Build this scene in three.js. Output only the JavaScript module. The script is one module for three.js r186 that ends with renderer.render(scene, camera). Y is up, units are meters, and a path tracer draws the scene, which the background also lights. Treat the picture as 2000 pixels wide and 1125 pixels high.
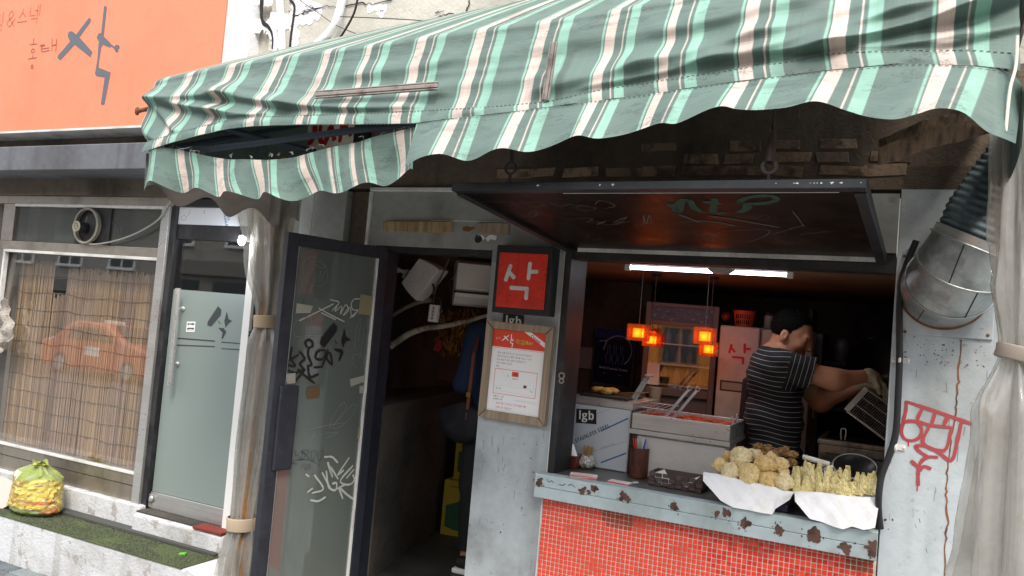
import * as THREE from 'three';
import { RoundedBoxGeometry } from 'three/addons/geometries/RoundedBoxGeometry.js';
import { mergeGeometries, mergeVertices } from 'three/addons/utils/BufferGeometryUtils.js';
import { RectAreaLightUniformsLib } from 'three/addons/lights/RectAreaLightUniformsLib.js';

// ------------------------------------------------------------------ camera, sky, sun, exposure
const scene = new THREE.Scene();
const camera = new THREE.PerspectiveCamera(39.9, 16 / 9, 0.05, 400);
camera.rotation.order = 'YXZ';
camera.position.set(0, 1.7, 3.5);
camera.rotation.set(THREE.MathUtils.degToRad(2.61), THREE.MathUtils.degToRad(25.89), THREE.MathUtils.degToRad(4.93));
scene.add(camera);
const renderer = new THREE.WebGLRenderer({ antialias: true });
renderer.toneMapping = THREE.LinearToneMapping;
renderer.toneMappingExposure = 2.15;
renderer.shadowMap.enabled = true;
renderer.shadowMap.type = THREE.PCFSoftShadowMap;
RectAreaLightUniformsLib.init();
{ // an overcast sky: a bright even cloud layer, three times brighter overhead than at the horizon
  const w = 256, h = 128, d = new Float32Array(w * h * 4);
  for (let j = 0; j < h; j++) for (let i = 0; i < w; i++) {
    const el = ((j + 0.5) / h - 0.5) * Math.PI, az = (i / w) * Math.PI * 2, s = Math.sin(el), k = (j * w + i) * 4;
    const c = 1 + 0.05 * Math.sin(az * 3 + el * 7) * Math.cos(az * 5 - el * 4) * Math.cos(el);
    const L = s > 0 ? (0.5 + 1.0 * s) * c : 0.3;
    d[k] = L * 0.97; d[k + 1] = L; d[k + 2] = L * 1.05; d[k + 3] = 1;
  }
  const t = new THREE.DataTexture(d, w, h, THREE.RGBAFormat, THREE.FloatType);
  t.mapping = THREE.EquirectangularReflectionMapping; t.magFilter = t.minFilter = THREE.LinearFilter; t.needsUpdate = true;
  scene.background = t; scene.environment = t;
}
const sun = new THREE.DirectionalLight(0xfff4e6, 1.5);   // the sun behind the cloud layer
sun.position.set(5, 16, 10); sun.target.position.set(-1.5, 1.5, 0); sun.castShadow = true; sun.shadow.radius = 34;
sun.shadow.mapSize.set(2048, 2048);
Object.assign(sun.shadow.camera, { left: -9, right: 9, top: 9, bottom: -9, near: 1, far: 40 });
scene.add(sun, sun.target);

// ------------------------------------------------------------------ helpers
function rng(seed) { let a = seed >>> 0; return () => { a = (a + 0x6d2b79f5) | 0; let t = Math.imul(a ^ (a >>> 15), 1 | a); t = (t + Math.imul(t ^ (t >>> 7), 61 | t)) ^ t; return ((t ^ (t >>> 14)) >>> 0) / 4294967296; }; }
const R0 = rng(7), rr = (a, b, r = R0) => a + (b - a) * r();
const clamp = (x, a = 0, b = 1) => Math.min(b, Math.max(a, x)), lerp = (a, b, t) => a + (b - a) * t;
const smooth = (a, b, x) => { const t = clamp((x - a) / (b - a)); return t * t * (3 - 2 * t); };
function hash(i, j, k = 0) { let h = Math.imul(i, 374761393) ^ Math.imul(j, 668265263) ^ Math.imul(k, 2147483647 - 1013); h = Math.imul(h ^ (h >>> 13), 1274126177); return ((h ^ (h >>> 16)) >>> 0) / 4294967295; }
function vn(x, y, p, s = 0) { // value noise that repeats every p cells
  const i = Math.floor(x), j = Math.floor(y); let u = x - i, v = y - j; u = u * u * (3 - 2 * u); v = v * v * (3 - 2 * v);
  const m = (a) => ((a % p) + p) % p, a = hash(m(i), m(j), s), b = hash(m(i + 1), m(j), s), c = hash(m(i), m(j + 1), s), d = hash(m(i + 1), m(j + 1), s);
  return lerp(lerp(a, b, u), lerp(c, d, u), v);
}
function fbm(u, v, p, oct = 5, s = 0) { let a = 0.5, t = 0, n = 0; for (let o = 0; o < oct; o++) { t += a * vn(u * p, v * p, p, s + o); n += a; a *= 0.55; p *= 2; } return t / n; }
function n3(x, y, z) { // plain 3-D value noise
  const i = Math.floor(x), j = Math.floor(y), k = Math.floor(z); let u = x - i, v = y - j, w = z - k; u = u * u * (3 - 2 * u); v = v * v * (3 - 2 * v); w = w * w * (3 - 2 * w);
  const h = (a, b, c) => hash(a + 57 * c, b - 31 * c, c);
  return lerp(lerp(lerp(h(i, j, k), h(i + 1, j, k), u), lerp(h(i, j + 1, k), h(i + 1, j + 1, k), u), v), lerp(lerp(h(i, j, k + 1), h(i + 1, j, k + 1), u), lerp(h(i, j + 1, k + 1), h(i + 1, j + 1, k + 1), u), v), w);
}
const hex = (c) => [(c >> 16) & 255, (c >> 8) & 255, c & 255];
const mix = (a, b, t) => a.map((x, i) => lerp(x, b[i], clamp(t)));
function dataTex(n, fn, metres = 1, srgb = true, m = n) { // fn(u, v) -> [r, g, b] 0..255, repeats every `metres`
  const d = new Uint8Array(n * m * 4);
  for (let j = 0; j < m; j++) for (let i = 0; i < n; i++) { const c = fn(i / n, j / m), k = (j * n + i) * 4; d[k] = clamp(c[0], 0, 255); d[k + 1] = clamp(c[1], 0, 255); d[k + 2] = clamp(c[2], 0, 255); d[k + 3] = 255; }
  const t = new THREE.DataTexture(d, n, m); t.wrapS = t.wrapT = THREE.RepeatWrapping; t.magFilter = THREE.LinearFilter; t.minFilter = THREE.LinearMipmapLinearFilter; t.generateMipmaps = true;
  if (srgb) t.colorSpace = THREE.SRGBColorSpace; t.repeat.set(1 / metres, 1 / metres); t.needsUpdate = true; return t;
}
const grey = (f) => (u, v) => { const g = 255 * clamp(f(u, v)); return [g, g, g]; };
function canvasTex(w, h, draw) { const c = document.createElement('canvas'); c.width = w; c.height = h; draw(c.getContext('2d'), w, h); const t = new THREE.CanvasTexture(c); t.colorSpace = THREE.SRGBColorSpace; return t; }
const std = (color, roughness = 0.7, o = {}) => new THREE.MeshStandardMaterial({ color, roughness, side: THREE.DoubleSide, ...o });
const phy = (color, roughness = 0.7, o = {}) => new THREE.MeshPhysicalMaterial({ color, roughness, side: THREE.DoubleSide, ...o });

// geometry
const V = (x, y, z) => new THREE.Vector3(x, y, z);
function uvBox(g, s = 1) { // texture coordinates in metres, along the axis each face looks to
  if (g.index) g = g.toNonIndexed();
  const p = g.attributes.position, uv = new Float32Array(p.count * 2), a = V(), b = V(), c = V();
  for (let i = 0; i < p.count; i += 3) {
    a.fromBufferAttribute(p, i); b.fromBufferAttribute(p, i + 1).sub(a); c.fromBufferAttribute(p, i + 2).sub(a); b.cross(c);
    const x = Math.abs(b.x), y = Math.abs(b.y), z = Math.abs(b.z);
    for (let k = i; k < i + 3; k++) { const X = p.getX(k), Y = p.getY(k), Z = p.getZ(k); uv[2 * k] = s * (x > y && x > z ? Z : X); uv[2 * k + 1] = s * (y > x && y > z ? Z : Y); }
  }
  g.setAttribute('uv', new THREE.BufferAttribute(uv, 2)); return g;
}
function bx(x0, x1, y0, y1, z0, z1, r = 0) { // box between planes, edges rounded by r
  const w = Math.abs(x1 - x0), h = Math.abs(y1 - y0), d = Math.abs(z1 - z0), q = Math.min(r, w * 0.49, h * 0.49, d * 0.49);
  const g = q > 0 ? new RoundedBoxGeometry(w, h, d, 2, q) : new THREE.BoxGeometry(w, h, d);
  g.translate((x0 + x1) / 2, (y0 + y1) / 2, (z0 + z1) / 2); return uvBox(g);
}
const cbox = (x, y, z, w, h, d, r = 0) => bx(x - w / 2, x + w / 2, y - h / 2, y + h / 2, z - d / 2, z + d / 2, r);
function spin(g, [ox, oy, oz], rx = 0, ry = 0, rz = 0) { return g.translate(-ox, -oy, -oz).applyMatrix4(new THREE.Matrix4().makeRotationFromEuler(new THREE.Euler(rx, ry, rz, 'YXZ'))).translate(ox, oy, oz); }
function flat(g) { return g.index ? g.toNonIndexed() : g; }
function merge(list) { const l = (Array.isArray(list) ? list : [list]).map(flat); for (const g of l) for (const k of Object.keys(g.attributes)) if (!['position', 'normal', 'uv', 'color'].includes(k)) g.deleteAttribute(k); return l.length > 1 ? mergeGeometries(l) : l[0]; }
function tube(pts, r, seg = 0, rad = 8, closed = false) {
  const c = new THREE.CatmullRomCurve3(pts.map((p) => V(...p)), closed, 'centripetal'); const n = seg || Math.max(2, pts.length * 5);
  const t = new THREE.TubeGeometry(c, n, r, rad, closed); if (closed) return flat(t);
  const caps = [[0, -1], [1, 1]].map(([u, s]) => { const g = new THREE.CircleGeometry(r, rad), d = c.getTangent(u).multiplyScalar(s), q = new THREE.Quaternion().setFromUnitVectors(V(0, 0, 1), d); g.applyQuaternion(q); const o = c.getPoint(u); return g.translate(o.x, o.y, o.z); });
  return merge([t, ...caps]);
}
function rod(a, b, r, r2 = r, rad = 10) { const A = V(...a), B = V(...b), L = A.distanceTo(B); const g = new THREE.CylinderGeometry(r2, r, L, rad); g.translate(0, L / 2, 0); g.applyQuaternion(new THREE.Quaternion().setFromUnitVectors(V(0, 1, 0), B.clone().sub(A).normalize())); return flat(g.translate(A.x, A.y, A.z)); }
function bar(a, b, w, h, r = 0.002) { const A = V(...a), B = V(...b), L = A.distanceTo(B); const g = r ? new RoundedBoxGeometry(w, L, h, 1, Math.min(r, w / 2.1, h / 2.1)) : new THREE.BoxGeometry(w, L, h); g.translate(0, L / 2, 0); const d = B.clone().sub(A).normalize(); g.applyQuaternion(new THREE.Quaternion().setFromUnitVectors(V(0, 1, 0), d)); return uvBox(g.translate(A.x, A.y, A.z)); }
function lathe(prof, x, y, z, seg = 24) { return flat(new THREE.LatheGeometry(prof.map(([r, h]) => new THREE.Vector2(r, h)), seg).translate(x, y, z)); }
function ball(x, y, z, rx, ry = rx, rz = rx, seg = 16) { return flat(new THREE.SphereGeometry(1, seg, Math.ceil(seg * 0.7)).scale(rx, ry, rz).translate(x, y, z)); }
function torus(x, y, z, R, r, ry = 0, rx = 0) { return flat(new THREE.TorusGeometry(R, r, 8, 28).rotateX(rx).rotateY(ry).translate(x, y, z)); }
function ribbon(pts, w, z = 0) { // a flat brush stroke in the xy plane
  const n = pts.length, P = [], I = [];
  for (let i = 0; i < n; i++) {
    const a = pts[Math.max(0, i - 1)], b = pts[Math.min(n - 1, i + 1)]; let dx = b[0] - a[0], dy = b[1] - a[1]; const l = Math.hypot(dx, dy) || 1; dx /= l; dy /= l;
    const h = (Array.isArray(w) ? w[i] : w) / 2, e = i === 0 ? -h * 0.5 : i === n - 1 ? h * 0.5 : 0;
    P.push(pts[i][0] - dy * h + dx * e, pts[i][1] + dx * h + dy * e, z, pts[i][0] + dy * h + dx * e, pts[i][1] - dx * h + dy * e, z);
    if (i) I.push(2 * i - 2, 2 * i - 1, 2 * i, 2 * i, 2 * i - 1, 2 * i + 1);
  }
  const g = new THREE.BufferGeometry(); g.setAttribute('position', new THREE.Float32BufferAttribute(P, 3)); g.setIndex(I); g.computeVertexNormals(); g.setAttribute('uv', new THREE.Float32BufferAttribute(P.filter((_, i) => i % 3 < 2), 2)); return flat(g);
}
function curve2(pts, n = 6) { const c = new THREE.CatmullRomCurve3(pts.map((p) => V(p[0], p[1], 0)), false, 'centripetal'); return c.getPoints((pts.length - 1) * n).map((p) => [p.x, p.y]); }
const strokes = (list, w, z) => merge(list.map((s, i) => { const q = s.length > 2 ? curve2(s, 5) : [0, 0.25, 0.5, 0.75, 1].map((t) => [lerp(s[0][0], s[1][0], t), lerp(s[0][1], s[1][1], t)]); return ribbon(q, q.map((_, k) => w * (0.72 + 0.5 * n3(k * 0.45, i * 1.7, 3)) * (k === 0 || k === q.length - 1 ? 0.8 : 1)), z + i * 6e-5); }));
function poly(pts, depth = 0, z = 0, bevel = 0) { const s = new THREE.Shape(pts.map((p) => new THREE.Vector2(p[0], p[1]))); const g = depth ? new THREE.ExtrudeGeometry(s, { depth, bevelEnabled: bevel > 0, bevelSize: bevel, bevelThickness: bevel, bevelSegments: 2 }) : new THREE.ShapeGeometry(s); return uvBox(g.translate(0, 0, z)); }
function grid(nu, nv, fn) { // fn(u, v) -> [x, y, z, tu, tv]
  const P = [], U = [], I = [];
  for (let j = 0; j <= nv; j++) for (let i = 0; i <= nu; i++) { const q = fn(i / nu, j / nv); P.push(q[0], q[1], q[2]); U.push(q[3] ?? i / nu, q[4] ?? j / nv); }
  for (let j = 0; j < nv; j++) for (let i = 0; i < nu; i++) { const a = j * (nu + 1) + i, b = a + 1, c = a + nu + 1, d = c + 1; I.push(a, b, c, b, d, c); }
  const g = new THREE.BufferGeometry(); g.setAttribute('position', new THREE.Float32BufferAttribute(P, 3)); g.setAttribute('uv', new THREE.Float32BufferAttribute(U, 2)); g.setIndex(I); g.computeVertexNormals(); return flat(g);
}
function quad(a, b, c, d) { return grid(1, 1, (u, v) => { const p = [0, 1, 2].map((i) => lerp(lerp(a[i], b[i], u), lerp(d[i], c[i], u), v)); return [...p, u, v]; }); } // a bottom left, b bottom right, c top right, d top left
function iso(f, lo, hi, cell) { // smooth surface of f = 0 (f < 0 inside), naive surface nets
  const n = [0, 1, 2].map((i) => Math.ceil((hi[i] - lo[i]) / cell) + 1), [nx, ny, nz] = n, F = new Float32Array(nx * ny * nz), id = new Int32Array(nx * ny * nz).fill(-1), P = [], I = [];
  for (let k = 0, q = 0; k < nz; k++) for (let j = 0; j < ny; j++) for (let i = 0; i < nx; i++, q++) F[q] = f(lo[0] + i * cell, lo[1] + j * cell, lo[2] + k * cell);
  const at = (i, j, k) => (k * ny + j) * nx + i, E = [[0, 1], [2, 3], [4, 5], [6, 7], [0, 2], [1, 3], [4, 6], [5, 7], [0, 4], [1, 5], [2, 6], [3, 7]];
  for (let k = 0; k < nz - 1; k++) for (let j = 0; j < ny - 1; j++) for (let i = 0; i < nx - 1; i++) {
    const c = []; let m = 0; for (let q = 0; q < 8; q++) { c[q] = F[at(i + (q & 1), j + ((q >> 1) & 1), k + (q >> 2))]; if (c[q] < 0) m++; }
    if (!m || m === 8) continue; let x = 0, y = 0, z = 0, w = 0;
    for (const [a, b] of E) if (c[a] < 0 !== c[b] < 0) { const t = c[a] / (c[a] - c[b]); x += lerp(a & 1, b & 1, t); y += lerp((a >> 1) & 1, (b >> 1) & 1, t); z += lerp(a >> 2, b >> 2, t); w++; }
    id[at(i, j, k)] = P.length / 3; P.push(lo[0] + (i + x / w) * cell, lo[1] + (j + y / w) * cell, lo[2] + (k + z / w) * cell);
  }
  for (let k = 1; k < nz - 1; k++) for (let j = 1; j < ny - 1; j++) for (let i = 1; i < nx - 1; i++) {
    const s = F[at(i, j, k)] < 0, face = (a, b, c, d, o) => { if (a < 0 || b < 0 || c < 0 || d < 0) return; o ? I.push(a, b, c, a, c, d) : I.push(a, c, b, a, d, c); };
    if (s !== F[at(i + 1, j, k)] < 0) face(id[at(i, j - 1, k - 1)], id[at(i, j, k - 1)], id[at(i, j, k)], id[at(i, j - 1, k)], s);
    if (s !== F[at(i, j + 1, k)] < 0) face(id[at(i - 1, j, k - 1)], id[at(i - 1, j, k)], id[at(i, j, k)], id[at(i, j, k - 1)], s);
    if (s !== F[at(i, j, k + 1)] < 0) face(id[at(i - 1, j - 1, k)], id[at(i, j - 1, k)], id[at(i, j, k)], id[at(i - 1, j, k)], s);
  }
  const g = new THREE.BufferGeometry(); g.setAttribute('position', new THREE.Float32BufferAttribute(P, 3)); g.setIndex(I); g.computeVertexNormals(); g.setAttribute('uv', new THREE.Float32BufferAttribute(new Float32Array(P.length / 3 * 2), 2)); return g;
}
function cap(p, a, b, ra, rb) { const bx_ = b[0] - a[0], by = b[1] - a[1], bz = b[2] - a[2], px = p[0] - a[0], py = p[1] - a[1], pz = p[2] - a[2]; const t = clamp((px * bx_ + py * by + pz * bz) / (bx_ * bx_ + by * by + bz * bz)); return Math.hypot(px - t * bx_, py - t * by, pz - t * bz) - lerp(ra, rb, t); }
const ell = (p, c, r) => { const x = (p[0] - c[0]) / r[0], y = (p[1] - c[1]) / r[1], z = (p[2] - c[2]) / r[2], k = Math.hypot(x, y, z); return (k - 1) * Math.min(r[0], r[1], r[2]); };
const smin = (a, b, k) => { const h = clamp(0.5 + 0.5 * (b - a) / k); return lerp(b, a, h) - k * h * (1 - h); };

// objects
const used = new Map(), groups = [];
function numbered(n) { const k = used.get(n) || 0; used.set(n, k + 1); return k ? `${n}_${String(k).padStart(3, '0')}` : n; }
function tag(o, label, category, group) { o.userData.label = label; o.userData.category = category; if (group) o.userData.group = group; return o; }
function thing(name, label, category, group) { const o = new THREE.Group(); o.name = numbered(name); scene.add(o); groups.push(o); return tag(o, label, category, group); }
function part(name, geo, m, parent, label) { const o = new THREE.Mesh(merge(geo), m); o.name = name; o.castShadow = o.receiveShadow = true; if (label) o.userData.label = label; parent.add(o); return o; }
function solo(name, geo, m, label, category, group) { const o = part(numbered(name), geo, m, scene); return tag(o, label, category, group); }
function struct(name, geo, m) { const o = part(numbered(name), geo, m, scene); o.userData.kind = 'structure'; return o; }
const stuff = (o) => { o.userData.kind = 'stuff'; return o; };
function seat() { // move each group's origin to the middle of its base
  const b = new THREE.Box3(), c = V();
  for (const g of groups) { if (g.userData.copy) continue; b.setFromObject(g); b.getCenter(c); c.y = b.min.y; g.position.add(c); for (const k of g.children) k.position.sub(c); }
}

// Hangul drawn stroke by stroke
const JA = { ㄱ: ['0,.1 1,.1 .9,1'], ㄴ: ['0,0 0,1 1,1'], ㄷ: ['1,0 0,0 0,1 1,1'], ㄹ: ['0,0 1,0 1,.5 0,.5 0,1 1,1'], ㅁ: ['0,0 1,0 1,1 0,1 0,0'], ㅂ: ['0,0 0,1 1,1 1,0', '0,.5 1,.5'], ㅅ: ['.5,0 .4,.45 0,1', '.45,.4 1,1'], ㅇ: ['.5,0 .9,.15 1,.5 .9,.85 .5,1 .1,.85 0,.5 .1,.15 .5,0'], ㅈ: ['0,0 1,0', '.55,0 .45,.5 0,1', '.5,.45 1,1'], ㅊ: ['.4,-.2 .6,-.2', '0,.1 1,.1', '.5,.1 0,1', '.5,.5 1,1'], ㅋ: ['0,.1 1,.1 .9,1', '0,.5 1,.5'], ㅌ: ['1,0 0,0 0,1 1,1', '0,.5 1,.5'], ㅍ: ['0,0 1,0', '.3,0 .3,1', '.7,0 .7,1', '0,1 1,1'], ㅎ: ['.35,-.1 .65,-.1', '0,.15 1,.15', '.5,.3 .85,.45 .85,.85 .5,1 .15,.85 .15,.45 .5,.3'] };
const CHO = 'ㄱㄱㄴㄷㄷㄹㅁㅂㅂㅅㅅㅇㅈㅈㅊㅋㅌㅍㅎ', JON = ' ㄱㄱㄱㄴㄴㄴㄷㄹㄹㄹㄹㄹㄹㄹㄹㅁㅂㅂㅅㅅㅇㅈㅊㅋㅌㅍㅎ';
const VO = ['.3,0 .3,1|.3,.5 1,.5', '.1,0 .1,1|.1,.5 .8,.5|.8,0 .8,1', '.3,0 .3,1|.3,.35 1,.35|.3,.65 1,.65', '.1,0 .1,1|.8,0 .8,1|.1,.4 .8,.4|.1,.6 .8,.6', '.8,0 .8,1|0,.5 .8,.5', '.4,0 .4,1|-.2,.5 .4,.5|.9,0 .9,1', '.8,0 .8,1|0,.35 .8,.35|0,.65 .8,.65', '.4,0 .4,1|-.2,.35 .4,.35|-.2,.65 .4,.65|.9,0 .9,1', 'H.5,0 .5,1|0,1 1,1', 'X', 'X', 'X', 'H.3,0 .3,1|.7,0 .7,1|0,1 1,1', 'H0,0 1,0|.5,0 .5,1', 'X', 'X', 'W', 'H0,0 1,0|.3,0 .3,1|.7,0 .7,1', 'H0,.5 1,.5', 'Y', '.6,0 .6,1'];
function hangul(ch) { // polylines in the unit square, y down
  const c = ch.codePointAt(0) - 0xac00; if (c < 0 || c > 11171) return null;
  const a = Math.floor(c / 588), b = Math.floor((c % 588) / 28), e = c % 28, out = [], h = e ? 0.58 : 0.92;
  const put = (s, x, y, w, hh) => out.push(s.trim().split(' ').map((q) => { const [u, v] = q.split(',').map(Number); return [x + u * w, y + v * hh]; }));
  let v = VO[b];
  if (v[0] === 'H') { for (const s of JA[CHO[a]]) put(s, 0.2, 0.05, 0.6, h * 0.5); for (const s of v.slice(1).split('|')) put(s, 0.05, h * 0.68, 0.9, h * 0.26); }
  else if ('WXY'.includes(v)) { for (const s of JA[CHO[a]]) put(s, 0.08, 0.05, 0.5, h * 0.5); put('0,0 1,0', 0.02, h * 0.78, 0.62, 0); if (v !== 'Y') put('0,0 0,1', 0.32, v === 'W' ? h * 0.78 : h * 0.6, 0, h * 0.2); put('0,0 0,1', 0.88, 0, 0, h); }
  else { for (const s of JA[CHO[a]]) put(s, 0.05, 0.08, 0.48, h * 0.78); for (const s of v.split('|')) put(s, 0.6, 0, 0.4, h); }
  if (e) for (const s of JA[JON[e]]) put(s, 0.22, 0.68, 0.6, 0.3);
  return out;
}
function write(ctx, text, x, y, size, lw, color, gap = 1.05) {
  ctx.strokeStyle = color; ctx.fillStyle = color; ctx.lineWidth = lw; ctx.lineCap = ctx.lineJoin = 'round'; ctx.font = `bold ${size}px sans-serif`; ctx.textBaseline = 'top';
  for (const ch of text) {
    const g = hangul(ch);
    if (g) { for (const s of g) { ctx.beginPath(); s.forEach((p, i) => ctx[i ? 'lineTo' : 'moveTo'](x + p[0] * size * 0.95, y + p[1] * size)); ctx.stroke(); } x += size * gap; } else if (ch === ' ') x += size * 0.5; else { ctx.fillText(ch, x, y - size * 0.05); x += ctx.measureText(ch).width * 1.02; }
  }
  return x;
}

// ------------------------------------------------------------------ materials
const grime = (base, dark, o = {}) => dataTex(o.n || 512, (u, v) => { // painted or plastered surface with patches, streaks and specks of dirt
  const p = o.p || 6, a = fbm(u, v, p, 6, o.s || 1), st = fbm(u, v * 0.12, p * 4, 3, 9 + (o.s || 0)), sp = vn(u * 120, v * 120, 120, 3);
  let t = smooth(o.a ?? 0.45, o.b ?? 0.75, a) * (o.k ?? 0.7) + smooth(0.55, 0.85, st) * (o.st ?? 0.3) + (sp > 0.93 ? (o.sp ?? 0.35) : 0);
  const c = mix(hex(base), hex(dark), t), f = (fbm(u, v, 64, 2, 5) - 0.5) * (o.f ?? 14); return c.map((x) => x + f);
}, o.m || 2);
const bumpT = (f, metres, n = 256) => dataTex(n, grey(f), metres, false);
const roughBump = bumpT((u, v) => 0.6 * fbm(u, v, 12, 5, 2) + 0.4 * fbm(u, v, 64, 2, 8), 0.6);
const roughMap = bumpT((u, v) => 0.55 + 0.45 * fbm(u, v, 10, 5, 4), 0.9);
const M = {};
M.greyPaint = std(0xffffff, 0.72, { map: grime(0xacb4b8, 0x7a7e7f, { s: 3, k: 0.7, st: 0.45, p: 5 }), bumpMap: roughBump, bumpScale: 0.0015 });
M.palePaint = std(0xffffff, 0.68, { map: grime(0xbcc5ca, 0x8c9190, { s: 11, k: 0.5, st: 0.4, p: 4 }), bumpMap: roughBump, bumpScale: 0.0015 });
M.panelGrey = std(0xffffff, 0.75, { map: grime(0x9a9c98, 0x70706a, { s: 21, p: 3 }), bumpMap: roughBump, bumpScale: 0.001 });
M.slabPaint = std(0xffffff, 0.6, { map: grime(0xaebec2, 0x8e9896, { s: 31, k: 0.5 }), bumpMap: roughBump, bumpScale: 0.001 });
M.brownPlaster = std(0xffffff, 0.9, { map: grime(0x6a5d50, 0x3f372f, { s: 41, p: 4, k: 0.8 }), bumpMap: roughBump, bumpScale: 0.006 });
M.oldBrick = [0xa08670, 0x8e7866, 0xae937c, 0x978069].map((c, i) => std(0xffffff, 0.95, { map: grime(c, 0x4c3f35, { s: 51 + i, p: 8, m: 0.5, n: 128 }), bumpMap: roughBump, bumpScale: 0.006 }));
M.darkFrame = std(0xffffff, 0.5, { map: grime(0x23262f, 0x3a3d45, { s: 61, k: 0.4, sp: 0.5, a: 0.55 }), bumpMap: roughBump, bumpScale: 0.0006 });
M.black = std(0x121214, 0.6);
M.blackWorn = std(0xffffff, 0.55, { map: grime(0x1b1b1d, 0x38383a, { s: 71, m: 0.7, sp: 0.6 }) });
M.concrete = std(0xffffff, 0.92, { map: grime(0xcac6bc, 0xa5a196, { s: 81, p: 4, k: 0.8, st: 0.35, m: 3, sp: 0.2 }), bumpMap: roughBump, bumpScale: 0.004 });
M.whiteFill = std(0xf2f3f4, 0.85, { bumpMap: roughBump, bumpScale: 0.004 });
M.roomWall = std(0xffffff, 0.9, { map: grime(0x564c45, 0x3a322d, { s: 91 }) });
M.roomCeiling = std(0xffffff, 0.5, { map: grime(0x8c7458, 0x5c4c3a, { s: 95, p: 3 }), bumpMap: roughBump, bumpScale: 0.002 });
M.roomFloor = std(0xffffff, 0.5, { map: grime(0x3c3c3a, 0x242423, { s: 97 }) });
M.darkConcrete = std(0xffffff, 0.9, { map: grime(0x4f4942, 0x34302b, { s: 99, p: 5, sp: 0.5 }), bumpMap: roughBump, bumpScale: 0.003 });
M.steel = std(0xffffff, 0.36, { metalness: 0.6, map: dataTex(256, (u, v) => { const s = 190 + 14 * (vn(u * 3, v * 200, 200, 5) - 0.5) + 24 * (fbm(u, v, 6, 4, 2) - 0.5); return [s, s, s * 0.99]; }, 0.8), roughnessMap: bumpT((u, v) => 0.5 + 0.9 * fbm(u, v, 9, 4, 6), 0.7) });
M.frameSteel = std(0xffffff, 0.42, { metalness: 0.75, map: grime(0xa39c92, 0x6f685f, { s: 105, p: 7, k: 0.6 }), bumpMap: roughBump, bumpScale: 0.0004 });
M.galv = std(0xffffff, 0.38, { metalness: 0.7, map: grime(0xaeb3b2, 0x878b8a, { s: 111, p: 9, m: 0.7, k: 0.8 }), bumpMap: roughBump, bumpScale: 0.0006 });
M.greasy = std(0xffffff, 0.38, { metalness: 0.8, map: grime(0x77726a, 0x3f3a34, { s: 115, p: 7, m: 0.5, k: 1, n: 256 }) });
M.film = phy(0xe9eef2, 0.3, { metalness: 0.15, clearcoat: 0.4, clearcoatRoughness: 0.25 });
M.rust = std(0xffffff, 0.9, { map: grime(0x8c5a34, 0x5b4334, { s: 121, m: 0.5, p: 8, k: 1 }), bumpMap: roughBump, bumpScale: 0.003 });
M.rustSpot = std(0xffffff, 0.9, { map: grime(0x62463d, 0x432f2a, { s: 123, m: 0.3, p: 8, k: 1, n: 256 }), bumpMap: roughBump, bumpScale: 0.002 });
const woodT = (a, b, s, m = 0.6) => dataTex(256, (u, v) => { const g = fbm(u, v * 0.06, 16, 4, s) * 0.6 + 0.4 * vn(u * 60, v * 4, 60, s); return mix(hex(a), hex(b), smooth(0.3, 0.75, g)); }, m);
M.tanWood = std(0xffffff, 0.7, { map: woodT(0xb39a72, 0x8c7450, 3) });
M.poleWood = std(0xffffff, 0.75, { map: grime(0xb07a35, 0x7a5a38, { s: 131, m: 0.6, p: 6, k: 1 }) });
M.frameWood = std(0xffffff, 0.6, { map: woodT(0xa5937e, 0x8b7964, 5) });
M.redLacquer = std(0xffffff, 0.4, { map: woodT(0x6b2f22, 0x48201a, 8) });
M.leather = std(0xffffff, 0.5, { map: grime(0x5a2f24, 0x40201a, { s: 141, m: 0.3, p: 8 }), bumpMap: roughBump, bumpScale: 0.001 });
M.glass = phy(0xffffff, 0.02, { transmission: 1, thickness: 0, ior: 1.85 });
M.dirtyGlass = phy(0xcfd3cf, 0.06, { transmission: 0.93, thickness: 0, ior: 1.5 });
M.signRed = std(0xffffff, 0.45, { map: grime(0xe0321f, 0xb02a1c, { s: 151, m: 0.6, p: 7, k: 0.5, sp: 0.4 }) });
M.white = std(0xefefec, 0.5);
M.whiteWorn = std(0xffffff, 0.55, { map: grime(0xdadbd8, 0xb4b4ae, { s: 155, m: 0.6 }) });
M.inkRed = std(0xc01f22, 0.6); M.inkBlack = std(0x1c1c1e, 0.6); M.inkGrey = std(0x8e9089, 0.7); M.inkGreen = std(0x1f5f49, 0.6); M.inkBlue = std(0x2f7fb5, 0.5);
M.plasticWhite = std(0xd9d7d2, 0.45); M.cable = std(0x1e2023, 0.5); M.wire = std(0x55524e, 0.6); M.brass = std(0xb08a4a, 0.35, { metalness: 0.8 });
M.paper = std(0xf4f5f7, 0.85);
M.orangeSheet = std(0xffffff, 0.55, { map: grime(0xf28a68, 0xea7c58, { s: 161, k: 0.3, st: 0.2, sp: 0.05, f: 5 }) });
M.slate = std(0x5d646c, 0.6);
M.canopy = std(0xffffff, 0.5, { metalness: 0.3, map: grime(0x6d7076, 0x565659, { s: 171, p: 5, st: 0.6 }) });
M.beam = std(0xffffff, 0.85, { map: grime(0x6d665c, 0x4c463f, { s: 175, p: 6, k: 1 }), bumpMap: roughBump, bumpScale: 0.003 });

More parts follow.
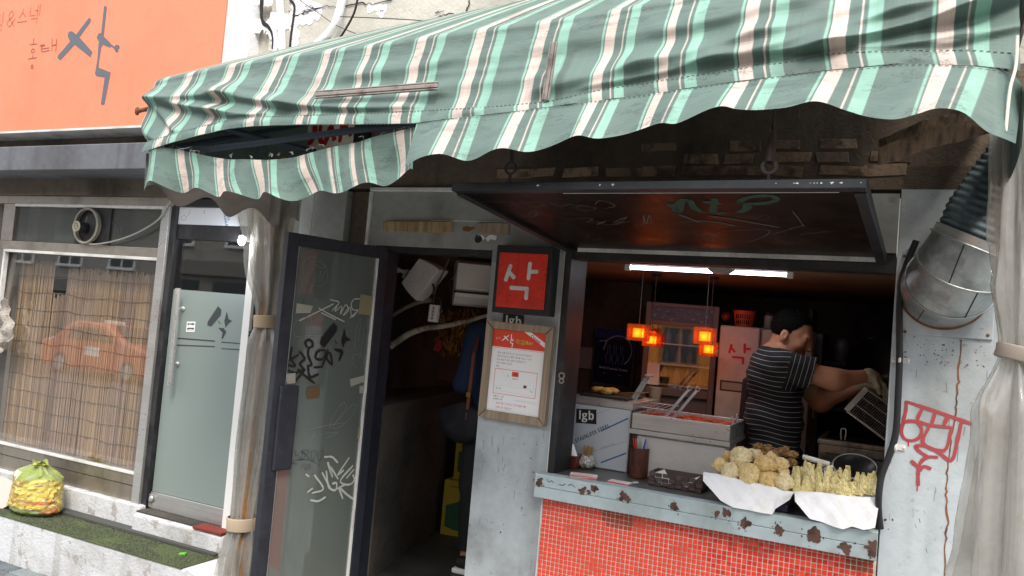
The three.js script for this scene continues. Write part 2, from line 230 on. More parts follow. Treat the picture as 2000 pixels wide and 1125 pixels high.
// ------------------------------------------------------------------ the ground
const asphalt = std(0xffffff, 0.9, { map: grime(0x4d4d4d, 0x3a3a3a, { s: 181, m: 4, f: 30 }), bumpMap: roughBump, bumpScale: 0.004 });
struct('road', uvBox(new THREE.PlaneGeometry(300, 300).rotateX(-Math.PI / 2).translate(0, -0.12, 0)), asphalt);
const pave = std(0xffffff, 0.9, { map: grime(0x8b8c8b, 0x6c6d6b, { s: 185, m: 2, f: 20 }), bumpMap: roughBump, bumpScale: 0.003 });
const pavement = new THREE.Group(); pavement.name = 'pavement'; pavement.userData.kind = 'structure'; scene.add(pavement);
part('paving_bed', bx(-30, 30, -0.3, -0.012, -0.6, 2.6), std(0x4e4c48, 0.95), pavement);
part('kerb', bx(-30, 30, -0.3, 0.005, 2.6, 2.75, 0.02), pave, pavement);
part('far_paving', [bx(-30, -5.6, -0.1, 0, -0.6, 2.598), bx(-2.4, 30, -0.1, 0, -0.6, 2.598), bx(-5.598, -2.402, -0.1, 0, 1.262, 2.597)], pave, pavement);
const pavers = [0x6d7476, 0x5f676a, 0x787f80].map((c, i) => std(0xffffff, 0.85, { map: grime(c, 0x4c5052, { s: 190 + i, m: 0.6, n: 256, f: 24 }), bumpMap: roughBump, bumpScale: 0.002 }));
{ const g = cbox(0, -0.03, 0, 0.194, 0.06, 0.094, 0.006); // grey concrete blocks in a running bond
  for (let j = 0; j < 9; j++) for (let i = 0; i < 16; i++) { const o = part('paver', g, pavers[(i * 7 + j * 5) % 3], pavement); o.position.set(-5.5 + i * 0.2 + (j % 2) * 0.1, rr(-0.003, 0.001), 0.41 + j * 0.1); } }

// ------------------------------------------------------------------ the snack shop
const shop = thing('snack_shop', 'grey painted snack shop front with doorway, serving window and cracked concrete wall above', 'building');
part('pillar', bx(-1.825, -1.405, -0.1, 2.06, -0.2, 0, 0.004), M.greyPaint, shop);
part('right_pillar', bx(-0.008, 1.6, -0.1, 2.47, -0.22, 0, 0.004), M.palePaint, shop, 'pale painted pillar right of the serving window');
part('upper_panel', [bx(-2.58, -1.432, 2.06, 2.355, -0.12, 0.002, 0.003), bx(-1.43, -0.012, 2.115, 2.355, -0.12, 0.0)], M.panelGrey, shop);
part('panel_trim', [bx(-2.59, -1.0, 2.352, 2.372, -0.1, 0.02, 0.003), bx(-2.596, -2.578, 2.0, 2.35, -0.05, 0.014, 0.002), bx(-2.2, -1.5, 2.2, 2.204, 0, 0.0035)], M.whiteWorn, shop);
part('left_panel', [bx(-2.98, -2.755, 0, 2.36, -0.12, 0.0, 0.004), bx(-3.3, -2.99, 0, 2.36, -0.12, -0.01, 0.004)], M.panelGrey, shop);
part('recess_strip', bx(-2.754, -2.597, 0, 2.36, -0.16, -0.05), M.brownPlaster, shop);
part('lintel', bx(-3.45, 1.6, 2.372, 2.86, -0.2, 0), M.brownPlaster, shop);
{ // where the plaster has come away, old bricks show
  const r = rng(31), spots = [];
  for (const y of [2.45, 2.505, 2.562]) for (let x = -1.85; x < -0.1; x += 0.19) if (r() < (y < 2.46 ? 0.85 : y < 2.52 ? 0.7 : 0.35)) spots.push([x + rr(-0.02, 0.02, r), y]);
  spots.forEach(([x, y], i) => { const w = rr(0.12, 0.185, r), h = rr(0.036, 0.05, r), g = bx(x, x + w, y - h / 2, y + h / 2, -0.05, rr(0.003, 0.008, r), 0.003); const p = g.attributes.position; for (let k = 0; k < p.count; k++) { const a = p.getX(k) - x - w / 2, n = n3(p.getX(k) * 40, p.getY(k) * 40, i); p.setX(k, p.getX(k) + (n - 0.5) * 0.02 * Math.sign(a)); p.setY(k, p.getY(k) + (n3(p.getX(k) * 30, i, 3) - 0.5) * 0.014); } part('brick', g, M.oldBrick[i % 4], shop); });
}
// concrete wall above the awning
part('upper_wall', bx(-3.46, 2.2, 2.862, 7, -0.25, -0.02), M.concrete, shop);
part('back_wall', bx(-3.46, 2.2, 2.862, 7, -7, -6.8), M.concrete, shop);
part('roof_slab', bx(-3.46, 2.2, 7, 7.2, -7, 0), M.concrete, shop);
{
  const tar = std(0x2b2a30, 0.9, { bumpMap: roughBump, bumpScale: 0.004 });
  part('crack', merge([ribbon(curve2([[-3.543, 3.519], [-3.538, 3.465], [-3.527, 3.402], [-3.507, 3.37], [-3.473, 3.349], [-3.44, 3.311], [-3.424, 3.262], [-3.421, 3.21]]), [0.03, 0.03, 0.03, 0.03, 0.03, 0.028, 0.028, 0.026, 0.026, 0.024, 0.024, 0.024, 0.022, 0.02, 0.02, 0.022, 0.024, 0.026, 0.026, 0.026, 0.025, 0.025, 0.024, 0.024, 0.022, 0.02, 0.02, 0.02, 0.016, 0.016, 0.016, 0.014, 0.014, 0.012, 0.012, 0.012, 0.012, 0.012, 0.012, 0.012, 0.012, 0.012, 0.012], -0.013),
    ribbon(curve2([[-3.32, 3.496], [-3.283, 3.457], [-3.28, 3.397], [-3.283, 3.328], [-3.285, 3.277], [-3.284, 3.208]]), 0.017, -0.013)]), tar, shop);
  const thin = [[[-3.275, 3.396], [-3.196, 3.41], [-3.113, 3.422], [-3.009, 3.426], [-2.967, 3.413], [-2.847, 3.426], [-2.747, 3.414], [-2.583, 3.416]], [[-2.613, 3.258], [-2.546, 3.248], [-2.499, 3.248], [-2.426, 3.257], [-2.38, 3.257]], [[-2.285, 3.288], [-2.251, 3.304], [-2.119, 3.295], [-2.101, 3.332], [-2.101, 3.37]], [[-2.302, 3.324], [-2.244, 3.323]]];
  thin.forEach((p, i) => part('hairline_crack', (() => { const q = curve2(p, 7).map(([x, y], k) => [x + (n3(k * 0.9, i, 1) - 0.5) * 0.012, y + (n3(k * 0.9, i, 5) - 0.5) * 0.016]); return ribbon(q, q.map((_, k) => 0.003 + 0.006 * n3(k * 0.5, i, 9)), -0.014); })(), tar, shop));
  const blob = (p, w, seed) => { const q = curve2(p, 6); return ribbon(q, q.map((_, k) => w * (0.5 + n3(k * 0.7, seed, 2))), -0.0165 - seed * 0.0003); };
  part('white_repair', merge([blob([[-3.611, 3.361], [-3.531, 3.359], [-3.472, 3.345], [-3.434, 3.307], [-3.403, 3.243], [-3.41, 3.209]], 0.07, 1), blob([[-3.279, 3.474], [-3.263, 3.43], [-3.279, 3.388], [-3.331, 3.367], [-3.443, 3.377]], 0.1, 2), blob([[-3.264, 3.438], [-3.2, 3.441], [-3.113, 3.424], [-3.152, 3.393], [-3.259, 3.395]], 0.09, 3), blob([[-3.632, 3.514], [-3.539, 3.508], [-3.471, 3.504]], 0.05, 4), blob([[-3.283, 3.328], [-3.253, 3.266], [-3.267, 3.207]], 0.05, 5), blob([[-2.744, 3.387], [-2.705, 3.392], [-2.645, 3.37], [-2.662, 3.347]], 0.05, 6)]), M.whiteFill, shop);
}
solo('drain_pipe', tube([[-3.387, 3.668, 0.03], [-3.359, 3.48, 0.03], [-3.327, 3.324, 0.03], [-3.284, 3.077, 0.03]], 0.022), M.whiteFill, 'narrow straight white pipe running down the cracked concrete wall', 'pipe');
solo('drain_pipe', tube([[-2.881, 3.603, 0.04], [-2.889, 3.427, 0.04], [-2.922, 3.29, 0.04], [-2.966, 3.235, 0.04], [-3.032, 3.175, 0.05], [-3.095, 3.091, 0.06]], 0.024), M.whiteFill, 'white pipe bending to the left just above the awning', 'pipe');
solo('overhead_wire', tube([[-2.746, 3.425, 0.08], [-2.77, 3.335, 0.07], [-2.829, 3.246, 0.06], [-2.884, 3.173, 0.06]], 0.006), M.cable, 'black wire slanting down beside the bent white pipe', 'wire');
solo('overhead_wire', tube([[-2.875, 3.324, 0.06], [-2.474, 3.276, 0.05], [-2.152, 3.227, 0.05]], 0.003), M.wire, 'thin grey wire running level across the concrete wall above the awning', 'wire');
solo('overhead_wire', tube([[-3.179, 3.449, 0.06], [-3.039, 3.363, 0.05], [-2.902, 3.28, 0.05], [-2.682, 3.192, 0.04]], 0.0025), M.wire, 'thin grey wire sagging down behind the bent white pipe', 'wire');
// the room behind
const FL = 0.27;
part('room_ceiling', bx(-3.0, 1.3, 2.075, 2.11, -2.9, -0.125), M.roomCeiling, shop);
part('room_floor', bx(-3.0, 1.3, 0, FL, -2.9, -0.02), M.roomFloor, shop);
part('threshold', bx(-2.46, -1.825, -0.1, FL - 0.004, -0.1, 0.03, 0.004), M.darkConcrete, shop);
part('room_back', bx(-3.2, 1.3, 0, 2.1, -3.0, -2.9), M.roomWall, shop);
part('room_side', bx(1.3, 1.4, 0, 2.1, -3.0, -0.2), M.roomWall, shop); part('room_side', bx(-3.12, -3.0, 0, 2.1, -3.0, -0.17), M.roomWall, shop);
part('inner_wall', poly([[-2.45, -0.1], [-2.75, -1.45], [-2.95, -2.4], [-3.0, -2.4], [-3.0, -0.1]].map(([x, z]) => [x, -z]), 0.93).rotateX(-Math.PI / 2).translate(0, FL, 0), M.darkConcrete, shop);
part('window_header', bx(-1.43, -0.01, 2.035, 2.11, -0.12, -0.008), M.blackWorn, shop);
part('door_header', bx(-2.46, -1.826, 2.03, 2.06, -0.12, -0.006, 0.003), M.blackWorn, shop);
part('window_jamb', bx(-1.428, -1.394, 1.02, 2.085, -0.206, 0.012, 0.004), M.blackWorn, shop);
part('door_post', bx(-2.53, -2.46, 0, 2.06, -0.12, 0.0, 0.004), M.darkFrame, shop);
part('jamb_edge', bx(-1.435, -1.429, 0.9, 2.08, 0.0, 0.004), M.whiteWorn, shop);
part('batten', poly([[-2.483, 2.179], [-2.448, 2.186], [-2.068, 2.194], [-2.063, 2.145], [-2.1, 2.141], [-2.46, 2.136], [-2.482, 2.148]], 0.016, 0.003, 0.002), M.tanWood, shop, 'long tan wooden batten on the panel over the doorway');
part('batten', poly([[-1.913, 2.189], [-1.819, 2.193], [-1.743, 2.193], [-1.743, 2.141], [-1.911, 2.147]], 0.014, 0.003, 0.002), M.frameWood, shop, 'short stained batten on the panel near the red sign');
part('rust_spot', poly([[-2.008, 2.167], [-1.986, 2.177], [-1.958, 2.17], [-1.934, 2.177], [-1.94, 2.161], [-1.965, 2.148], [-2.001, 2.151]], 0, 0.0035), M.rust, shop);
part('keyhole', [torus(-1.908, 2.112, 0.006, 0.016, 0.004), ball(-1.908, 2.112, 0.003, 0.011, 0.011, 0.004)], M.cable, shop);
part('paper_tag', [ribbon(curve2([[-1.856, 2.112], [-1.843, 2.124], [-1.812, 2.121]]), 0.022, 0.0045), ribbon(curve2([[-1.909, 2.13], [-1.891, 2.127], [-1.877, 2.115]]), 0.014, 0.0045)], M.white, shop);
// red spray writing on the right pillar
part('graffiti', strokes([[[0.058, 1.531], [0.057, 1.495], [0.051, 1.456]], [[0.058, 1.531], [0.12, 1.516], [0.195, 1.497], [0.251, 1.482], [0.282, 1.474]], [[0.051, 1.449], [0.047, 1.41], [0.06, 1.386], [0.087, 1.383], [0.112, 1.402], [0.116, 1.432], [0.1, 1.456], [0.071, 1.457], [0.051, 1.449]], [[0.114, 1.51], [0.102, 1.478], [0.1, 1.462]], [[0.051, 1.452], [0.1, 1.459], [0.14, 1.451], [0.219, 1.451]], [[0.158, 1.498], [0.149, 1.452]], [[0.203, 1.495], [0.191, 1.458]], [[0.141, 1.445], [0.124, 1.378], [0.196, 1.36], [0.217, 1.449]], [[0.249, 1.478], [0.239, 1.404], [0.221, 1.326], [0.174, 1.354], [0.128, 1.369], [0.099, 1.362], [0.118, 1.342], [0.141, 1.33]], [[0.175, 1.332], [0.142, 1.327], [0.12, 1.304], [0.114, 1.265], [0.116, 1.217]], [[0.088, 1.304], [0.11, 1.283], [0.114, 1.252]], [[0.155, 1.285], [0.132, 1.29], [0.119, 1.272]]], 0.0135, 0.0022), std(0xa8444b, 0.75), shop, 'red sprayed tag on the right pillar');
part('graffiti_drip', strokes([[[0.072, 1.381], [0.075, 1.36]], [[0.114, 1.22], [0.114, 1.193]]], 0.005, 0.0026), M.inkRed, shop);
{ const q = curve2([[0.231, 1.786], [0.23, 1.639], [0.228, 1.541], [0.222, 1.462], [0.213, 1.314], [0.212, 1.207], [0.223, 1.093], [0.219, 1.015], [0.225, 0.891]], 9).map(([x, y], k) => [x + (n3(k * 0.8, 3, 1) - 0.5) * 0.008, y]); part('rust_crack', ribbon(q, q.map((_, k) => 0.003 + 0.005 * n3(k * 0.7, 2, 2)), 0.0018), M.rust, shop); }
{ // strips of old tape and scraped paint
  const r = rng(77), L = []; for (let i = 0; i < 46; i++) { const x = rr(-1.8, -1.45, r), y = rr(0.4, 2.0, r), l = rr(0.01, 0.05, r); L.push(ribbon([[x, y], [x + rr(-0.01, 0.01, r), y - l]], rr(0.001, 0.003, r), 0.0012 + i * 2e-5)); }
  for (let i = 0; i < 22; i++) { const x = rr(0.0, 0.33, r), y = rr(0.9, 1.75, r), l = rr(0.004, 0.1, r) * r(); L.push(ribbon([[x, y], [x + rr(-0.006, 0.006, r), y - l]], rr(0.001, 0.004, r), 0.0006 + i * 1e-5)); }
  part('paint_scuff', L, std(0x83888a, 0.8), shop);
  const D = []; for (let i = 0; i < 16; i++) { const x = rr(-1.8, -1.45, r), y = rr(0.45, 1.25, r), s = rr(0.001, 0.005, r), n = 7; D.push(poly([...Array(n)].map((_, k) => { const a = k / n * 6.283, q = s * rr(0.5, 1.2, r); return [x + Math.cos(a) * q, y + Math.sin(a) * q]; }), 0, 0.0008 + i * 1e-5)); }
  for (let i = 0; i < 16; i++) { const x = rr(-0.0, 0.05, r), y = rr(1.0, 2.1, r), s = rr(0.002, 0.007, r), n = 7; D.push(poly([...Array(n)].map((_, k) => { const a = k / n * 6.283, q = s * rr(0.5, 1.2, r); return [x + Math.cos(a) * q, y + Math.sin(a) * q]; }), 0, 0.0009 + i * 1e-5)); }
  for (let i = 0; i < 70; i++) { const x = rr(0.02, 0.32, r), y = rr(1.68, 1.79, r), s = rr(0.001, 0.0035, r), n = 6; D.push(poly([...Array(n)].map((_, k) => { const a = k / n * 6.283, q = s * rr(0.5, 1.2, r); return [x + Math.cos(a) * q, y + Math.sin(a) * q]; }), 0, 0.0010 + i * 1e-5)); }
  part('paint_chip', D, M.rustSpot, shop);
}

// ------------------------------------------------------------------ the serving counter
const counter = thing('serving_counter', 'pale steel-edged serving counter faced with small red mosaic tiles', 'counter');
part('counter_top', bx(-1.455, -0.012, 1.0, 1.018, -0.62, 0.062, 0.004), std(0xffffff, 0.42, { map: grime(0x5c5a58, 0x37352f, { s: 201, p: 7, k: 0.9, sp: 0.3 }) }), counter);
part('edge_strip', bx(-1.462, -0.012, 0.965, 1.0215, 0.0, 0.07, 0.003), M.slabPaint, counter);
part('edge_strip', bx(-1.462, -0.012, 0.912, 0.9635, 0.0, 0.07, 0.003), M.slabPaint, counter);
{ const r = rng(5), L = []; // flaked paint with rust below
  const sp = [[-1.44, 0.987], [-1.224, 0.98], [-1.171, 0.996], [-1.032, 0.986], [-0.803, 0.984], [-0.625, 0.981], [-0.588, 0.994], [-0.505, 0.969], [-0.37, 0.969], [-0.245, 0.967], [-0.117, 0.94], [-0.029, 0.961], [-1.194, 0.976], [-1.012, 0.978]];
  const sz = [0.02, 0.018, 0.016, 0.02, 0.02, 0.013, 0.018, 0.022, 0.02, 0.026, 0.022, 0.026, 0.01, 0.012];
  sp.forEach(([x, y], i) => { const n = 22, ph = r() * 9; const flake = (fx, fy, fs, m, k0) => poly([...Array(m)].map((_, k) => { const a = k / m * 6.283, q = fs * (0.3 + 1.1 * n3(Math.cos(a) * 1.7 + ph + k0, Math.sin(a) * 1.7, i) + 0.4 * (n3(Math.cos(a) * 4 + ph, Math.sin(a) * 4, k0) - 0.5)); return [Math.min(-0.014, fx + Math.cos(a) * q), clamp(fy + Math.sin(a) * q * 1.15, 0.914, 1.018)]; }), 0, 0.0715 + i * 4e-5 + k0 * 1e-6); const g = [flake(x, y, sz[i], 34, 0)]; for (let k = 1; k < 9; k++) g.push(flake(x + rr(-1.6, 1.6, r) * sz[i], clamp(y + rr(-1.7, 1.4, r) * sz[i], 0.918, 1.014), sz[i] * rr(0.05, 0.2, r), 9, k)); part('rust_spot', g, M.rustSpot, counter); }); }
part('scratch_mark', strokes([[[-1.401, 1], [-1.39, 0.991], [-1.378, 0.999], [-1.365, 0.991]], [[-1.34, 0.99], [-1.324, 0.987], [-1.308, 0.997]], [[-1.295, 0.991], [-1.28, 0.998], [-1.26, 0.988]]], 0.003, 0.0716), M.inkBlack, counter);
const panel = part('tile_panel', bx(-1.435, -0.012, 0, 0.914, -0.08, 0.012), std(0xffffff, 0.9, { map: grime(0xe4ddd4, 0xa89c8d, { s: 211, m: 0.5, k: 0.8, p: 7 }) }), counter);
part('panel_edge', bx(-1.441, -1.4352, 0, 0.912, -0.05, 0.02), M.whiteWorn, counter);
{ // red mosaic tiles, 20.8 mm apart
  const P = 0.0208, g = bx(-0.00865, 0.00865, -0.00865, 0.00865, 0, 0.004, 0.0014), r = rng(17), cells = [];
  const reds = [0xe23a24, 0xec4a30, 0xd0301d, 0xe6412a, 0xcb3621].map((c) => std(c, 0.25)), dirty = [0xa83a1e, 0x96351c].map((c) => std(c, 0.6));
  const low = []; for (let j = 0; j < 43; j++) for (let i = 0; i < 68; i++) { const x = -1.424 + i * P, y = 0.9 - j * P; if (x > -0.02) continue; (y < 0.56 + clamp(x + 1.42, 0, 1.4) * 0.215 - 0.06 ? low : cells).push([x, y, i, j]); }
  cells.sort((a, b) => b[0] * 0.75 + b[1] - a[0] * 0.75 - a[1]);
  const rest = [low.map(([x, y]) => uvBox(new THREE.BoxGeometry(0.0173, 0.0173, 0.004).translate(x, y, 0.0138))), []];
  cells.forEach(([x, y, i, j], n) => { const bad = (i > 13 && i < 21 && j < 4 && !(i < 15 && j > 2)) || (j < 3 && i > 62); const o = [x + rr(-0.0004, 0.0004, r), y + rr(-0.0004, 0.0004, r), 0.0118];
    if (n < 290) { const t = part('tile', g, bad ? dirty[n % 2] : reds[Math.floor(r() * 5)], panel); t.position.set(...o); } else { const q = g.clone().translate(...o); rest[bad ? 1 : 0].push(q); } });
  stuff(part('tile_field', rest[0], std(0xffffff, 0.25, { map: (() => { const t = dataTex(64, (u, v) => mix([196, 44, 28], [238, 82, 58], vn(u * 16, v * 16, 16, 4)), 0.333); return t; })() }), panel));
  if (rest[1].length) stuff(part('dirty_tile_field', rest[1], dirty[0], panel));
}

// ------------------------------------------------------------------ the neighbouring shop on the left
const nb = thing('neighbour_shop', 'low neighbouring shop front with steel window frames and a frosted glass door', 'building');
part('wall', [bx(-9, -3.47, 2.3, 7, -0.4, -0.06), bx(-9, -6.0, 0, 2.3, -0.4, -0.08)], M.concrete, nb);
part('canopy', bx(-7.5, -3.42, 2.423, 2.582, 0, 0.3, 0.006), M.canopy, nb, 'grey metal canopy band over the window');
part('canopy_top', bx(-7.5, -3.42, 2.53, 2.75, -0.06, 0.02), M.beam, nb);
part('beam', bx(-7.5, -3.12, 2.31, 2.455, -0.1, 0.02, 0.004), M.beam, nb);
part('side_column', bx(-3.83, -3.575, 2.75, 7, -0.2, 0.03, 0.004), M.whiteFill, nb, 'white rendered column beside the orange sign');
const fr = (x0, x1, y0, y1, z1 = 0.0, z0 = -0.1) => bx(x0, x1, y0, y1, z0, z1, 0.003);
part('window_frame', [fr(-6.2, -4.09, 2.252, 2.31, -0.002), fr(-6.2, -4.172, 1.925, 1.985, 0.003), fr(-6.2, -4.172, 0.505, 0.57, 0.004), fr(-6.2, -4.172, 0.405, 0.5, -0.003), fr(-5.79, -5.725, 0.571, 1.924, 0.001), fr(-5.79, -5.66, 1.986, 2.251, 0.001)], M.frameSteel, nb);
part('window_bead', [fr(-5.724, -4.173, 1.905, 1.9245, 0.012, -0.02), fr(-5.724, -4.173, 0.571, 0.588, 0.012, -0.02), fr(-5.724, -5.706, 0.5885, 1.9045, 0.012, -0.02), fr(-5.655, -4.173, 2.232, 2.2515, 0.01, -0.02)], M.whiteWorn, nb);
part('door_post', [fr(-4.171, -4.105, 0.36, 2.252, 0.014, -0.08)], M.steel, nb, 'bright steel post between window and door');
part('door_frame', [fr(-4.104, -4.06, 0.38, 2.3, -0.004, -0.1), fr(-4.059, -3.42, 2.252, 2.3, 0.0, -0.1), fr(-4.059, -3.42, 2.05, 2.142, -0.02, -0.1)], M.blackWorn, nb);
part('window_glass', spin(bx(-5.724, -4.173, 0.571, 1.924, -0.016, -0.012), [0, 1.25, -0.014], -0.03, 0, 0), M.glass, nb);
part('window_glass', bx(-5.659, -4.858 - 0.141, 1.986, 2.2515, -0.022, -0.018), M.dirtyGlass, nb); part('window_glass', bx(-4.858 + 0.201, -4.173, 1.986, 2.2515, -0.022, -0.018), M.dirtyGlass, nb);
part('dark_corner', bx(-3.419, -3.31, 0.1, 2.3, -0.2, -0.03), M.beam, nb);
// protective film with faint print over the door
part('steel_panel', bx(-4.055, -3.45, 2.143, 2.251, -0.03, -0.018, 0.002), (() => { const m = M.film.clone(); m.map = canvasTex(512, 96, (c, w, h) => { c.fillStyle = '#f4f5f7'; c.fillRect(0, 0, w, h); c.fillStyle = '#3b5aa8'; c.font = 'bold 22px sans-serif'; c.save(); c.translate(310, 20); c.rotate(1.2); c.fillText('STAINLESS', 0, 0); c.fillText('STEEL', 6, -22); c.restore(); c.strokeStyle = '#7d7f86'; c.lineWidth = 2; c.beginPath(); c.ellipse(40, 60, 18, 12, 0, 0, 7); c.moveTo(80, 10); c.lineTo(70, 50); c.stroke(); c.fillStyle = '#9aa6bf'; c.fillRect(180, 14, 4, 20); c.fillRect(430, 60, 4, 18); }); return m; })(), nb).geometry.attributes.uv.array.forEach((_, i, a) => { a[i] = i % 2 ? (a[i] - 2.143) / 0.108 : (a[i] + 4.055) / 0.605; });
part('corner_board', bx(-3.415, -3.36, 0.36, 2.25, -0.015, 0.01, 0.003), M.white, nb, 'white board beside the glass door');
part('graffiti', strokes([[[-3.35, 1.52], [-3.318, 1.538], [-3.307, 1.508], [-3.338, 1.484], [-3.349, 1.51]], [[-3.329, 1.469], [-3.329, 1.417]], [[-3.3, 1.461], [-3.322, 1.438], [-3.3, 1.409]]], 0.014, 0.0115), M.inkBlack, nb);
// glass door
const nd = part('glass_door', bx(-4.058, -3.42, 0.485, 2.049, -0.05, -0.042), M.glass, nb);
part('frosted_film', bx(-4.056, -3.422, 0.487, 1.738, -0.0415, -0.0395), phy(0x9ba9a5, 0.7, { transmission: 0.3, thickness: 0 }), nd);
part('kick_plate', bx(-4.058, -3.42, 0.385, 0.484, -0.065, -0.03, 0.003), M.steel, nd);
part('handle', [rod([-3.949, 1.744, 0.02], [-3.932, 1.155, 0.02], 0.017, 0.017, 14), rod([-3.959, 1.621, -0.04], [-3.935, 1.619, 0.02], 0.008), rod([-3.958, 1.279, -0.04], [-3.934, 1.282, 0.02], 0.008), ball(-3.954, 1.621, -0.035, 0.016, 0.016, 0.01), ball(-3.952, 1.28, -0.035, 0.016, 0.016, 0.01)], M.steel, nd);
part('logo', [poly([[-3.667, 1.658], [-3.637, 1.636], [-3.638, 1.603], [-3.706, 1.53], [-3.739, 1.535], [-3.739, 1.557]], 0, -0.0385), poly([[-3.655, 1.574], [-3.625, 1.549], [-3.65, 1.558]], 0, -0.0385), poly([[-3.592, 1.632], [-3.573, 1.586], [-3.542, 1.577], [-3.569, 1.559], [-3.59, 1.532], [-3.605, 1.573]], 0, -0.0385), poly([[-3.649, 1.528], [-3.602, 1.529], [-3.579, 1.507], [-3.604, 1.464], [-3.614, 1.467], [-3.609, 1.501]], 0, -0.0385)], std(0x3a4145, 0.6), nd);
part('film_gap', [poly([[-3.977, 1.441], [-3.664, 1.45], [-3.663, 1.442], [-3.976, 1.433]], 0, -0.0388), poly([[-3.976, 1.398], [-3.66, 1.417], [-3.659, 1.41], [-3.974, 1.39]], 0, -0.0388), poly([[-3.612, 1.448], [-3.432, 1.453], [-3.431, 1.447], [-3.612, 1.442]], 0, -0.0388), poly([[-3.607, 1.409], [-3.427, 1.418], [-3.426, 1.412], [-3.606, 1.404]], 0, -0.0388)], std(0x3f4a4a, 0.3), nd);
const pull = canvasTex(96, 96, (c) => { c.fillStyle = '#f2f3ee'; c.fillRect(0, 0, 96, 96); write(c, '당기세요', 10, 14, 20, 4, '#1c1d1f', 0.95); c.fillStyle = '#2a2c2c'; c.fillRect(12, 58, 72, 24); c.fillStyle = '#cfd6d0'; c.beginPath(); c.ellipse(48, 80, 34, 12, 0, Math.PI, 0); c.fill(); });
part('pull_sticker', quad([-3.911, 1.482, -0.038], [-3.838, 1.488, -0.038], [-3.838, 1.551, -0.038], [-3.911, 1.545, -0.038]), std(0xffffff, 0.5, { map: pull }), nd);
part('lock', [ball(-4.036, 0.443, -0.02, 0.018, 0.022, 0.012), bx(-4.075, -4.04, 0.39, 0.47, -0.06, -0.024, 0.004)], M.steel, nd);
// its dark interior
part('room_back', bx(-6.6, -3.2, 0.2, 2.6, -2.2, -2.1), std(0x4d5a58, 0.8), nb);
part('room_floor', bx(-6.6, -3.2, 0.28, 0.38, -2.1, -0.1), std(0x5c5750, 0.6), nb);
part('room_ceiling', bx(-6.6, -3.2, 2.46, 2.5, -2.1, -0.1), std(0x8a8a86, 0.8), nb);
part('room_side', [bx(-6.7, -6.6, 0.2, 2.6, -2.2, -0.1), bx(-3.3, -3.2, 0.2, 2.46, -2.1, -0.22)], std(0x6a675f, 0.8), nb);
// plinth and doorstep in flaking white paint
const flake = std(0xffffff, 0.85, { map: dataTex(512, (u, v) => { const a = fbm(u, v, 5, 6, 301), st = fbm(u, v * 0.15, 20, 3, 307); let c = mix([204, 206, 209], [160, 158, 154], smooth(0.45, 0.8, a) * 0.8 + smooth(0.55, 0.85, st) * 0.55); if (fbm(u, v, 22, 5, 311) > 0.7) c = mix(c, [150, 144, 136], 0.6); return c; }, 1.6), bumpMap: roughBump, bumpScale: 0.006 });
part('plinth', bx(-6.2, -4.06, 0.1, 0.404, -0.2, 0.035, 0.01), flake, nb);
part('door_step', bx(-4.059, -3.32, 0.1, 0.375, -0.2, 0.09, 0.02), flake, nb, 'worn concrete doorstep');
part('door_sill', bx(-4.058, -3.4, 0.376, 0.384, -0.2, 0.06), M.darkConcrete, nb);
part('red_sill', bx(-3.553, -3.33, 0.376, 0.392, 0.0, 0.094, 0.003), std(0x7c2f26, 0.7), nb);
// raised platform in front
const terrace = thing('white_terrace', 'low flaking white concrete terrace edge under the green turf strip', 'terrace');
part('terrace_body', bx(-7.0, -3.3, -0.1, 0.258, -0.15, 0.36, 0.012), flake, terrace);
part('terrace_edge', poly([[-3.3, -0.1], [-3.3, 0.258], [-3.08, 0.2], [-3.02, -0.1]], 0.4, -0.05), flake, terrace);
{
  const turf = thing('turf_mat', 'worn green artificial turf strip laid along the white terrace', 'turf mat');
  part('mat_base', bx(-7.0, -3.32, 0.259, 0.264, 0.04, 0.365), std(0xffffff, 0.95, { map: grime(0x4f5b34, 0x3f4436, { s: 321, m: 0.8, p: 7, k: 1, f: 30 }), bumpMap: roughBump, bumpScale: 0.01 }), turf);
  const b = new THREE.BufferGeometry(); b.setAttribute('position', new THREE.Float32BufferAttribute([-0.0014, 0, 0, 0.0014, 0, 0, 0.0005, 0.012, 0.003], 3)); b.setAttribute('uv', new THREE.Float32BufferAttribute([0, 0, 1, 0, 0.5, 1], 2)); b.computeVertexNormals();
  const N = 42000, im = new THREE.InstancedMesh(b, std(0xffffff, 0.9), N), m = new THREE.Matrix4(), e = new THREE.Euler(), q = new THREE.Quaternion(), r = rng(91), col = new THREE.Color();
  for (let i = 0; i < N; i++) { const x = rr(-5.6, -3.33, r), z = rr(0.045, 0.362, r), w = fbm(x * 0.5 + 9, z * 0.5 + 9, 12, 4, 3); e.set(rr(-0.7, 0.7, r), rr(0, 6.28, r), rr(-0.7, 0.7, r)); q.setFromEuler(e); const s = w > 0.56 ? 0.35 : rr(0.6, 1.2, r); m.compose(V(x, 0.263, z), q, V(1, s, 1)); im.setMatrixAt(i, m); col.setHSL(rr(0.19, 0.26, r), rr(0.16, 0.32, r), rr(0.08, 0.17, r) * (w > 0.56 ? 0.8 : 1)); im.setColorAt(i, col); }
  im.name = 'turf_blade'; im.userData.kind = 'stuff'; im.castShadow = im.receiveShadow = true; turf.add(im);
  const mat = thing('ribbed_mat', 'grey ribbed rubber mat edge running along the foot of the plinth', 'mat');
  const ribs = []; for (let k = 0; k < 6; k++) ribs.push(bx(-4.85, -3.34, 0.2645, 0.281, 0.046 + k * 0.0125, 0.055 + k * 0.0125, 0.003));
  part('mat_rib', ribs, std(0x4b4c48, 0.9), mat); part('mat_base', bx(-4.85, -3.34, 0.2645, 0.272, 0.042, 0.125), std(0x3a3b38, 0.95), mat);
}
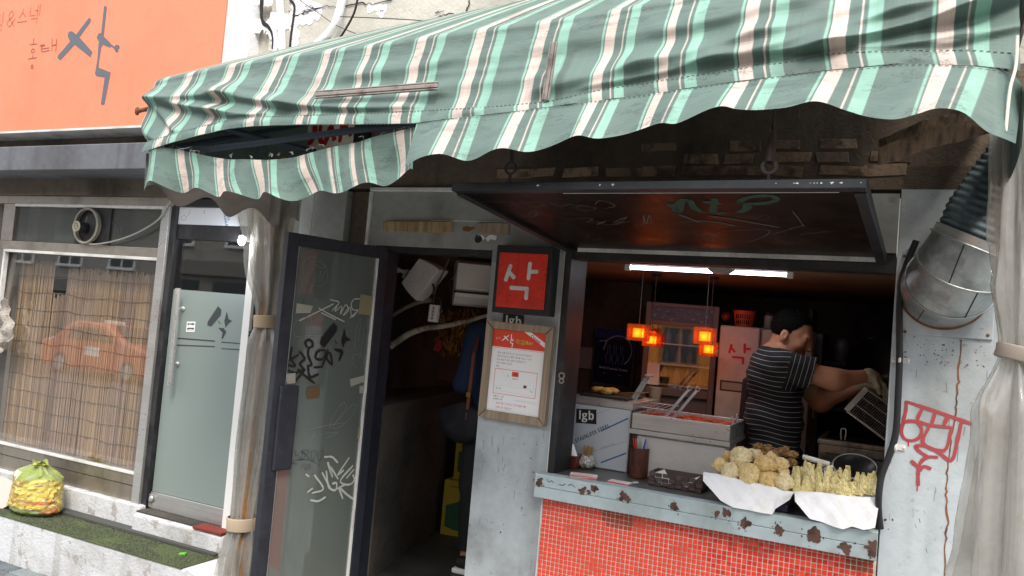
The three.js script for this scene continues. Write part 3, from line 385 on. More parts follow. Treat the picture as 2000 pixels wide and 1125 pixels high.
{ // see-through green rubbish bag full of scraps
  const bag = thing('rubbish_bag', 'knotted yellow green see-through rubbish bag full of yellow scraps', 'rubbish bag');
  const cx = -4.79, cz = 0.2, y0 = 0.266, H = 0.31, prof = (v) => v < 0.08 ? lerp(0.13, 0.165, v / 0.08) : v < 0.7 ? lerp(0.165, 0.15, (v - 0.08) / 0.62) : v < 0.93 ? lerp(0.15, 0.022, Math.pow((v - 0.7) / 0.23, 1.5)) : lerp(0.022, 0.05, (v - 0.93) / 0.07);
  const sack = (k, amp, f) => grid(72, 60, (u, v) => { const a = u * 6.283, R = prof(v) * k, n = (n3(Math.cos(a) * f + 5, v * f * 2, Math.sin(a) * f + 5) - 0.5) * amp * smooth(0, 0.1, v) * smooth(1, 0.9, v), pl = v > 0.62 ? Math.sin(a * 11) * 0.012 * smooth(0.62, 0.9, v) * (1 - smooth(0.9, 0.95, v)) : 0; const q = R + n + pl; return [cx + Math.cos(a) * q * 1.12, y0 + v * H * (1 + 0.05 * Math.sin(a * 3)) + 0.004, cz + Math.sin(a) * q * 0.75]; });
  part('scraps', sack(0.985, 0.035, 9), std(0xffffff, 0.8, { map: dataTex(256, (u, v) => { const a = fbm(u, v, 9, 4, 401), b = vn(u * 16, v * 24, 16, 405), g = vn(u * 8, v * 10, 8, 411); let c = mix([244, 222, 128], [206, 172, 70], smooth(0.35, 0.7, a)); if (b > 0.82) c = [138, 112, 60]; if (v > 0.66) c = mix(c, [134, 150, 72], smooth(0.66, 0.74, v)); if (v < 0.14) c = mix(c, g > 0.5 ? [206, 118, 60] : [110, 130, 60], smooth(0.2, 0.12, v)); if (g > 0.76 && v < 0.3) c = [204, 120, 70]; if (v > 0.68 && v < 0.78 && u > 0.3 && u < 0.5) c = [235, 235, 225]; return c; }, 1), bumpMap: roughBump, bumpScale: 0.01 }), bag);
  part('bag_skin', sack(1.02, 0.03, 8), phy(0xf0f0d4, 0.14, { transmission: 0.9, thickness: 0, clearcoat: 0.5, clearcoatRoughness: 0.1 }), bag);
  const kn = []; const r = rng(3); for (let i = 0; i < 9; i++) { const a = i / 9 * 6.283, l = rr(0.03, 0.06, r); kn.push(grid(2, 4, (u, v) => [cx + Math.cos(a + (u - 0.5) * 0.7) * (0.006 + v * l), y0 + H * 0.95 + Math.sin(v * 2.2) * 0.022 - v * 0.008, cz + Math.sin(a + (u - 0.5) * 0.7) * (0.006 + v * l)])); }
  part('knot', [...kn, torus(cx, y0 + H * 0.94, cz, 0.02, 0.008, 0, Math.PI / 2)], phy(0xc3cb66, 0.3, { transmission: 0.35, thickness: 0 }), bag);
}
solo('cardboard_sheet', poly([[-5.35, 0.268], [-4.985, 0.268], [-4.93, 0.31], [-4.92, 0.43], [-5.1, 0.45], [-5.35, 0.46]], 0.006, 0.28, 0.001).applyMatrix4(new THREE.Matrix4().makeTranslation(0, 0.268, 0.29).multiply(new THREE.Matrix4().makeRotationX(-0.35)).multiply(new THREE.Matrix4().makeTranslation(0, -0.268, -0.29))), std(0xcdb9b0, 0.85), 'flattened pinkish cardboard sheet leaning beside the rubbish bag', 'cardboard');
solo('plastic_tag', spin(bx(-3.5, -3.462, 0.266, 0.28, 0.2, 0.226, 0.004), [-3.48, 0.27, 0.21], 0, 0.5, 0.1), std(0x5fae38, 0.5), 'small bright green plastic tag dropped on the turf', 'tag');
{ // reed blind behind the window
  const blind = thing('reed_blind', 'brown reed blind hanging inside the left shop window', 'blind');
  const g = new THREE.CylinderGeometry(0.0022, 0.0026, 1, 5).translate(0, -0.5, 0), N = 640, im = new THREE.InstancedMesh(g, std(0xffffff, 0.8), N), r = rng(55), m = new THREE.Matrix4(), q = new THREE.Quaternion(), col = new THREE.Color();
  for (let i = 0; i < N; i++) { const x = -5.72 + i / N * 1.56 + rr(-0.002, 0.002, r), gap = x > -5.34 && x < -5.2 ? 0.22 : x > -5.2 ? 0.03 : 0; q.setFromEuler(new THREE.Euler(0, 0, rr(-0.012, 0.012, r))); const top = 1.84 - gap + rr(-0.03, 0.03, r); m.compose(V(x, top, -0.13 + rr(-0.006, 0.006, r)), q, V(rr(0.7, 1.5, r), top - 0.5, 1)); im.setMatrixAt(i, m); const w = n3(x * 9, 3, 1), k = rr(0.3, 1, r); col.setRGB(lerp(0.17, 0.5, k) * lerp(0.8, 1.15, w), lerp(0.112, 0.37, k) * lerp(0.8, 1.1, w), lerp(0.066, 0.24, k)); im.setColorAt(i, col); }
  im.name = 'reed'; im.userData.kind = 'stuff'; im.castShadow = im.receiveShadow = true; blind.add(im);
  for (let k = 0; k < 11; k++) { const y = 1.75 - k * 0.117, pts = []; for (let i = 0; i <= 14; i++) pts.push([-5.72 + i * 0.111, y + (n3(i * 0.8, k, 2) - 0.5) * 0.02, -0.123]); part('binding_wire', tube(pts, 0.0019, 40, 5), M.wire, blind); }
}
{ // old extractor fan in the upper pane
  const [fx, fy] = [-4.858, 2.108], f = thing('extractor_fan', 'dusty old extractor fan set into the upper pane of the left shop', 'extractor fan'), R = 0.115;
  const dusty = std(0xffffff, 0.7, { map: grime(0x9b968a, 0x6b655a, { s: 421, m: 0.3, k: 1 }) });
  part('fan_board', (() => { const s = new THREE.Shape([[-0.14, -0.128], [0.2, -0.128], [0.2, 0.128], [-0.14, 0.128]].map((p) => new THREE.Vector2(...p))); const h = new THREE.Path(); h.absarc(0, 0, R, 0, 6.3); s.holes.push(h); return uvBox(new THREE.ExtrudeGeometry(s, { depth: 0.012, bevelEnabled: false }).translate(fx, fy, -0.017)); })(), M.blackWorn, f);
  part('fan_ring', [torus(fx, fy, 0.022, R, 0.009), torus(fx, fy, -0.15, R - 0.004, 0.012), flat(new THREE.CylinderGeometry(R, R, 0.17, 36, 1, true).rotateX(Math.PI / 2).translate(fx, fy, -0.065))], dusty, f);
  part('motor', [flat(new THREE.CylinderGeometry(0.036, 0.036, 0.07, 24).rotateX(Math.PI / 2).translate(fx - 0.03, fy - 0.012, 0.03))], M.blackWorn, f);
  part('motor_cap', (() => { const L = [torus(fx - 0.03, fy - 0.012, 0.067, 0.03, 0.007)]; for (let i = 0; i < 8; i++) { const a = i * 0.785; L.push(bar([fx - 0.03, fy - 0.012, 0.069], [fx - 0.03 + Math.cos(a) * 0.03, fy - 0.012 + Math.sin(a) * 0.03, 0.069], 0.006, 0.006, 0.001)); } return L; })(), std(0x9a9584, 0.6), f);
  part('hub', flat(new THREE.CylinderGeometry(0.02, 0.022, 0.03, 18).rotateX(Math.PI / 2).translate(fx + 0.012, fy + 0.004, -0.1)), dusty, f);
  for (let i = 0; i < 4; i++) { const a = i * 1.571 + 0.5; part('blade', grid(5, 5, (u, v) => { const t = a + (v - 0.5) * 0.9, q = 0.022 + u * 0.09; return [fx + 0.012 + Math.cos(t) * q, fy + 0.004 + Math.sin(t) * q, -0.11 + (v - 0.5) * 0.035]; }), std(0x2c2a27, 0.6), f); }
  part('bracket', [bar([fx - 0.03, fy + 0.12, -0.02], [fx - 0.04, fy + 0.02, -0.01], 0.02, 0.006), bar([fx + 0.02, fy + 0.13, -0.03], [fx + 0.02, fy + 0.03, -0.03], 0.008, 0.006), bar([fx + 0.02, fy - 0.02, -0.03], [fx + 0.04, fy - 0.12, -0.03], 0.008, 0.006)], dusty, f);
  part('torn_tape', [poly([[fx + 0.0, fy + 0.07], [fx + 0.02, fy + 0.11], [fx - 0.02, fy + 0.12]], 0, -0.025), poly([[fx - 0.11, fy + 0.05], [fx - 0.09, fy + 0.13], [fx - 0.05, fy + 0.13], [fx - 0.08, fy + 0.1]], 0, -0.02)], std(0x8b8778, 0.7), f);
}
solo('fan_cable', tube([[-4.891, 1.994, 0.0], [-4.764, 1.987, 0.02], [-4.641, 2.001, 0.022], [-4.477, 2.036, 0.022], [-4.298, 2.1, 0.022], [-4.171, 2.174, 0.022], [-4.093, 2.282, 0.022], [-4.014, 2.303, 0.015]], 0.0055), std(0x9b9a92, 0.5), 'grey flex hanging from the extractor fan to the door frame', 'cable');
solo('inner_board', bx(-5.44, -4.98, 1.99, 2.21, -0.18, -0.16), std(0x6d7674, 0.8), 'grey board standing behind the upper pane left of the fan', 'board');
{ const l = thing('door_lamp', 'small glaring white bulb lamp over the frosted glass door', 'lamp'); const p = [-3.453, 2.048, 0.04];
  part('bulb', ball(p[0], p[1], p[2], 0.021, 0.026, 0.021), new THREE.MeshStandardMaterial({ color: 0xffffff, emissive: 0xffffff, emissiveIntensity: 9 }), l);
  part('socket', [rod([p[0] - 0.005, p[1] + 0.02, p[2] - 0.01], [p[0] - 0.02, p[1] + 0.07, p[2] - 0.04], 0.026, 0.03), bar([p[0] - 0.02, p[1] + 0.06, p[2] - 0.04], [p[0] - 0.02, p[1] + 0.09, -0.02], 0.02, 0.02)], M.blackWorn, l);
  const L = new THREE.PointLight(0xf4f8ff, 0.35, 0, 2); L.position.set(p[0], p[1] - 0.002, p[2]); L.castShadow = true; scene.add(L); }
{ // rag hanging at the very left
  const rag = grid(14, 20, (u, v) => { const x = -5.66 + u * 0.14 * (0.8 + 0.4 * v), y = 1.53 - v * 0.3 - 0.05 * Math.sin(u * 5); return [x + 0.02 * Math.sin(v * 7 + u * 3), y, 0.05 + 0.03 * Math.sin(u * 16 + v * 2) + 0.012 * Math.sin(v * 20)]; });
  solo('grey_rag', rag, std(0xffffff, 0.95, { map: grime(0xb3aea6, 0x7d776f, { s: 431, m: 0.2, k: 1 }), bumpMap: roughBump, bumpScale: 0.01 }), 'crumpled grey rag hanging at the left end of the window', 'rag');
}
// big orange sign above
const os = thing('orange_sign', 'big orange sign board with slate brush lettering over the left shop', 'sign');
part('sign_sheet', bx(-7.4, -3.6, 2.716, 4.6, 0.186, 0.2, 0.004), M.orangeSheet, os); part('sign_case', bx(-7.4, -3.601, 2.716 + 0.002, 4.6, -0.05, 0.185, 0.004), M.whiteFill, os, 'white side of the sign case');
part('sign_rim', [bx(-7.4, -3.598, 2.7, 2.715, 0.02, 0.206, 0.002)], M.whiteWorn, os);
const O = 0.2015;
part('lettering', [poly([[-4.801, 3.444], [-4.781, 3.426], [-4.785, 3.41], [-4.877, 3.318], [-4.731, 3.21], [-4.746, 3.176], [-4.916, 3.272], [-5.042, 3.177], [-5.075, 3.195], [-5.074, 3.21], [-4.965, 3.297], [-4.995, 3.334], [-4.996, 3.358], [-4.972, 3.368], [-4.945, 3.36], [-4.913, 3.339]], 0, O), poly([[-4.668, 3.509], [-4.64, 3.496], [-4.639, 3.304], [-4.568, 3.257], [-4.564, 3.224], [-4.639, 3.251], [-4.651, 3.232], [-4.657, 3.152], [-4.656, 3.104], [-4.535, 3.064], [-4.56, 2.862], [-4.576, 2.856], [-4.595, 2.863], [-4.586, 3.035], [-4.666, 3.048], [-4.683, 3.065], [-4.675, 3.153], [-4.681, 3.274], [-4.706, 3.304], [-4.694, 3.327], [-4.667, 3.33]], 0, O)], M.slate, os);
part('small_fork', strokes([[[-4.569, 3.245], [-4.514, 3.217]], [[-4.512, 3.214], [-4.48, 3.218]], [[-4.509, 3.237], [-4.519, 3.217], [-4.495, 3.194]], [[-4.508, 3.235], [-4.483, 3.227]], [[-4.514, 3.206], [-4.489, 3.2]]], 0.014, O + 0.0004), M.slate, os);
part('small_lettering', strokes([[[-5.349, 3.35], [-5.347, 3.306]], [[-5.386, 3.308], [-5.309, 3.309]], [[-5.348, 3.277], [-5.361, 3.263], [-5.346, 3.249], [-5.328, 3.256], [-5.331, 3.271], [-5.348, 3.277]], [[-5.336, 3.236], [-5.34, 3.214]], [[-5.384, 3.209], [-5.294, 3.213]], [[-5.332, 3.167], [-5.345, 3.154], [-5.333, 3.141], [-5.321, 3.147], [-5.332, 3.167]], [[-5.273, 3.294], [-5.226, 3.297]], [[-5.219, 3.29], [-5.256, 3.285], [-5.247, 3.252], [-5.167, 3.254]], [[-5.246, 3.269], [-5.174, 3.271]], [[-5.153, 3.332], [-5.141, 3.244]], [[-5.144, 3.284], [-5.102, 3.286]], [[-5.105, 3.324], [-5.101, 3.238]]], 0.0075, O), std(0x8f5c4c, 0.6), os);
{ const L = []; const put = (ch, x, y, s) => { for (const g of hangul(ch)) L.push(ribbon(g.map(([u, v]) => [x + u * s * 0.85, y - v * s]), 0.007, O)); }; const [x, y] = [-5.755, 3.565]; put('김', x - 0.06, y + 0.0, 0.13); put('스', x + 0.2, y + 0.01, 0.13); put('넥', x + 0.33, y + 0.015, 0.13); L.push(ribbon(curve2([[x + 0.17, y - 0.11], [x + 0.1, y - 0.03], [x + 0.13, y], [x + 0.15, y - 0.03], [x + 0.09, y - 0.08], [x + 0.12, y - 0.11], [x + 0.17, y - 0.06]], 5), 0.007, O)); part('top_lettering', L, std(0xb3694f, 0.6), os); }

// ------------------------------------------------------------------ the striped awning
const creams = [[-3.397, 2.602], [-3.147, 2.597], [-2.913, 2.59], [-2.661, 2.593], [-2.397, 2.608], [-2.141, 2.625], [-1.933, 2.623], [-1.688, 2.618], [-1.431, 2.649], [-1.176, 2.668], [-0.915, 2.675], [-0.698, 2.649], [-0.447, 2.67], [-0.191, 2.663], [0.079, 2.669], [0.334, 2.672]].map((p) => p[0]);
const AX0 = -3.6, AX1 = 0.75;
const clothMap = canvasTex(2048, 512, (c, w, h) => {
  const X = (x) => (x - AX0) / (AX1 - AX0) * w, box = (a, b, col) => { c.fillStyle = col; c.fillRect(X(a), 0, X(b) - X(a), h); };
  c.fillStyle = '#566b64'; c.fillRect(0, 0, w, h);
  creams.forEach((x, i) => {
    const p = (creams[i + 1] ?? x + 0.27) - x, n = i === 6 || i === 11 ? 0.05 : 0.075;
    box(x - (n + 0.065) * p, x - (n + 0.025) * p, '#7fa696'); box(x - (n + 0.025) * p, x + n * p, '#bcaea5'); box(x - (n + 0.03) * p, x - (n + 0.012) * p, '#4f635d');
    box(x + 0.195 * p, x + 0.22 * p, '#b5a89f'); box(x + 0.262 * p, x + 0.41 * p, '#7da797'); box(x + n * p, x + 0.195 * p, '#50655e'); box(x + 0.22 * p, x + 0.262 * p, '#50655e');
  });
  const im = c.getImageData(0, 0, w, h), d = im.data; // faded weave, soot specks and stains in the folds
  for (let j = 0; j < h; j++) for (let i = 0; i < w; i++) { const k = (j * w + i) * 4, f = 1 + (fbm(i / 512, j / 512, 12, 5, 501) - 0.5) * 0.2 + (hash(i, j, 9) - 0.5) * 0.06; const s = 1 - 0.14 * smooth(0.62, 0.8, fbm(i / 512, j / 512, 9, 5, 507)); const sp = hash(i >> 1, j, 31) < 0.3 && fbm(i / 512, j / 512, 16, 4, 513) > 0.64 && j > h * 0.25 ? 0.74 : 1; for (let q = 0; q < 3; q++) d[k + q] = clamp(d[k + q] * f * s * sp, 0, 255); }
  c.putImageData(im, 0, 0);
});
clothMap.wrapS = clothMap.wrapT = THREE.ClampToEdgeWrapping;
const cloth = std(0xffffff, 0.62, { map: clothMap, bumpMap: bumpT((u, v) => 0.6 * fbm(u, v, 8, 5, 521) + 0.2 * hash(Math.floor(u * 256), Math.floor(v * 256)), 1), bumpScale: 0.003 });
const cu = (x) => (x - AX0) / (AX1 - AX0);
const seamP = [[-3, 2.363], [-2.891, 2.383], [-2.795, 2.402], [-2.536, 2.442], [-2.331, 2.45], [-1.894, 2.445], [-1.642, 2.443], [-1.312, 2.446], [-1.091, 2.454], [-0.938, 2.48], [-0.714, 2.504], [-0.534, 2.52], [-0.349, 2.536], [-0.234, 2.552], [-0.151, 2.554], [-0.035, 2.551], [0.143, 2.538], [0.243, 2.522], [0.308, 2.504]];
const seamLow = [[-2.968, 2.314], [-2.858, 2.341], [-2.663, 2.376], [-2.502, 2.399], [-2.364, 2.406], [-2.133, 2.404], [-1.873, 2.396], [-1.597, 2.391], [-1.411, 2.405], [-1.212, 2.417], [-1.027, 2.432], [-0.765, 2.452], [-0.527, 2.475], [-0.229, 2.497], [-0.033, 2.505], [0.144, 2.488], [0.243, 2.47], [0.308, 2.45]];
const bendP = [[-3.2, 2.68], [-2.707, 2.728], [-2.259, 2.75], [-1.875, 2.761], [-1.528, 2.777], [-1.114, 2.79], [-0.748, 2.815], [-0.421, 2.838], [-0.128, 2.858], [0.137, 2.882], [0.331, 2.901]];
function along(P, x) { if (x <= P[0][0]) return P[0][1] + (x - P[0][0]) * (P[1][1] - P[0][1]) / (P[1][0] - P[0][0]); for (let i = 1; i < P.length; i++) if (x <= P[i][0] || i === P.length - 1) { const a = P[i - 1], b = P[i], t = (x - a[0]) / (b[0] - a[0]), s = i < P.length - 1 || t < 1 ? clamp(t) : t; return lerp(a[1], b[1], s); } }
const XL = -3.007 - 0.005, XR = 0.253;
// folds of the cloth: [x0, y0, x1, y1, height, width above, width below]
const F3 = (p, h, a, b) => [...p[0], ...p[1], h, a, b];
const folds = [
  F3([[-3.116, 2.586], [-2.647, 2.576]], 0.035, 0.05, 0.02), F3([[-2.647, 2.576], [-2.258, 2.504]], 0.035, 0.05, 0.02), F3([[-2.258, 2.504], [-1.684, 2.446]], 0.028, 0.05, 0.016),
  F3([[-3.094, 2.571], [-2.651, 2.499]], 0.024, 0.03, 0.018), F3([[-2.651, 2.499], [-2.359, 2.451]], 0.02, 0.03, 0.014), F3([[-3.026, 2.514], [-2.868, 2.417]], 0.018, 0.03, 0.014), F3([[-2.935, 2.549], [-2.5, 2.456]], 0.014, 0.02, 0.012),
  F3([[-2.54, 2.61], [-2.124, 2.56]], 0.014, 0.05, 0.02), F3([[-2.346, 2.631], [-1.786, 2.617]], 0.01, 0.06, 0.03), F3([[-2.069, 2.528], [-1.548, 2.517]], 0.012, 0.04, 0.02),
  F3([[-1.931, 2.627], [-1.584, 2.647]], 0.012, 0.05, 0.025), F3([[-1.541, 2.656], [-1.151, 2.664]], 0.014, 0.06, 0.03), F3([[-1.503, 2.549], [-1.137, 2.556]], 0.016, 0.05, 0.03), F3([[-1.558, 2.603], [-1.127, 2.609]], 0.01, 0.04, 0.02),
  F3([[-1.095, 2.514], [-0.775, 2.568]], 0.03, 0.06, 0.03), F3([[-0.775, 2.568], [-0.427, 2.641]], 0.035, 0.06, 0.028), F3([[-0.427, 2.641], [-0.065, 2.73]], 0.03, 0.06, 0.03),
  F3([[-1.077, 2.694], [-0.72, 2.694]], 0.014, 0.07, 0.04), F3([[-0.72, 2.694], [-0.316, 2.742]], 0.02, 0.07, 0.035), F3([[-0.909, 2.49], [-0.545, 2.566]], 0.022, 0.04, 0.016), F3([[-0.543, 2.562], [-0.219, 2.577]], 0.03, 0.045, 0.014), F3([[-0.219, 2.577], [0.141, 2.664]], 0.042, 0.055, 0.014), F3([[0.141, 2.664], [0.324, 2.74]], 0.04, 0.055, 0.016),
  F3([[-0.394, 2.59], [-0.036, 2.679]], 0.026, 0.05, 0.022), F3([[-0.036, 2.679], [0.21, 2.743]], 0.026, 0.05, 0.022), F3([[-0.121, 2.552], [0.096, 2.586]], 0.018, 0.03, 0.014), F3([[-0.002, 2.54], [0.216, 2.598]], 0.018, 0.03, 0.014), F3([[-0.588, 2.711], [-0.177, 2.788]], 0.016, 0.06, 0.03)];
function foldAt(x, y) {
  let s = 0; for (const [x0, y0, x1, y1, h, wa, wb] of folds) { const dx = x1 - x0, dy = y1 - y0, l = Math.hypot(dx, dy), t = ((x - x0) * dx + (y - y0) * dy) / (l * l), d = ((y - y0) * dx - (x - x0) * dy) / l; const tc = clamp(t), e = Math.hypot(x - x0 - tc * dx, y - y0 - tc * dy); const w = d > 0 ? wa : wb; const off = Math.max(0, t - 1) * l + Math.max(0, -t) * l; s += h * Math.exp(-(d * d) / (w * w)) * Math.exp(-(off * off) / 0.006) * (e > 0.4 ? 0 : 1); }
  return s * (x > -1.2 ? 1.12 : 1.0) + (n3(x * 9, y * 9, 4) - 0.5) * 0.006 + (n3(x * 26, y * 30, 8) - 0.5) * 0.002;
}
const aw = thing('striped_awning', 'green and cream striped cloth awning with a torn scalloped valance over the snack shop', 'awning');
const wallY = (x) => 3.215 + 0.083 * (x + 3.15);
const XLv = (v) => { const t = clamp((v - 0.3) / 0.7); return v < 0.3 ? lerp(-3.15, -3.18, v / 0.3) : t < 0.6 ? -3.18 : lerp(-3.18, XL, Math.pow((t - 0.6) / 0.4, 1.7)); };
function front(x, v, hem = 0) { // v 0 at the wall .. 0.3 at the bend .. 1 at the seam; returns [x, y, z]
  const yb = along(bendP, x), ys = along(seamP, x), yw = wallY(x); let y, z;
  if (v < 0.26) { const t = v / 0.26; y = lerp(yw, yb + 0.016, t) + 0.005 * Math.sin(t * 3.14); z = lerp(0.0, 0.955, t); }
  else if (v < 0.34) { const t = (v - 0.26) / 0.08, q = 1 - t; y = q * q * (yb + 0.016) + 2 * q * t * yb + t * t * (yb - 0.02); z = q * q * 0.955 + 2 * q * t * 0.99 + t * t * 0.993; }
  else { const t = (v - 0.34) / 0.66; y = lerp(yb - 0.02, ys, t); z = lerp(0.993, 1.1, t); z += foldAt(x, y) * smooth(0, 0.12, t) * (1 - 0.6 * smooth(0.93, 1, t)) - 0.02 * Math.sin(t * 3.14); }
  return [x, y, z];
}
part('awning_sheet', grid(430, 110, (u, v) => {
  const xl = XLv(v); let x = lerp(xl, XR, u), p = front(x, v); const el = x - xl, R = 0.06; // the ends turn round the corner
  if (el < R) { const a = (1 - el / R) * 1.3; p[2] -= (1 - Math.cos(a)) * 0.06 * smooth(0.2, 0.4, v); p[1] -= (1 - Math.cos(a)) * 0.04 * (1 - smooth(0.25, 0.5, v)); }
  return [...p, cu(x), v * 1.6];
}), cloth, aw);
part('seam_band', grid(260, 6, (u, v) => { const x = lerp(XL + 0.012, XR, u), y = lerp(along(seamP, x), along(seamLow, x), v); return [x, y, 1.108 + 0.022 * v + 0.004 * Math.sin(v * 3.14) + (n3(x * 20, v * 2, 3) - 0.5) * 0.006, cu(x - 0.012 * v), 0.3 + v * 0.05]; }), cloth, aw);
const hem = [[-1.565, 2.216], [-1.487, 2.243], [-1.415, 2.255], [-1.32, 2.234], [-1.19, 2.269], [-1.095, 2.259], [-0.933, 2.305], [-0.852, 2.291], [-0.672, 2.34], [-0.616, 2.334], [-0.489, 2.38], [-0.442, 2.372], [-0.308, 2.367], [-0.23, 2.382], [-0.152, 2.359], [-0.04, 2.321], [0.02, 2.337], [0.064, 2.351], [0.124, 2.343], [0.193, 2.283], [0.251, 2.265], [0.302, 2.275]];
const hemC = curve2(hem, 8);
part('valance', grid(300, 24, (u, v) => { const x0 = lerp(-1.588, XR + 0.02, u), yt = along(seamLow, x0), xb = lerp(hemC[0][0], XR - 0.005, u), yb = along(hemC, xb), x = lerp(x0, xb, v), y = lerp(yt, yb, v); const wv = Math.sin(x * 21 + 1) * 0.012 * v + (n3(x * 8, y * 7, 2) - 0.5) * 0.03 * v + 0.028 * Math.exp(-Math.pow((x + 0.05 - (1 - v) * 0.1) / 0.05, 2)) * v; const er = XR - x, q = er < 0.06 ? Math.pow(1 - er / 0.06, 2) * 0.06 : 0; return [x, y, 1.128 + 0.085 * v + wv - q, cu(x0 + 0.018 * v), 0.2 + v * 0.4]; }), cloth, aw);
part('end_panel', grid(16, 30, (u, v) => { const p = front(XR, v * 0.66 + 0.34), z = lerp(p[2], 0.05, u); return [XR + 0.012 + 0.02 * Math.sin(u * 5 + v * 4), lerp(p[1], p[1] + 0.1, u), z, cu(XR + 0.05 + u * 0.8), v]; }), cloth, aw);
part('end_valance', grid(24, 10, (u, v) => { const yt = along(seamLow, XR), yb = along(hemC, XR - 0.01) + 0.03 * Math.sin(u * 14) - 0.0; return [XR + 0.014 + 0.015 * Math.sin(u * 9), lerp(yt, yb, v), lerp(1.13, 0.06, u), cu(XR + 0.05 + u * 0.8), v * 0.4]; }), cloth, aw);
part('left_end_panel', grid(16, 40, (u, v) => { const xl = XLv(v), p = front(xl, v), z = Math.max(0, p[2] - 0.06), yb = lerp(2.34, 2.4, 1 - z); return [lerp(xl + 0.012, XL + 0.01, u) + 0.01 * Math.sin(u * 5 + z * 9), lerp(p[1] - 0.045, Math.min(yb, p[1] - 0.05), u), z, cu(-3.4 - u * 0.2), v]; }), cloth, aw);
part('left_valance', grid(40, 12, (u, v) => { const z = lerp(1.1, 0.08, u), yt = along(seamLow, XL) + 0.01, yb = 2.146 + 0.035 * Math.sin(u * 21 + 0.4); return [XL + 0.005 + 0.012 * Math.sin(u * 18 + v), lerp(yt, yb, v), z - 0.0, cu(-3.42 + 0.02 * u), v * 0.4]; }), cloth, aw);
part('seam_cord', tube([[XR - 0.01, along(seamP, XR) + 0.04, 1.13], [XR - 0.012, along(seamP, XR) - 0.05, 1.145], [XR - 0.022, along(seamLow, XR) - 0.05, 1.16], [XR - 0.03, along(hemC, XR - 0.03) + 0.015, 1.185]], 0.004), std(0xd9d2c2, 0.8), aw);
// the torn strip hanging loose at the left
{ const top = curve2([[-2.961, 2.325], [-2.848, 2.329], [-2.764, 2.317], [-2.603, 2.292], [-2.389, 2.282], [-2.178, 2.293], [-2.029, 2.319], [-1.839, 2.348], [-1.681, 2.37], [-1.592, 2.384]], 6), bot = curve2([[-2.95, 2.132], [-2.91, 2.179], [-2.771, 2.137], [-2.653, 2.155], [-2.512, 2.117], [-2.493, 2.14], [-2.312, 2.112], [-2.276, 2.137], [-2.146, 2.105], [-2.028, 2.148], [-1.909, 2.135], [-1.791, 2.178], [-1.708, 2.166], [-1.587, 2.222], [-1.574, 2.218]], 6);
  const cx = [[-2.961, 2.325], [-2.804, 2.324], [-2.594, 2.292], [-2.387, 2.282], [-2.147, 2.295], [-1.907, 2.338], [-1.668, 2.371], [-1.592, 2.384]].map((p) => p[0]), cb = [[-2.95, 2.132], [-2.734, 2.137], [-2.495, 2.138], [-2.286, 2.116], [-2.042, 2.144], [-1.834, 2.16], [-1.625, 2.205], [-1.574, 2.218]].map((p) => p[0]), cc = [creams[1] - 0.21, creams[1], creams[2], creams[3], creams[4], creams[6], creams[7], creams[7] + 0.09];
  const pw = (A, B, x) => { for (let i = 1; i < A.length; i++) if (x <= A[i] || i === A.length - 1) return lerp(B[i - 1], B[i], (x - A[i - 1]) / (A[i] - A[i - 1])); };
  part('torn_valance', grid(220, 24, (u, v) => { const xt = lerp(cx[0], cx[7], u), xb = pw(cx, cb, xt), x = lerp(xt, xb, Math.pow(v, 1.2)), yt = along(top, xt), yb = along(bot, xb), y = lerp(yt, yb, v); const z = 1.12 - 0.06 * Math.sin(u * 3.14) * (1 - v) + 0.02 * Math.sin(x * 19) * v + (n3(x * 9, y * 8, 2) - 0.5) * 0.03; return [x, y, z, cu(pw(cx, cc, xt)), 0.3 + v * 0.4]; }), cloth, aw);
  const r = rng(8), L = []; for (let i = 0; i < 40; i++) { const k = Math.floor(r() * (top.length - 1)), [x, y] = top[k]; L.push(tube([[x, y, 1.1], [x + rr(-0.01, 0.01, r), y + rr(0.004, 0.016, r), 1.1], [x + rr(-0.02, 0.02, r), y + rr(-0.002, 0.016, r), 1.105]], 0.00035, 6, 4)); }
  stuff(part('frayed_thread', L, std(0xe8e2d8, 0.9), aw)); }
{ const L = []; for (const [P, dz] of [[seamP, 1.113], [seamLow, 1.134]]) for (let x = XL + 0.02; x < XR; x += 0.016) L.push(bar([x, along(P, x) - 0.003, dz], [x + 0.009, along(P, x + 0.009) - 0.003, dz], 0.0016, 0.002, 0)); stuff(part('stitch', L, std(0x5a6963, 0.9), aw)); }
// patched slats stitched to the cloth
const slat = (a, b, z, w, name) => { const g = [bar([...a, z], [...b, z], w * 0.42, 0.012, 0.003)]; const dx = b[0] - a[0], dy = b[1] - a[1], l = Math.hypot(dx, dy), nx = -dy / l * w * 0.34, ny = dx / l * w * 0.34; g.push(bar([a[0] + nx, a[1] + ny, z - 0.002], [b[0] + nx, b[1] + ny, z - 0.002], w * 0.2, 0.012, 0.003), bar([a[0] - nx, a[1] - ny, z - 0.002], [b[0] - nx, b[1] - ny, z - 0.002], w * 0.2, 0.012, 0.003)); return g; };
const slatM = std(0xffffff, 0.6, { map: grime(0x948c86, 0x5c504a, { s: 531, m: 0.3, k: 1 }) });
solo('patch_slat', slat([-2.078, 2.523], [-1.522, 2.529], 1.115, 0.036), slatM, 'long weathered brown slat fixed across the awning face', 'slat');
solo('patch_slat', slat([-1.092, 2.453], [-1.079, 2.651], 1.12, 0.03), slatM, 'short upright weathered slat fixed to the middle of the awning', 'slat');
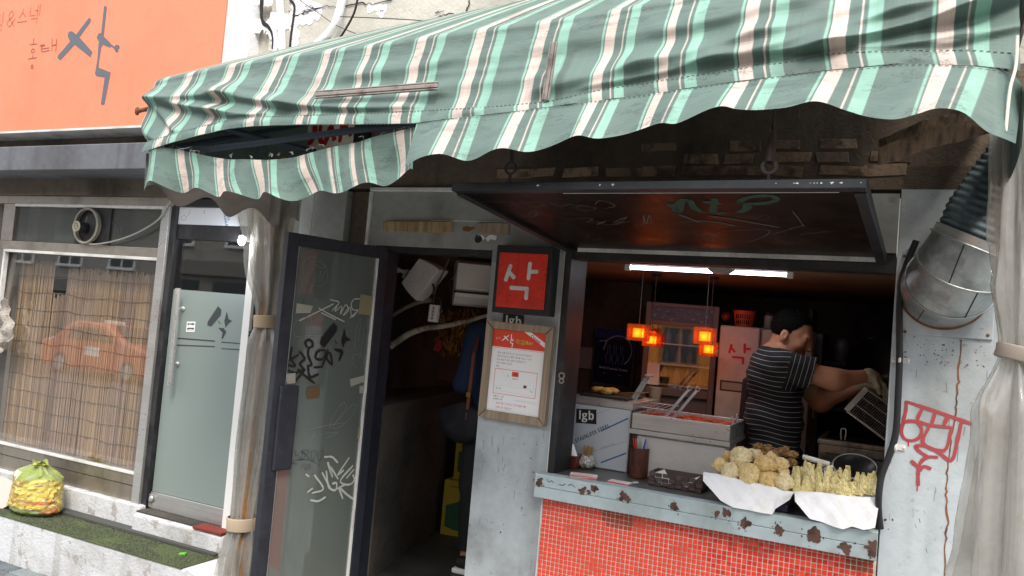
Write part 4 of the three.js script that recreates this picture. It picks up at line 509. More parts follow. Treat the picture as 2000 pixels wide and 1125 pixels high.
// frame under the cloth
part('frame_pipe', [tube([[XL + 0.03, 2.31, 1.06], [-1.4, 2.43, 1.05], [XR - 0.02, 2.5, 1.06]], 0.014), rod([XL + 0.05, 2.34, 1.05], [XL + 0.05, 2.75, 0.02], 0.014), rod([-1.1, 2.42, 1.05], [-1.1, 3.0, 0.02], 0.014), rod([XR - 0.06, 2.5, 1.05], [XR - 0.06, 3.0, 0.02], 0.014), rod([XL + 0.05, 2.52, 0.75], [-2.75, 2.5, 0.3], 0.018)], std(0x2f3b48, 0.5, { metalness: 0.3 }), aw);
solo('frame_end', [ball(-3.222, 2.537, 1.0, 0.01, 0.02, 0.012), rod([-3.1, 2.538 + 0.012, 1.0], [-3.222, 2.537, 1.0], 0.01)], M.rust, 'rusty pipe end poking out of the left end of the awning', 'pipe end');
// sign glimpsed through the tear
{ const s = thing('wall_sign', 'cream wall sign with red handwritten lettering glimpsed through the torn awning', 'sign'); const x0 = -3.091, x1 = -2.731, y1 = 2.86, y0 = 2.5;
  part('sign_face', bx(x0, x1, y0, y1, 0.003, 0.02, 0.003), std(0xffffff, 0.6, { map: grime(0xf2e8d6, 0xcbbea6, { s: 541, m: 0.5 }) }), s);
  part('lettering', strokes([[[-2.963, 2.779], [-3.007, 2.758], [-3.007, 2.706], [-3.007, 2.659], [-3.027, 2.631], [-3.06, 2.613]], [[-2.968, 2.723], [-2.968, 2.672], [-2.954, 2.63], [-2.932, 2.62], [-2.918, 2.643], [-2.905, 2.684], [-2.897, 2.712], [-2.875, 2.669], [-2.863, 2.639]], [[-2.819, 2.769], [-2.817, 2.705], [-2.821, 2.668], [-2.824, 2.627]], [[-2.777, 2.749], [-2.795, 2.709], [-2.769, 2.685], [-2.753, 2.659]]], 0.032, 0.022), std(0xb01c1c, 0.5), s);
  part('sign_edge', [bx(x0 - 0.05, x0 - 0.002, y0, y1, 0, 0.03), bx(x1 + 0.002, x1 + 0.1, y0, y1, 0, 0.026)], M.black, s); }
// brown bundle under the right end
{ const p = [[-0.087, 2.36], [-0.018, 2.417], [0.096, 2.454], [0.167, 2.456], [0.249, 2.461], [0.25, 2.429], [0.162, 2.412], [0.043, 2.369], [-0.072, 2.321]];
  solo('rolled_tarp', grid(26, 16, (u, v) => { const a = v * 6.283, x = lerp(-0.079, 0.26, u), y = lerp(2.348, 2.437, u) + 0.015 * Math.sin(u * 3); const R = 0.045 + 0.012 * Math.sin(u * 4) + (n3(u * 6, Math.cos(a) * 2, Math.sin(a) * 2) - 0.5) * 0.02; return [x, y + Math.sin(a) * R * 0.8, 0.75 + Math.cos(a) * R * 1.3, u * 2, v * 0.4]; }), std(0xffffff, 0.85, { map: grime(0x7a644e, 0x4c3d30, { s: 551, m: 0.5, k: 1 }), bumpMap: roughBump, bumpScale: 0.006 }), 'rolled brown tarp tied up under the right end of the awning', 'tarp'); }

// ------------------------------------------------------------------ clear vinyl curtains
const vinyl = phy(0xeeeeec, 0.12, { transmission: 0.8, thickness: 0, clearcoat: 1, clearcoatRoughness: 0.05, map: grime(0xfafaf9, 0xe4e1dd, { s: 561, m: 0.7, k: 0.8, st: 0.4 }) });
const vinylIn = phy(0xdedcd8, 0.25, { transmission: 0.7, thickness: 0 });
function bundle(axis, rad, pleats, seed, k = 1) { // axis: [y, x, z] from top to bottom, rad: half width at each
  const N = axis.length - 1; const at = (A, v) => { const q = v * N, i = Math.min(N - 1, Math.floor(q)), t = q - i, s = t * t * (3 - 2 * t); return typeof A[0] === 'number' ? lerp(A[i], A[i + 1], s) : A[i].map((_, d) => lerp(A[i][d], A[i + 1][d], d ? s : t)); };
  return grid(180, 130, (u, v) => { const [y, cx, cz] = at(axis, v), R = at(rad, v) * k, a = u * 6.283 + 0.3 * Math.sin(v * 3 + seed), f = (0.78 + 0.2 * Math.sin(a * pleats + seed + 1.1 * Math.sin(v * 6 + seed)) + 0.16 * (n3(Math.cos(a) * 4 + seed, v * 6, Math.sin(a) * 4) - 0.5) * 2 + 0.1 * (n3(Math.cos(a) * 13, v * 10 + seed, Math.sin(a) * 13) - 0.5) + 0.07 * (n3(Math.cos(a) * 9 + v * 9, v * 30, Math.sin(a) * 9) - 0.5)); return [cx + Math.cos(a) * R * f, y, cz + Math.sin(a) * R * f * 0.75, u * 1.2, y]; });
}
{ const z = 0.22, c = thing('vinyl_curtain', 'clear vinyl curtain gathered round the rusty post left of the open door', 'curtain');
  const ax = [[2.42, -3.104, z], [2.2, -3.085, z], [1.95, -3.063, z], [1.627, -3.041, z], [1.45, -3.034, z], [1.0, -3.045, z], [0.537, -3.063, z], [0.3, -3.08, z], [0.02, -3.101, z]], ra = [0.21, 0.19, 0.145, 0.062, 0.115, 0.125, 0.085, 0.12, 0.15];
  part('curtain_sheet', bundle(ax, ra, 7, 1), vinyl, c); part('inner_fold', bundle(ax, ra, 5, 4, 0.6), vinylIn, c);
  const tie = (px, y, R) => lathe([[R * 0.98, -0.034], [R * 1.04, -0.03], [R * 1.03, 0], [R * 1.06, 0.028], [R * 0.98, 0.034]], 0, 0, 0, 30).rotateZ(0.06).translate(px, y, z);
  part('tie_band', tie(-3.039, 1.605 - 0.005, 0.064), std(0xb39d83, 0.8), c); part('tie_band', tie(-3.062, 0.523, 0.08), std(0xb8a68e, 0.8), c);
  const p = thing('rusty_post', 'rusty orange brown post inside the left vinyl curtain', 'post');
  part('post_shaft', bx(-3.048 - 0.028, -3.048 + 0.028, -0.02, 2.5, z - 0.028, z + 0.028, 0.005), M.poleWood, p);
  part('tape_wrap', bx(-3.048 - 0.034, -3.048 + 0.034, 1.86, 1.98, z - 0.034, z + 0.034, 0.006), std(0xa98a5c, 0.5), p); }
{ const z = 0.78, c = thing('vinyl_curtain', 'clear vinyl curtain tied in the middle at the right edge of the shop', 'curtain');
  const ax = [[2.42, 0.303, z], [2.15, 0.314, z], [1.95, 0.32, z], [1.743, 0.327, z], [1.55, 0.334, z], [1.2, 0.34, z], [0.9, 0.338, z], [0.3, 0.333, z]], ra = [0.09, 0.09, 0.085, 0.058, 0.13, 0.16, 0.17, 0.18];
  part('curtain_sheet', bundle(ax, ra, 8, 2), vinyl, c); part('inner_fold', bundle(ax, ra, 5, 6, 0.6), vinylIn, c);
  part('tie_band', lathe([[0.056, -0.022], [0.062, -0.018], [0.06, 0], [0.063, 0.016], [0.056, 0.022]], 0, 0, 0, 32).rotateZ(-0.2).translate(0.328, 1.74, z), std(0x8f8478, 0.7), c); }

// ------------------------------------------------------------------ open glass door of the snack shop, hinged at the left of the doorway
{ const leaf = thing('open_door', 'dark framed glass door swung open to the street, its pane covered with tags', 'door');
  const mt = new THREE.Matrix4().makeTranslation(-2.46, 0, 0).multiply(new THREE.Matrix4().makeRotationY(-Math.atan2(0.606, -0.152))); // local x runs from the hinge to the free edge
  const W = 0.6245, T = 2.045, B = 0.04, L = (n, g, m, l) => part(n, merge(g).applyMatrix4(mt), m, leaf, l);
  L('stile', bx(0, 0.055, B, T, -0.02, 0.02, 0.003), M.darkFrame); L('stile', bx(W - 0.065, W, B, T, -0.02, 0.02, 0.003), M.darkFrame);
  L('top_rail', bx(0.0555, W - 0.0655, T - 0.06, T, -0.019, 0.019, 0.003), M.darkFrame); L('bottom_rail', bx(0.0555, W - 0.0655, B, B + 0.12, -0.019, 0.019, 0.003), M.darkFrame);
  const S = -1; // the side seen from the street corner
  L('glass_pane', bx(0.055, W - 0.065, B + 0.12, T - 0.06, -0.004, 0.001), phy(0x8a928c, 0.07, { transmission: 0.56, thickness: 0, ior: 1.95, roughnessMap: bumpT((u, v) => 0.25 + 0.75 * smooth(0.4, 0.7, fbm(u, v, 5, 5, 571)), 0.9) }));
  L('glazing_bead', [bx(0.056, 0.07, B + 0.12, T - 0.06, -0.014, 0.014, 0.002), bx(W - 0.072, W - 0.066, B + 0.12, T - 0.06, -0.012, 0.012, 0.002)], M.whiteWorn);
  L('lock_box', bx(W - 0.135, W - 0.03, 0.919, 1.319, -0.034, 0.034, 0.008), M.darkFrame);
  for (const z of [0.0055, -0.0085]) { if (z > 0) continue;
    const st = (l, w, k = 0) => strokes(l, w, z + (z > 0 ? k : -k));
    L('logo', [poly([[0.307, 1.634], [0.283, 1.614], [0.282, 1.59], [0.35, 1.503], [0.376, 1.524], [0.371, 1.553]], 0, z), poly([[0.297, 1.55], [0.265, 1.525], [0.282, 1.53]], 0, z), poly([[0.234, 1.609], [0.222, 1.568], [0.187, 1.549], [0.217, 1.54], [0.234, 1.508], [0.247, 1.539]], 0, z), poly([[0.29, 1.503], [0.24, 1.501], [0.225, 1.486], [0.246, 1.439], [0.254, 1.442], [0.245, 1.48], [0.282, 1.491]], 0, z)], std(0x101114, 0.5));
    L('black_tag', merge([st([[[0.452, 1.505], [0.462, 1.524], [0.448, 1.539], [0.423, 1.532], [0.421, 1.509], [0.438, 1.498], [0.439, 1.465], [0.414, 1.419], [0.437, 1.412]], [[0.493, 1.483], [0.457, 1.445], [0.482, 1.424], [0.459, 1.398]], [[0.537, 1.499], [0.539, 1.449], [0.508, 1.411], [0.563, 1.423], [0.498, 1.464]], [[0.396, 1.473], [0.374, 1.49], [0.34, 1.488], [0.352, 1.447], [0.394, 1.453], [0.389, 1.48]], [[0.325, 1.495], [0.328, 1.454], [0.291, 1.421], [0.315, 1.482], [0.349, 1.42]], [[0.56, 1.397], [0.504, 1.378], [0.451, 1.395], [0.5, 1.338]], [[0.49, 1.394], [0.435, 1.358], [0.387, 1.328]], [[0.433, 1.408], [0.415, 1.359], [0.368, 1.372]], [[0.396, 1.406], [0.348, 1.41]]], 0.0125), st([[[0.457, 1.008], [0.457, 0.984], [0.447, 0.976]], [[0.444, 0.991], [0.426, 0.955], [0.418, 1.001], [0.427, 0.997], [0.402, 0.984]], [[0.413, 0.958], [0.381, 0.998], [0.413, 1], [0.371, 0.955]], [[0.372, 0.997], [0.352, 0.946], [0.339, 0.995], [0.366, 0.993]], [[0.333, 0.991], [0.313, 0.939], [0.294, 0.996], [0.327, 0.979]], [[0.449, 0.957], [0.476, 0.946], [0.442, 0.938]], [[0.449, 0.957], [0.375, 0.952], [0.304, 0.919]], [[0.397, 0.938], [0.419, 0.913]], [[0.373, 0.932], [0.398, 0.911], [0.37, 0.909], [0.364, 0.935]]], 0.0022, 0.0002)]), std(0x1a1b1c, 0.6));
    L('pale_tag', merge([st([[[0.51, 1.629], [0.42, 1.674], [0.318, 1.725]], [[0.406, 1.698], [0.337, 1.672], [0.24, 1.64]], [[0.387, 1.676], [0.296, 1.647]], [[0.341, 1.744], [0.285, 1.734], [0.326, 1.687], [0.293, 1.723], [0.305, 1.688], [0.266, 1.718], [0.27, 1.677], [0.241, 1.727], [0.221, 1.701], [0.252, 1.671], [0.214, 1.715], [0.195, 1.667], [0.159, 1.705], [0.207, 1.66]], [[0.159, 1.705], [0.195, 1.706], [0.207, 1.733], [0.192, 1.758], [0.157, 1.763]]], 0.0065), st([[[0.282, 0.96], [0.238, 0.957], [0.198, 0.926]], [[0.386, 0.884], [0.366, 0.87]], [[0.334, 0.875], [0.273, 0.799], [0.338, 0.787]], [[0.288, 0.883], [0.229, 0.799]], [[0.366, 0.794], [0.338, 0.81]], [[0.343, 0.753], [0.295, 0.743], [0.254, 0.758]], [[0.26, 0.931], [0.221, 0.853], [0.242, 0.906], [0.185, 0.842]], [[0.264, 0.888], [0.235, 0.803], [0.194, 0.787], [0.193, 0.823], [0.217, 0.821]], [[0.127, 0.945], [0.188, 0.862], [0.155, 0.883]], [[0.089, 0.881], [0.13, 0.841]], [[0.097, 0.902], [0.169, 0.828], [0.106, 0.806], [0.077, 0.828], [0.091, 0.853]], [[0.175, 0.797], [0.143, 0.738]], [[0.17, 0.797], [0.109, 0.75], [0.06, 0.727], [0.033, 0.76]], [[0.189, 0.791], [0.136, 0.809]]], 0.0105, 0.0003)]), std(0xb3b5ae, 0.7));
    L('scratched_tag', merge([st([[[0.513, 1.853], [0.522, 1.905], [0.491, 1.938], [0.435, 1.942], [0.39, 1.906], [0.371, 1.854], [0.395, 1.814], [0.451, 1.805], [0.502, 1.827]], [[0.437, 1.962], [0.473, 1.924], [0.413, 1.897], [0.389, 1.9], [0.441, 1.928], [0.48, 1.91]], [[0.482, 1.929], [0.511, 1.84], [0.53, 1.739]], [[0.45, 1.866], [0.482, 1.763], [0.439, 1.874], [0.444, 1.813], [0.412, 1.884], [0.421, 1.822], [0.38, 1.894]], [[0.161, 1.5], [0.157, 1.613], [0.136, 1.664], [0.14, 1.543]], [[0.12, 1.452], [0.103, 1.616], [0.091, 1.667], [0.085, 1.545]], [[0.07, 1.532], [0.051, 1.64], [0.016, 1.664], [0.009, 1.563], [0.043, 1.497], [0.092, 1.452], [0.08, 1.424], [0.033, 1.419]], [[0.104, 1.474], [0.158, 1.472], [0.167, 1.437], [0.132, 1.406]], [[0.358, 1.565], [0.455, 1.561], [0.525, 1.555], [0.541, 1.593], [0.518, 1.634], [0.441, 1.645], [0.45, 1.591]]], 0.0022, 0.0005), st([[[0.27, 1.105], [0.261, 1.151], [0.197, 1.229], [0.175, 1.212], [0.252, 1.112], [0.144, 1.212], [0.114, 1.219], [0.137, 1.155], [0.221, 1.102], [0.271, 1.109]], [[0.43, 1.1], [0.357, 1.108], [0.272, 1.12], [0.184, 1.125]], [[0.374, 1.059], [0.353, 1.081]], [[0.296, 1.078], [0.214, 1.08], [0.284, 1.054]]], 0.0024, 0.0006)]), std(0x7e827c, 0.8));
    L('paper_scrap', [poly([[0.153, 1.789], [0.057, 1.783], [0.06, 1.682], [0.157, 1.685]], 0, z * 1.05), poly([[0.084, 1.1], [0.022, 1.106], [0.018, 1.048], [0.087, 1.039]], 0, z * 1.05)], std(0x8b8464, 0.8), 'yellowed square of old paper stuck on the pane');
    L('tape_scrap', [poly([[0.535, 1.712], [0.44, 1.706], [0.452, 1.671], [0.536, 1.663]], 0, z * 1.04), poly([[0.17, 1.349], [0.072, 1.371], [0.065, 1.339], [0.161, 1.31]], 0, z * 1.04), poly([[0.103, 1.314], [0.022, 1.316], [0.021, 1.277], [0.1, 1.276]], 0, z * 1.04), poly([[0.565, 1.371], [0.504, 1.378], [0.498, 1.329], [0.544, 1.325]], 0, z * 1.04)], std(0x9a9a8e, 0.8), 'pale torn tape left on the pane');
    L('brown_scrap', poly([[0.429, 1.309], [0.353, 1.313], [0.35, 1.257], [0.422, 1.251]], 0, z * 1.04), std(0x6b5138, 0.8));
  }
}
// ------------------------------------------------------------------ hinged window flap held up over the counter
{ const flap = thing('window_flap', 'dark glazed window flap propped open above the serving counter', 'window flap');
  const mt = new THREE.Matrix4().makeTranslation(-0.74, 2.085, 0.012).multiply(new THREE.Matrix4().makeRotationY(-0.046)).multiply(new THREE.Matrix4().makeTranslation(0.74, 0, 0)).multiply(new THREE.Matrix4().makeRotationX(Math.PI / 2 - Math.atan2(0.095, 1.05))); // local y runs outwards from the hinge
  const L = (n, g, m, l) => part(n, merge(g).applyMatrix4(mt), m, flap, l), Q = 1.055, x0 = -1.43, x1 = -0.045, navy = std(0xffffff, 0.45, { map: grime(0x15191f, 0x2a2f36, { s: 581, k: 0.5, sp: 0.5 }), bumpMap: roughBump, bumpScale: 0.0006 });
  L('frame_rail', bx(x0, x1, Q - 0.04, Q, -0.014, 0.0155, 0.003), navy); L('frame_rail', bx(x0, x1, 0, 0.04, -0.022, 0.022, 0.003), navy);
  L('frame_stile', bx(x0, x0 + 0.035, 0.0405, Q - 0.0405, -0.021, 0.022, 0.003), navy); L('frame_stile', bx(x1 - 0.035, x1, 0.0405, Q - 0.0405, -0.021, 0.022, 0.003), navy);
  L('glazing', bx(x0 + 0.035, x1 - 0.035, 0.04, Q - 0.04, -0.006, 0.004), phy(0x211a16, 0.4, { ior: 1.25, specularIntensity: 0.5, map: grime(0xffffff, 0xa09484, { s: 591, m: 0.8, p: 7 }), roughnessMap: bumpT((u, v) => 0.5 + 0.9 * fbm(u, v, 6, 5, 593), 0.8) }));
  L('worn_edge', [bx(-1.0, -0.12, Q - 0.043, Q - 0.0405, 0.0, 0.016, 0.0005), bx(-1.36, -0.08, 0.041, 0.0425, 0.0, 0.0225, 0.0005)], M.whiteWorn);
  { const r = rng(12), C = []; for (let i = 0; i < 15; i++) { const x = i < 9 ? rr(-0.25, -0.06, r) : rr(x0, x1, r), s = rr(0.001, 0.005, r); C.push(poly([...Array(7)].map((_, k) => { const a = k / 7 * 6.28, q = s * rr(0.4, 1.2, r); return [x + Math.cos(a) * q * 1.5, clamp(0.001 + Math.sin(a) * q, -0.012, 0.013)]; }), 0, Q + 0.0006 + i * 2e-5)); } L('paint_chip', C.map((g) => g.applyMatrix4(new THREE.Matrix4().makeRotationX(-Math.PI / 2))), M.whiteWorn); }
  const z = 0.0052, st = (l, w, k = 0) => strokes(l, w, z + k);
  L('graffiti', st([[[-0.672, 0.844], [-0.68, 0.729], [-0.621, 0.885], [-0.598, 0.896], [-0.605, 0.786], [-0.594, 0.734]], [[-0.506, 0.908], [-0.548, 0.727], [-0.516, 0.729]], [[-0.548, 0.869], [-0.506, 0.851]], [[-0.464, 0.732], [-0.421, 0.816], [-0.433, 0.873], [-0.387, 0.93], [-0.325, 0.941], [-0.316, 0.896], [-0.378, 0.847], [-0.436, 0.854]]], 0.03), std(0x14382a, 0.8));
  L('graffiti', st([[[-0.684, 0.696], [-0.64, 0.585]], [[-0.641, 0.609], [-0.572, 0.591], [-0.52, 0.537]], [[-0.577, 0.681], [-0.509, 0.642], [-0.37, 0.529]]], 0.018, 0.0003), std(0x453f35, 0.8));
  L('scratched_tag', st([[[-1.392, 0.877], [-1.356, 0.865], [-1.292, 0.863], [-1.29, 0.797]], [[-1.236, 0.875], [-1.211, 0.8], [-1.164, 0.824], [-1.177, 0.867], [-1.215, 0.865]], [[-1.121, 0.869], [-1.11, 0.805], [-1.044, 0.85]], [[-1.05, 0.786], [-1.019, 0.82], [-0.97, 0.789], [-1, 0.755], [-1.047, 0.759], [-1.05, 0.786]], [[-0.956, 0.833], [-0.915, 0.886], [-0.885, 0.856], [-0.893, 0.804], [-0.938, 0.78]], [[-1.155, 0.612], [-1.052, 0.619], [-1.099, 0.559], [-1.035, 0.577], [-1.072, 0.523], [-1.005, 0.592], [-1.041, 0.539], [-0.993, 0.53], [-0.898, 0.659], [-0.985, 0.556], [-0.907, 0.587]], [[-0.909, 0.538], [-0.877, 0.541], [-0.822, 0.687], [-0.859, 0.543], [-0.799, 0.689], [-0.827, 0.57]], [[-1.398, 0.722], [-1.354, 0.7], [-1.322, 0.666], [-1.238, 0.754], [-1.286, 0.656], [-1.361, 0.639]], [[-1.462, 0.541], [-1.436, 0.503]], [[-0.841, 0.531], [-0.722, 0.578], [-0.605, 0.623]], [[-0.776, 0.474], [-0.701, 0.405], [-0.666, 0.273], [-0.627, 0.414], [-0.513, 0.477], [-0.412, 0.488], [-0.462, 0.356], [-0.57, 0.258], [-0.637, 0.36]], [[-0.286, 0.763], [-0.279, 0.549]], [[-0.41, 0.414], [-0.346, 0.495], [-0.277, 0.572]], [[-0.31, 0.426], [-0.201, 0.492]]], 0.003, 0.0006), std(0x5d5a53, 0.9)); }
for (const [px, py, ty, lab, big] of [[997, 345, 300, 'black hook and ring holding up the left side of the window flap', 0], [1502, 348, 232, 'rusty turnbuckle hook holding up the right side of the window flap', 1]]) {
  const h = thing('flap_hook', lab, 'hook'), [x, y] = big ? [-0.37, 2.212] : [-1.244, 2.215], t = big ? 2.401 : 2.316;
  part('eye_ring', torus(x, y + 0.03, 1.03, 0.02, big ? 0.007 : 0.0045), big ? std(0x4f4842, 0.6) : M.blackWorn, h); part('eye_stem', rod([x, y - 0.02, 1.03], [x, y + 0.014, 1.03], 0.006), M.blackWorn, h);
  part('hook_bar', big ? [rod([x, y + 0.045, 1.03], [x + 0.004, y + 0.15, 1.03], 0.018, 0.008), rod([x + 0.004, y + 0.13, 1.03], [x + 0.006, 2.5, 1.05], 0.005), torus(x, y + 0.15, 1.03, 0.014, 0.004, 1.2)] : [rod([x, y + 0.046, 1.03], [x + 0.002, 2.42, 1.04], 0.006), rod([x + 0.008, y + 0.046, 1.035], [x + 0.006, 2.42, 1.045], 0.004)], big ? std(0x4b423b, 0.6, { metalness: 0.5 }) : M.blackWorn, h); }
// ------------------------------------------------------------------ signs on the pillar
{ const s = thing('red_shop_sign', 'square red shop sign in a black box on the pillar, white brush letters', 'sign'); const z = 0.1;
  part('sign_box', bx(-1.732 - 0.02, -1.478 + 0.018, 1.779 - 0.028, 2.047 + 0.03, 0, z - 0.006, 0.004), M.blackWorn, s);
  part('sign_face', bx(-1.732, -1.478, 1.779, 2.042, z - 0.006, z, 0.003), M.signRed, s);
  const cp = (l, w) => l.map((p, j) => merge([ribbon(p, w, z + 0.0014 + j * 0.0003), ...p.map((q, i) => flat(new THREE.CircleGeometry(w / 2, 14).translate(q[0], q[1], z + 0.0013 + j * 0.0003 - i * 0.00005)))]));
  part('lettering', cp([[[-1.668, 1.976], [-1.686, 1.91]], [[-1.673, 1.948], [-1.645, 1.924]], [[-1.566, 1.992], [-1.567, 1.923]], [[-1.565, 1.954], [-1.528, 1.956]], [[-1.653, 1.873], [-1.57, 1.873]], [[-1.57, 1.873], [-1.571, 1.829]]], 0.0195), M.whiteWorn, s);
  const r = rng(9), D = []; for (let i = 0; i < 40; i++) { const e = r() < 0.7, x = e ? (r() < 0.5 ? rr(-1.732, -1.732 + 0.02, r) : rr(-1.478 - 0.02, -1.478, r)) : rr(-1.732, -1.478, r), y = rr(1.779, 2.042, r), q = rr(0.001, 0.004, r); D.push(poly([...Array(6)].map((_, k) => [x + Math.cos(k) * q * rr(0.5, 1.2, r), y + Math.sin(k) * q]), 0, z + 0.0034 + i * 2e-5)); } part('paint_chip', D, M.rustSpot, s); }
const fontB = 'sans-serif';
const lgb = canvasTex(192, 128, (c) => { c.fillStyle = '#1b1c22'; c.fillRect(0, 0, 192, 128); c.fillStyle = '#f3f3f1'; c.font = 'bold 104px sans-serif'; c.textAlign = 'center'; c.textBaseline = 'alphabetic'; c.fillText('lgb', 96, 92); });
const stickerM = std(0xffffff, 0.5, { map: lgb });
{ const a = [-1.732, 1.677], b = [-1.615, 1.676], c = [-1.619, 1.748], d = [-1.733, 1.75]; solo('lgb_sticker', quad([...a, 0.003], [...b, 0.003], [...c, 0.003], [...d, 0.003]), stickerM, 'black and white letter sticker on the pillar, half hidden by the poster frame', 'sticker'); }
{ const f = thing('poster_frame', 'wood framed menu poster hanging on the pillar under the red sign', 'poster'); // hangs slightly crooked
  const o = [[-1.769, 1.665], [-1.488, 1.674], [-1.483, 1.276], [-1.766, 1.27]], c = [0, 1].map((k) => (o[0][k] + o[1][k] + o[2][k] + o[3][k]) / 4), w = (o[1][0] - o[0][0] + o[2][0] - o[3][0]) / 2, h = (o[0][1] - o[3][1] + o[1][1] - o[2][1]) / 2, z = 0.036, fw = 0.036;
  const print = canvasTex(640, 960, (g, W, H) => {
    g.fillStyle = '#f7f7f8'; g.fillRect(0, 0, W, H); g.fillStyle = '#e5482f'; g.fillRect(0, 0, W, 205); g.strokeStyle = '#e5482f'; g.lineWidth = 3; g.beginPath(); g.moveTo(0, 216); g.lineTo(W, 216); g.stroke();
    g.fillStyle = '#f8f4f2'; g.beginPath(); g.moveTo(370, 0); g.lineTo(455, 0); g.lineTo(W, 112); g.lineTo(W, 168); g.fill(); g.save(); g.translate(466, 20); g.rotate(0.56); g.fillStyle = '#b01f3c'; g.font = 'bold 54px sans-serif'; g.textBaseline = 'top'; g.fillText('Open', 0, -12); g.restore();
    write(g, '홍', 32, 96, 26, 3, '#f3b9a8'); write(g, '대', 66, 92, 22, 3, '#f3b9a8');
    g.strokeStyle = '#fff'; g.lineCap = 'butt'; g.lineJoin = 'miter'; const ln = (p, lw) => { g.lineWidth = lw; g.beginPath(); p.forEach((q, i) => g[i ? 'lineTo' : 'moveTo'](...q)); g.stroke(); };
    ln([[190, 60], [110, 130]], 11); ln([[130, 72], [190, 122]], 11); ln([[222, 42], [222, 110], [252, 120]], 9); ln([[222, 110], [218, 145], [246, 150], [240, 196]], 10); ln([[222, 90], [256, 112]], 5);
    write(g, '튀김Bar', 288, 100, 54, 9, '#5c3a1a'); write(g, '튀김Bar', 286, 98, 54, 6, '#f2c23a');
    ['항상 삭을 찾아주시는 손님께 감사드립니다', '맛있는 튀김과 다양한 메뉴를 드실 수 있는', '튀김 Bar가 바로 옆에 오픈했습니다', '많이 이용해 주세요'].forEach((s, i) => write(g, s, 72, 262 + i * 40, 21, 1.6, '#6c6f77', 1.0));
    write(g, '약도', 70, 424, 17, 1.8, '#45474c'); g.strokeStyle = '#d9402c'; g.lineWidth = 5; g.strokeRect(62, 462, 512, 290);
    g.fillStyle = '#e04530'; g.fillRect(272, 478, 80, 56); write(g, '삭', 300, 490, 32, 4, '#5a1b16'); g.fillRect(424, 618, 36, 32); g.fillStyle = '#444'; g.beginPath(); g.arc(228, 534, 6, 0, 7); g.fill(); write(g, '홍대입구', 280, 550, 17, 1.6, '#777');
    ln([], 1); g.strokeStyle = '#b9bdc4'; ln([[80, 660], [230, 652], [270, 660], [570, 652]], 2); ln([[80, 720], [460, 722], [570, 722]], 2); ln([[150, 478], [260, 650]], 2); ln([[206, 478], [290, 640]], 2); ln([[500, 560], [505, 650]], 2); ln([[540, 555], [545, 650]], 2); write(g, '홍대 정문', 90, 684, 15, 1.4, '#666'); write(g, '지하철', 500, 674, 14, 1.3, '#777');
    write(g, '영업시간 : 오후', 70, 776, 17, 1.7, '#444'); write(g, '포장판매 가능', 70, 808, 17, 1.7, '#444'); g.strokeStyle = '#999'; ln([[330, 800], [590, 800]], 2); ln([[360, 812], [600, 814]], 2);
    write(g, '전단지를 가져오신 분께 음료수를', 110, 850, 24, 2, '#b34a66', 0.98); write(g, '서비스로 드립니다', 110, 898, 24, 2, '#b34a66', 0.98); });
  const rot = (g) => spin(merge(g), [c[0], c[1], 0], 0, 0, -0.012);
  part('print', rot(quad([c[0] - w / 2, c[1] - h / 2, z - 0.012], [c[0] + w / 2, c[1] - h / 2, z - 0.012], [c[0] + w / 2, c[1] + h / 2, z - 0.012], [c[0] - w / 2, c[1] + h / 2, z - 0.012])), std(0xffffff, 0.45, { map: print }), f);
  part('backing', rot(bx(c[0] - w / 2 - 0.02, c[0] + w / 2 + 0.02, c[1] - h / 2 - 0.02, c[1] + h / 2 + 0.02, 0, z - 0.014)), M.blackWorn, f);
  const side = (a, b, d, e) => rot(poly([a, b, d, e], 0.03, z - 0.03, 0.002)), X0 = c[0] - w / 2, X1 = c[0] + w / 2, Y0 = c[1] - h / 2, Y1 = c[1] + h / 2, e = fw, q = 0.003;
  part('frame_side', side([X0 - e, Y0 - e + q], [X0 - q, Y0 + q], [X0 - q, Y1 - q], [X0 - e, Y1 + e - q]), M.frameWood, f); part('frame_side', side([X1 + e, Y0 - e + q], [X1 + q, Y0 + q], [X1 + q, Y1 - q], [X1 + e, Y1 + e - q]), M.frameWood, f);
  part('frame_side', side([X0 - e + q, Y1 + e], [X0 + q, Y1 + q], [X1 - q, Y1 + q], [X1 + e - q, Y1 + e]), M.frameWood, f); part('frame_side', side([X0 - e + q, Y0 - e], [X0 + q, Y0 - q], [X1 - q, Y0 - q], [X1 + e - q, Y0 - e]), M.frameWood, f); }
{ const l = thing('jamb_latch', 'worn metal latch ring on the dark window jamb beside the poster', 'latch'), [x, y] = [-1.391, 1.47]; part('latch_ring', [torus(x, y + 0.01, 0.022, 0.013, 0.004).scale(1, 1, 1), torus(x + 0.001, y - 0.014, 0.022, 0.01, 0.004)], M.frameSteel, l); part('latch_plate', bx(x - 0.012, x + 0.012, y - 0.035, y + 0.035, 0.012, 0.016, 0.002), M.blackWorn, l); }
